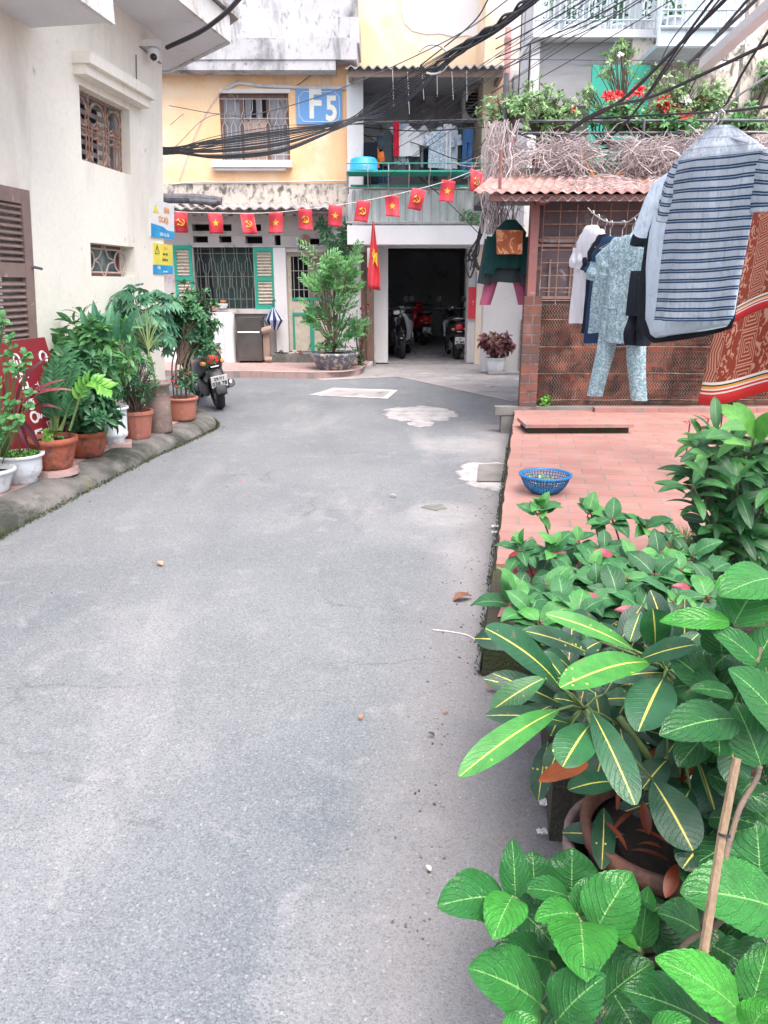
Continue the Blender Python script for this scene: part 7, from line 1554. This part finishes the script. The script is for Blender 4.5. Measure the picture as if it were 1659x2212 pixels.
# croton in its pot
cc = PT(1432, 1800, 1.88); cc = V((cc.x, cc.y, 0))
t = thing('croton_pot', 'terracotta pot with long glossy dark leaves with yellow midribs', 'potted plant', cc)
pot(t, cc, .13, .185, .29, pm('dirty_dark_terracotta', (.20, .085, .06), (.13, .06, .045), 8, .8, .3, 50, st=((.06, .04, .035), 7, .5, .65)), .012, .045, n=40)
b, s, b2 = MB(), MB(), MB()
A = PT(*Z2(780, 520), 1.72); Bc = PT(*Z2(1170, 340), 1.85); base = cc+V((0, 0, .27))
for (p, w_) in ((A, .008), (Bc, .009), (PT(*Z2(950, 560), 1.8), .008), (PT(*Z2(1250, 600), 1.85), .008)): s.tube(spline([base+rv(.03), base.lerp(p, .5)+V((.03, 0, .02)), p], 6), w_, 7)
CL = [(1290, 900, 1180, 1120, 150, 1.74, 1.66, .12, 'obov'), (1420, 1080, 1250, 1280, 170, 1.7, 1.62, .1, 'obov'), (1560, 1000, 1460, 1200, 170, 1.72, 1.64, .15, 'obov'), (1180, 760, 1060, 900, 120, 1.8, 1.74, .1, 'obov'), (665, 412, 312, 135, 150, 1.68, 1.55, .38, 'obov'), (1095, 300, 668, 418, 150, 1.72, 1.50, .85, 'obov'), (665, 522, 188, 842, 125, 1.62, 1.42, .80, 'obov'), (810, 596, 680, 795, 170, 1.62, 1.50, .55, 'obov'), (818, 530, 1025, 978, 140, 1.62, 1.45, .42, 'obov'),
      (1162, 372, 1040, 628, 195, 1.72, 1.55, .40, 'obov'), (1040, 290, 1312, 214, 105, 1.74, 1.66, .38, 'obov'), (1020, 240, 600, 68, 85, 1.86, 1.82, .85, 'obov'), (830, 270, 505, 150, 95, 1.92, 1.86, .3, 'obov'), (1120, 215, 1110, 42, 130, 1.86, 1.80, .55, 'obov'),
      (600, 370, 340, 530, 110, 1.76, 1.72, .6, 'obov'), (710, 590, 316, 552, 90, 1.74, 1.66, .2, 'obov'), (1225, 360, 1330, 520, 100, 1.82, 1.76, .8, 'obov'), (690, 650, 612, 830, 90, 1.74, 1.68, .25, 'obov'), (940, 870, 708, 905, 110, 1.72, 1.62, .3, 'obov'),
      (1110, 860, 1300, 1195, 190, 1.74, 1.62, .15, 'obov'), (1330, 770, 1420, 1060, 150, 1.78, 1.70, .15, 'obov'), (1480, 640, 1505, 895, 130, 1.72, 1.64, .5, 'obov'), (1400, 1030, 1550, 1290, 220, 1.74, 1.66, .2, 'obov'), (700, 400, 580, 250, 80, 1.84, 1.84, .4, 'obov'),
      (1180, 350, 900, 380, 90, 1.84, 1.78, .25, 'obov'), (1230, 290, 1480, 360, 85, 1.84, 1.80, .3, 'obov'), (900, 640, 830, 890, 110, 1.84, 1.78, .1, 'obov'), (1170, 330, 1330, 160, 90, 1.9, 1.9, .5, 'obov'), (950, 600, 1010, 860, 110, 1.82, 1.76, .1, 'obov'),
      (880, 450, 960, 330, 70, 1.8, 1.85, .3, 'obov'), (760, 500, 640, 470, 70, 1.78, 1.74, .1, 'obov'), (1160, 380, 1250, 560, 90, 1.84, 1.8, .2, 'obov'), (1050, 60, 1000, 200, 80, 1.95, 1.9, .35, 'obov'), (860, 200, 760, 260, 80, 1.95, 1.9, .25, 'obov'), (1330, 560, 1440, 700, 120, 1.9, 1.85, .1, 'obov')]
for (bx, by, tx, ty, w_, tb, tt, ti, sh_) in CL:
    fleaf(b, Z2, bx, by, tx, ty, w_, tb, tt, sh_, ti, arc=.07, nu=18, nv=4, fold=.16, wave=.05)
    p = PT(*Z2(bx, by), tb); q = A if (p-A).length < (p-Bc).length else Bc; s.tube([q, q.lerp(p, .5)+V((0, 0, .008)), p], .003, 6)
for k in range(110):
    yy = R.uniform(1380, 1960); p = PT(R.uniform(1150+max(0, yy-1500)*.5, 1720), yy, R.uniform(1.85, 2.2)); d = rv(1)+V((0, -.4, .2)); d.normalize(); b.leaf(p, p+d*R.uniform(.12, .2), toward(p, .4)+rv(.3), .055, 'obov', 8, 2, .08, .2, .04, R.uniform(0, .35))
for k in range(120):
    p = PT(R.uniform(1150, 1560), R.uniform(1390, 1660), R.uniform(2.0, 2.45)); d = rv(1)+V((0, -.3, .3)); d.normalize(); b.leaf(p, p+d*R.uniform(.12, .18), toward(p, .5)+rv(.3), .06, 'obov', 8, 2, .08, .2, .04, R.uniform(0, .2))
b.build('leaves', lf_croton, t, smooth=True); s.build('stems', m_stem, t, smooth=True)
for (bx, by, tx, ty, w_, tb, tt, ti) in ((800, 780, 566, 866, 85, 1.70, 1.62, .7), (1060, 960, 1090, 1120, 45, 1.80, 1.78, .2), (1300, 760, 1190, 870, 90, 1.9, 1.85, .4), (1610, 820, 1520, 900, 90, 1.8, 1.75, .6), (1180, 700, 1080, 800, 60, 1.9, 1.85, .3), (1230, 1260, 1170, 1420, 60, 1.7, 1.66, .4), (1500, 960, 1560, 1040, 80, 1.85, 1.8, .2)): fleaf(b2, Z2, bx, by, tx, ty, w_, tb, tt, 'lance', ti, nu=10, nv=2)
for k in range(16): p = cc+V((R.uniform(-.15, .15), R.uniform(-.15, .1), .285+R.uniform(0, .03))); b2.leaf(p, p+V((R.uniform(-.08, .08), R.uniform(-.08, .08), R.uniform(0, .04))), UP, .013, 'lance', 5, 1, .1, .3, 0, R.uniform(0, .5))
b2.build('orange_leaves', lf_orange, t, smooth=True)
# grey pot behind
t = thing('grey_pot', 'dark grey brown outer pot around the terracotta croton pot', 'pot', PZ(1260, 1830, 0)); c = cc+V((-.018, 0, 0)); pot(t, c, .165, .208, .235, m_pot_grey, .010, .05, soil=False)
b = MB(); p = PZ(1205, 1760, 0); b.box(V((p.x+.05, p.y+.25, .09)), (.09, .75, .18), -.15); b.build('edge_stone', m_moss_shade, label='dark mossy kerb stone along the pots in the foreground', cat='stone')
# hydrangea below
hb = PT(1560, 2350, 1.75); hb = V((hb.x, hb.y+.02, 0))
t = thing('hydrangea', 'hydrangea with broad bright serrated leaves filling the bottom right corner', 'shrub', hb)
b, s = MB(), MB()
HL = [(1180, 880, 1330, 760, 150, 1.6, 1.62, .2), (820, 900, 720, 720, 150, 1.6, 1.62, .15), (1450, 300, 1330, 480, 170, 1.62, 1.6, .15), (1250, 300, 1400, 420, 150, 1.66, 1.62, .1), (600, 900, 500, 800, 140, 1.56, 1.54, .2),(400, 468, 82, 508, 235, 1.50, 1.42, .45), (440, 462, 346, 668, 180, 1.46, 1.36, .75), (455, 462, 440, 185, 125, 1.50, 1.52, .35), (545, 400, 535, 245, 160, 1.66, 1.68, .35), (705, 462, 488, 425, 120, 1.58, 1.54, .5), (722, 430, 725, 230, 215, 1.66, 1.68, .45),
      (745, 545, 546, 570, 135, 1.50, 1.44, .7), (755, 545, 800, 368, 100, 1.52, 1.54, .6), (842, 618, 1010, 345, 240, 1.48, 1.50, .62), (765, 578, 785, 862, 285, 1.47, 1.30, .72), (575, 978, 228, 800, 300, 1.42, 1.36, .55), (650, 1060, 886, 838, 250, 1.34, 1.30, .5),
      (480, 530, 655, 712, 165, 1.58, 1.52, .2), (620, 770, 340, 730, 180, 1.52, 1.48, .22), (890, 940, 1112, 775, 210, 1.50, 1.50, .35), (1380, 1075, 960, 905, 250, 1.34, 1.32, .25), (1525, 1015, 1122, 758, 240, 1.30, 1.26, .9), (1720, 525, 1240, 435, 320, 1.42, 1.40, .6),
      (1345, 645, 1133, 540, 200, 1.56, 1.52, .25), (1050, 700, 1090, 412, 125, 1.60, 1.60, .55), (1040, 705, 918, 650, 65, 1.50, 1.46, .95), (1585, 980, 1660, 690, 180, 1.36, 1.38, .6), (1560, 1120, 1680, 960, 160, 1.25, 1.22, .9), (400, 1130, 560, 1045, 120, 1.30, 1.30, .7),
      (1110, 1110, 1290, 1050, 110, 1.26, 1.24, .7), (1130, 580, 1240, 740, 190, 1.66, 1.64, .12), (930, 940, 1050, 1150, 220, 1.44, 1.38, .2), (1500, 720, 1330, 730, 160, 1.6, 1.6, .15), (1620, 380, 1600, 100, 260, 1.6, 1.62, .5), (1400, 700, 1560, 800, 150, 1.6, 1.55, .15), (700, 650, 560, 620, 120, 1.62, 1.6, .1), (900, 700, 980, 860, 160, 1.6, 1.56, .1),
      (1700, 230, 1560, 330, 180, 1.66, 1.6, .4), (1750, 760, 1560, 900, 200, 1.5, 1.44, .3)]
for (bx, by, tx, ty, w_, tb, tt, ti) in HL:
    fleaf(b, Z3, bx, by, tx, ty, w_, tb, tt, 'hyd', ti, up=.5, arc=.09, nu=30, nv=5, fold=.16, wave=.05, ser=.022)
    p = PT(*Z3(bx, by), tb); q = p+V((.02, .03, -.05)); s.tube([q, p], .0035, 6)
for (x, y, tt) in ((470, 490, 1.5), (755, 570, 1.5), (1045, 740, 1.58), (840, 640, 1.5), (1520, 1030, 1.32)):
    p = PT(*Z3(x, y), tt); s.tube(spline([p, p+V((.03, .06, -.12)), p.lerp(hb, .7)+V((0, 0, -.03)), hb+V((0, 0, .02))], 6), [.005+.003*j/18 for j in range(19)], 7)
for k in range(130):
    p = PT(R.uniform(1130, 1720), R.uniform(1940, 2330), R.uniform(1.60, 1.9))
    if p.z < .05: continue
    d = rv(1)+V((0, -.3, .1)); d.normalize(); b.leaf(p, p+d*R.uniform(.09, .14), toward(p, .6)+rv(.3), .085, 'broad', 10, 3, .08, .12, .03, R.uniform(0, .3))
b.build('leaves', lf_hyd, t, smooth=True); s.build('stems', m_stem, t, smooth=True)
# second hydrangea stems at the right, leaves above the croton
t = thing('hydrangea', 'tall hydrangea leaning in from the right edge above the croton', 'shrub', V((PT(1700, 1900, 1.8).x+.1, 1.9, 0)))
b, s = MB(), MB(); tb0 = org[t.name]
for Z, L_ in ((Z1, [(1560, 1380, 1400, 1500, 160, 1.75, 1.7, .2), (1475, 1250, 1640, 985, 260, 1.62, 1.66, .55), (1450, 1238, 1075, 1235, 125, 1.60, 1.62, .8), (1700, 1000, 1400, 1100, 240, 1.64, 1.58, .62), (1480, 1000, 1380, 1060, 80, 1.8, 1.8, .95)]),
              (Z2, [(1495, 565, 1142, 648, 205, 1.52, 1.46, .22), (1720, 600, 1470, 330, 220, 1.50, 1.46, .45), (1610, 300, 1380, 130, 130, 1.60, 1.60, .5), (1625, 790, 1500, 490, 190, 1.50, 1.54, .3), (1490, 450, 1285, 425, 85, 1.62, 1.60, .25), (1600, 310, 1700, 120, 150, 1.62, 1.62, .5), (1500, 240, 1400, 320, 110, 1.7, 1.66, .15), (1660, 560, 1560, 420, 150, 1.62, 1.6, .15)])):
    for (bx, by, tx, ty, w_, tb, tt, ti) in L_: fleaf(b, Z, bx, by, tx, ty, w_, tb, tt, 'hyd', ti, up=.5, arc=.08, nu=30, nv=5, fold=.10, wave=.03, ser=.02)
for k in range(90):
    p = PT(R.uniform(1480, 1760), R.uniform(1380, 1880), R.uniform(1.62, 2.0)); d = rv(1)+V((0, -.3, .1)); d.normalize(); b.leaf(p, p+d*R.uniform(.09, .14), toward(p, .6)+rv(.3), .08, 'broad', 10, 3, .08, .12, .03, R.uniform(0, .35))
s.tube(spline([PT(*Z2(1600, 300), 1.6), PT(*Z2(1640, 180), 1.64), PT(*Z2(1700, 60), 1.7)], 6), .006, 7)
s.tube(spline([PT(*Z2(1620, 790), 1.5), PT(*Z2(1600, 860), 1.5), PT(*Z2(1530, 980), 1.48), PT(*Z2(1490, 1100), 1.46), PT(*Z3(1455, 300), 1.44), PT(*Z3(1480, 460), 1.44), PT(*Z3(1420, 590), 1.44), PT(*Z3(1290, 665), 1.45), PT(*Z3(1215, 745), 1.46)], 6), .0055, 8)
b.build('leaves', lf_hyd, t, smooth=True); s.build('stems', m_bark, t, smooth=True)
t = thing('stake', 'split wooden stake tied upright among the foreground leaves', 'stake', PT(1519, 2052, 1.36))
b = MB(); b.tube([PT(1592, 1638, 1.34), PT(1560, 1800, 1.33), PT(1515, 2085, 1.31)], [.0075, .008, .0085], 8); b.build('stick', m_wood, t)
b = MB(); p = PT(*Z2(1450, 1120), 1.328); Qr = (PT(1592, 1638, 1.34)-PT(1515, 2085, 1.31)).to_track_quat('Z', 'Y').to_matrix(); b.lathe([(.0105, -.002), (.0105, .002)], p, 12, M=Qr); b.build('wire_tie', m_black, t)
# hibiscus shrubs on the near end of the terrace
t = thing('hibiscus_shrub', 'leafy low shrub with toothed leaves spilling over the near end of the terrace', 'shrub', V((1.25, 3.0, .23)))
b, s = MB(), MB()
tD = lambda y: 3.25-(y-1090)*(1.15/270)
sp1 = [(430, 640), (330, 850), (560, 1010), (470, 1080), (700, 640), (820, 680), (1050, 980), (930, 900), (740, 1040), (380, 1180), (850, 1100), (1190, 960), (1330, 1100), (640, 1200), (1150, 1130), (500, 860), (640, 800), (780, 850), (1000, 720), (1150, 760), (900, 1000), (560, 1130), (980, 1160), (1080, 860), (300, 1120), (430, 1230), (720, 930), (1250, 880), (1230, 1230), (680, 1120)]
for (zx, zy) in sp1:
    x, y = Z1(zx, zy); tt = tD(y); p = PT(x, y, tt); ax = V((R.uniform(-.3, .3), -.35, 1)).normalized()
    rosette(b, p, 7, .115 if zy > 880 else .10, .62, 'ovate', ax, (-.5, .7), (.05, .85), .12, 12, 3, .2, .5, None, s, .35, .03, 0, .06)
    if zx < 520 and zy < 900: rosette(b, p+V((0, 0, .02)), 4, .07, .6, 'ovate', ax, (.5, 1.2), (.7, 1), .1, 10, 2, .12)
    g_ = V((p.x+.12, p.y+.15, .24)); s.tube(spline([g_, g_.lerp(p, .6)+V((.02, 0, 0)), p], 5), [.006-.003*j/10 for j in range(11)], 5)
for k in range(230):
    x, y = Z1(R.uniform(330, 1420), R.uniform(900, 1280)); p = PT(x, y, tD(y)+R.uniform(.15, .4)); d = rv(1); d.normalize()
    if p.z > .3: b.leaf(p, p+d*.10, toward(p, .6)+rv(.3), .06, 'ovate', 6, 2, .1, .15, 0, R.uniform(0, .3))
b.build('leaves', lf_poi, t, smooth=True); s.build('stems', m_redstem, t, smooth=True)
b = MB()
for (zx, zy, l) in ((760, 1130, .10), (820, 880, .08), (960, 1190, .07), (1000, 1210, .07), (540, 1050, .05), (1240, 1060, .06)): x, y = Z1(zx, zy); p = PT(x, y, tD(y)-.03); b.leaf(p, p+V((-l, .0, .01)), toward(p, .5), l*.45, 'ovate', 8, 2, .1, .2, 0, .9)
b.build('red_leaves', lm_red, t)
for k, (x, y, r, m) in enumerate(((1300, 1330, .17, m_terra2), (1440, 1280, .17, m_redlac))):
    c = PT(x, y+70, tD(1290)); c = V((c.x, max(c.y, 3.0), .235)); tt_ = thing('shrub_pot', ('red plastic pot hidden under the leafy shrub' if k == 0 else 'dark red pot under the right of the leafy shrub'), 'pot', c); pot(tt_, c, .11, .15, .22, m_maroon if k == 0 else m, .012, .03)
# lance leaved shrub at the right edge of the terrace
t = thing('lance_leaf_shrub', 'tall dark shrub with long pointed leaves at the right edge of the terrace', 'shrub', V((2.0, 3.5, .255)))
b, s = MB(), MB(); bs_ = V((PT(1600, 1250, 3.3).x, 3.35, .255))
sp2 = [(1590, 215, .26), (1380, 230, .17), (1330, 340, .17), (1300, 440, .17), (1450, 290, .18), (1540, 350, .18), (1400, 500, .16), (1500, 450, .17), (1330, 570, .15), (1450, 600, .16), (1600, 540, .17), (1370, 690, .15), (1500, 730, .16), (1640, 400, .17), (1640, 660, .17), (1580, 800, .15), (1430, 800, .14), (1250, 500, .14), (1700, 300, .2), (1700, 500, .18), (1300, 260, .12)]
for (zx, zy, l) in sp2:
    x, y = Z1(zx, zy); tt = R.uniform(3.0, 3.3); p = PT(x, y, tt); hi = zy < 300
    rosette(b, p, 9, l, .30, 'lance', V((R.uniform(-.4, .2), -.3, 1)), (-.3, .75), (.45, 1.0) if hi else (.05, .65), .12, 10, 2, .2, .5, None, None, .5)
    s.tube(spline([bs_+rv(.04)*V((1, 1, 0)).length if False else bs_, bs_.lerp(p, .5)+V((.03, 0, .03)), p], 5), [.009-.005*j/10 for j in range(11)], 6)
for k in range(260):
    x, y = Z1(R.uniform(1330, 1760), R.uniform(330, 900)); p = PT(x, y, R.uniform(3.35, 3.7)); d = rv(1); d.normalize(); b.leaf(p, p+d*.14, toward(p, .4)+rv(.4), .045, 'lance', 6, 1, .1, .2, 0, R.uniform(0, .35))
for (bx, by, tx, ty, w_) in ((1590, 250, 1470, 60, 95), (1600, 255, 1680, 110, 90), (1480, 240, 1325, 250, 75), (1560, 290, 1420, 275, 60), (1340, 350, 1235, 325, 55), (1320, 470, 1205, 380, 70)):
    fleaf(b, Z1, bx, by, tx, ty, w_, 2.95, 2.85, 'lance', .92 if by < 300 and bx > 1500 else .6, nu=14, nv=3)
b.build('leaves', lf_lem, t, smooth=True); s.build('stems', m_bark, t, smooth=True)
b = MB()
for (x, y) in ((1490, 915), (1530, 905), (1560, 900), (1520, 930)): p = PT(x, y, 4.6); rosette(b, p, 6, .06, .3, 'lance', UP, (0, .8), (.5, 1)); b.tube([p, p-V((0, 0, .22))], .004, 4)
b.build('red_seedlings', lm_red, label='thin red leaved seedlings behind the lance leaved shrub', cat='plant')
b = MB()
for k in range(420):
    x, y = Z1(R.uniform(1100, 1450), R.uniform(820, 900)); p = PZ(x, y, .256); b.leaf(p, p+V((R.uniform(-.05, .05), R.uniform(-.05, .05), R.uniform(.05, .14))), V((1, 0, 0)), .008, 'lance', 3, 1, .1, .2, 0, R.random())
b.build('grass', lm_pale, kind='stuff')
# moss and weeds along kerb
b = MB()
for k in range(2600):
    i = R.randrange(6, len(so_)-4); p = so_[i].lerp(so_[i+1], R.random())+V((R.uniform(-.02, .03), R.uniform(-.02, .02), R.uniform(.0, .02))); b.leaf(p, p+V((R.uniform(-.012, .012), R.uniform(-.012, .012), R.uniform(.004, .02))), rv(1), .010, 'ovate', 2, 1, tint=R.random())
for k in range(900):
    Y_ = R.uniform(2.85, 7.5); p = V((TE(Y_)-.035+R.uniform(-.015, .01), Y_, R.uniform(0, .02))); b.leaf(p, p+V((R.uniform(-.012, .0), R.uniform(-.012, .012), R.uniform(.004, .02))), rv(1), .007, 'ovate', 2, 1, tint=R.random())
b.build('moss', leafmat('dark_olive_moss', (.02, .035, .008), (.045, .07, .018), (.09, .11, .03), (.05, .07, .02), trans=0), kind='stuff')
m_grit = tintmat('road_grit', (.06, .045, .035), (.42, .36, .32), .9)
b = MB()
for k in range(520):
    if k < 300: Y_ = 1.5+5.5*R.random()**1.3; p = V((TE(Y_)-.05-abs(R.gauss(0, .14)), Y_, .003))
    elif k < 440: i = R.randrange(2, len(so_)-4); q_ = so_[i]; p = V((q_.x+abs(R.gauss(0, .10)), q_.y+R.uniform(-.1, .1), .003))
    else: p = V((R.uniform(-2.4, 1.2), R.uniform(1.4, 9), .003))
    sz = R.uniform(.0018, .006); an = R.uniform(0, 3)
    b.box(p, (sz*1.6, sz, sz*.7), an, tint=R.random())
b.build('grit', m_grit, kind='stuff')
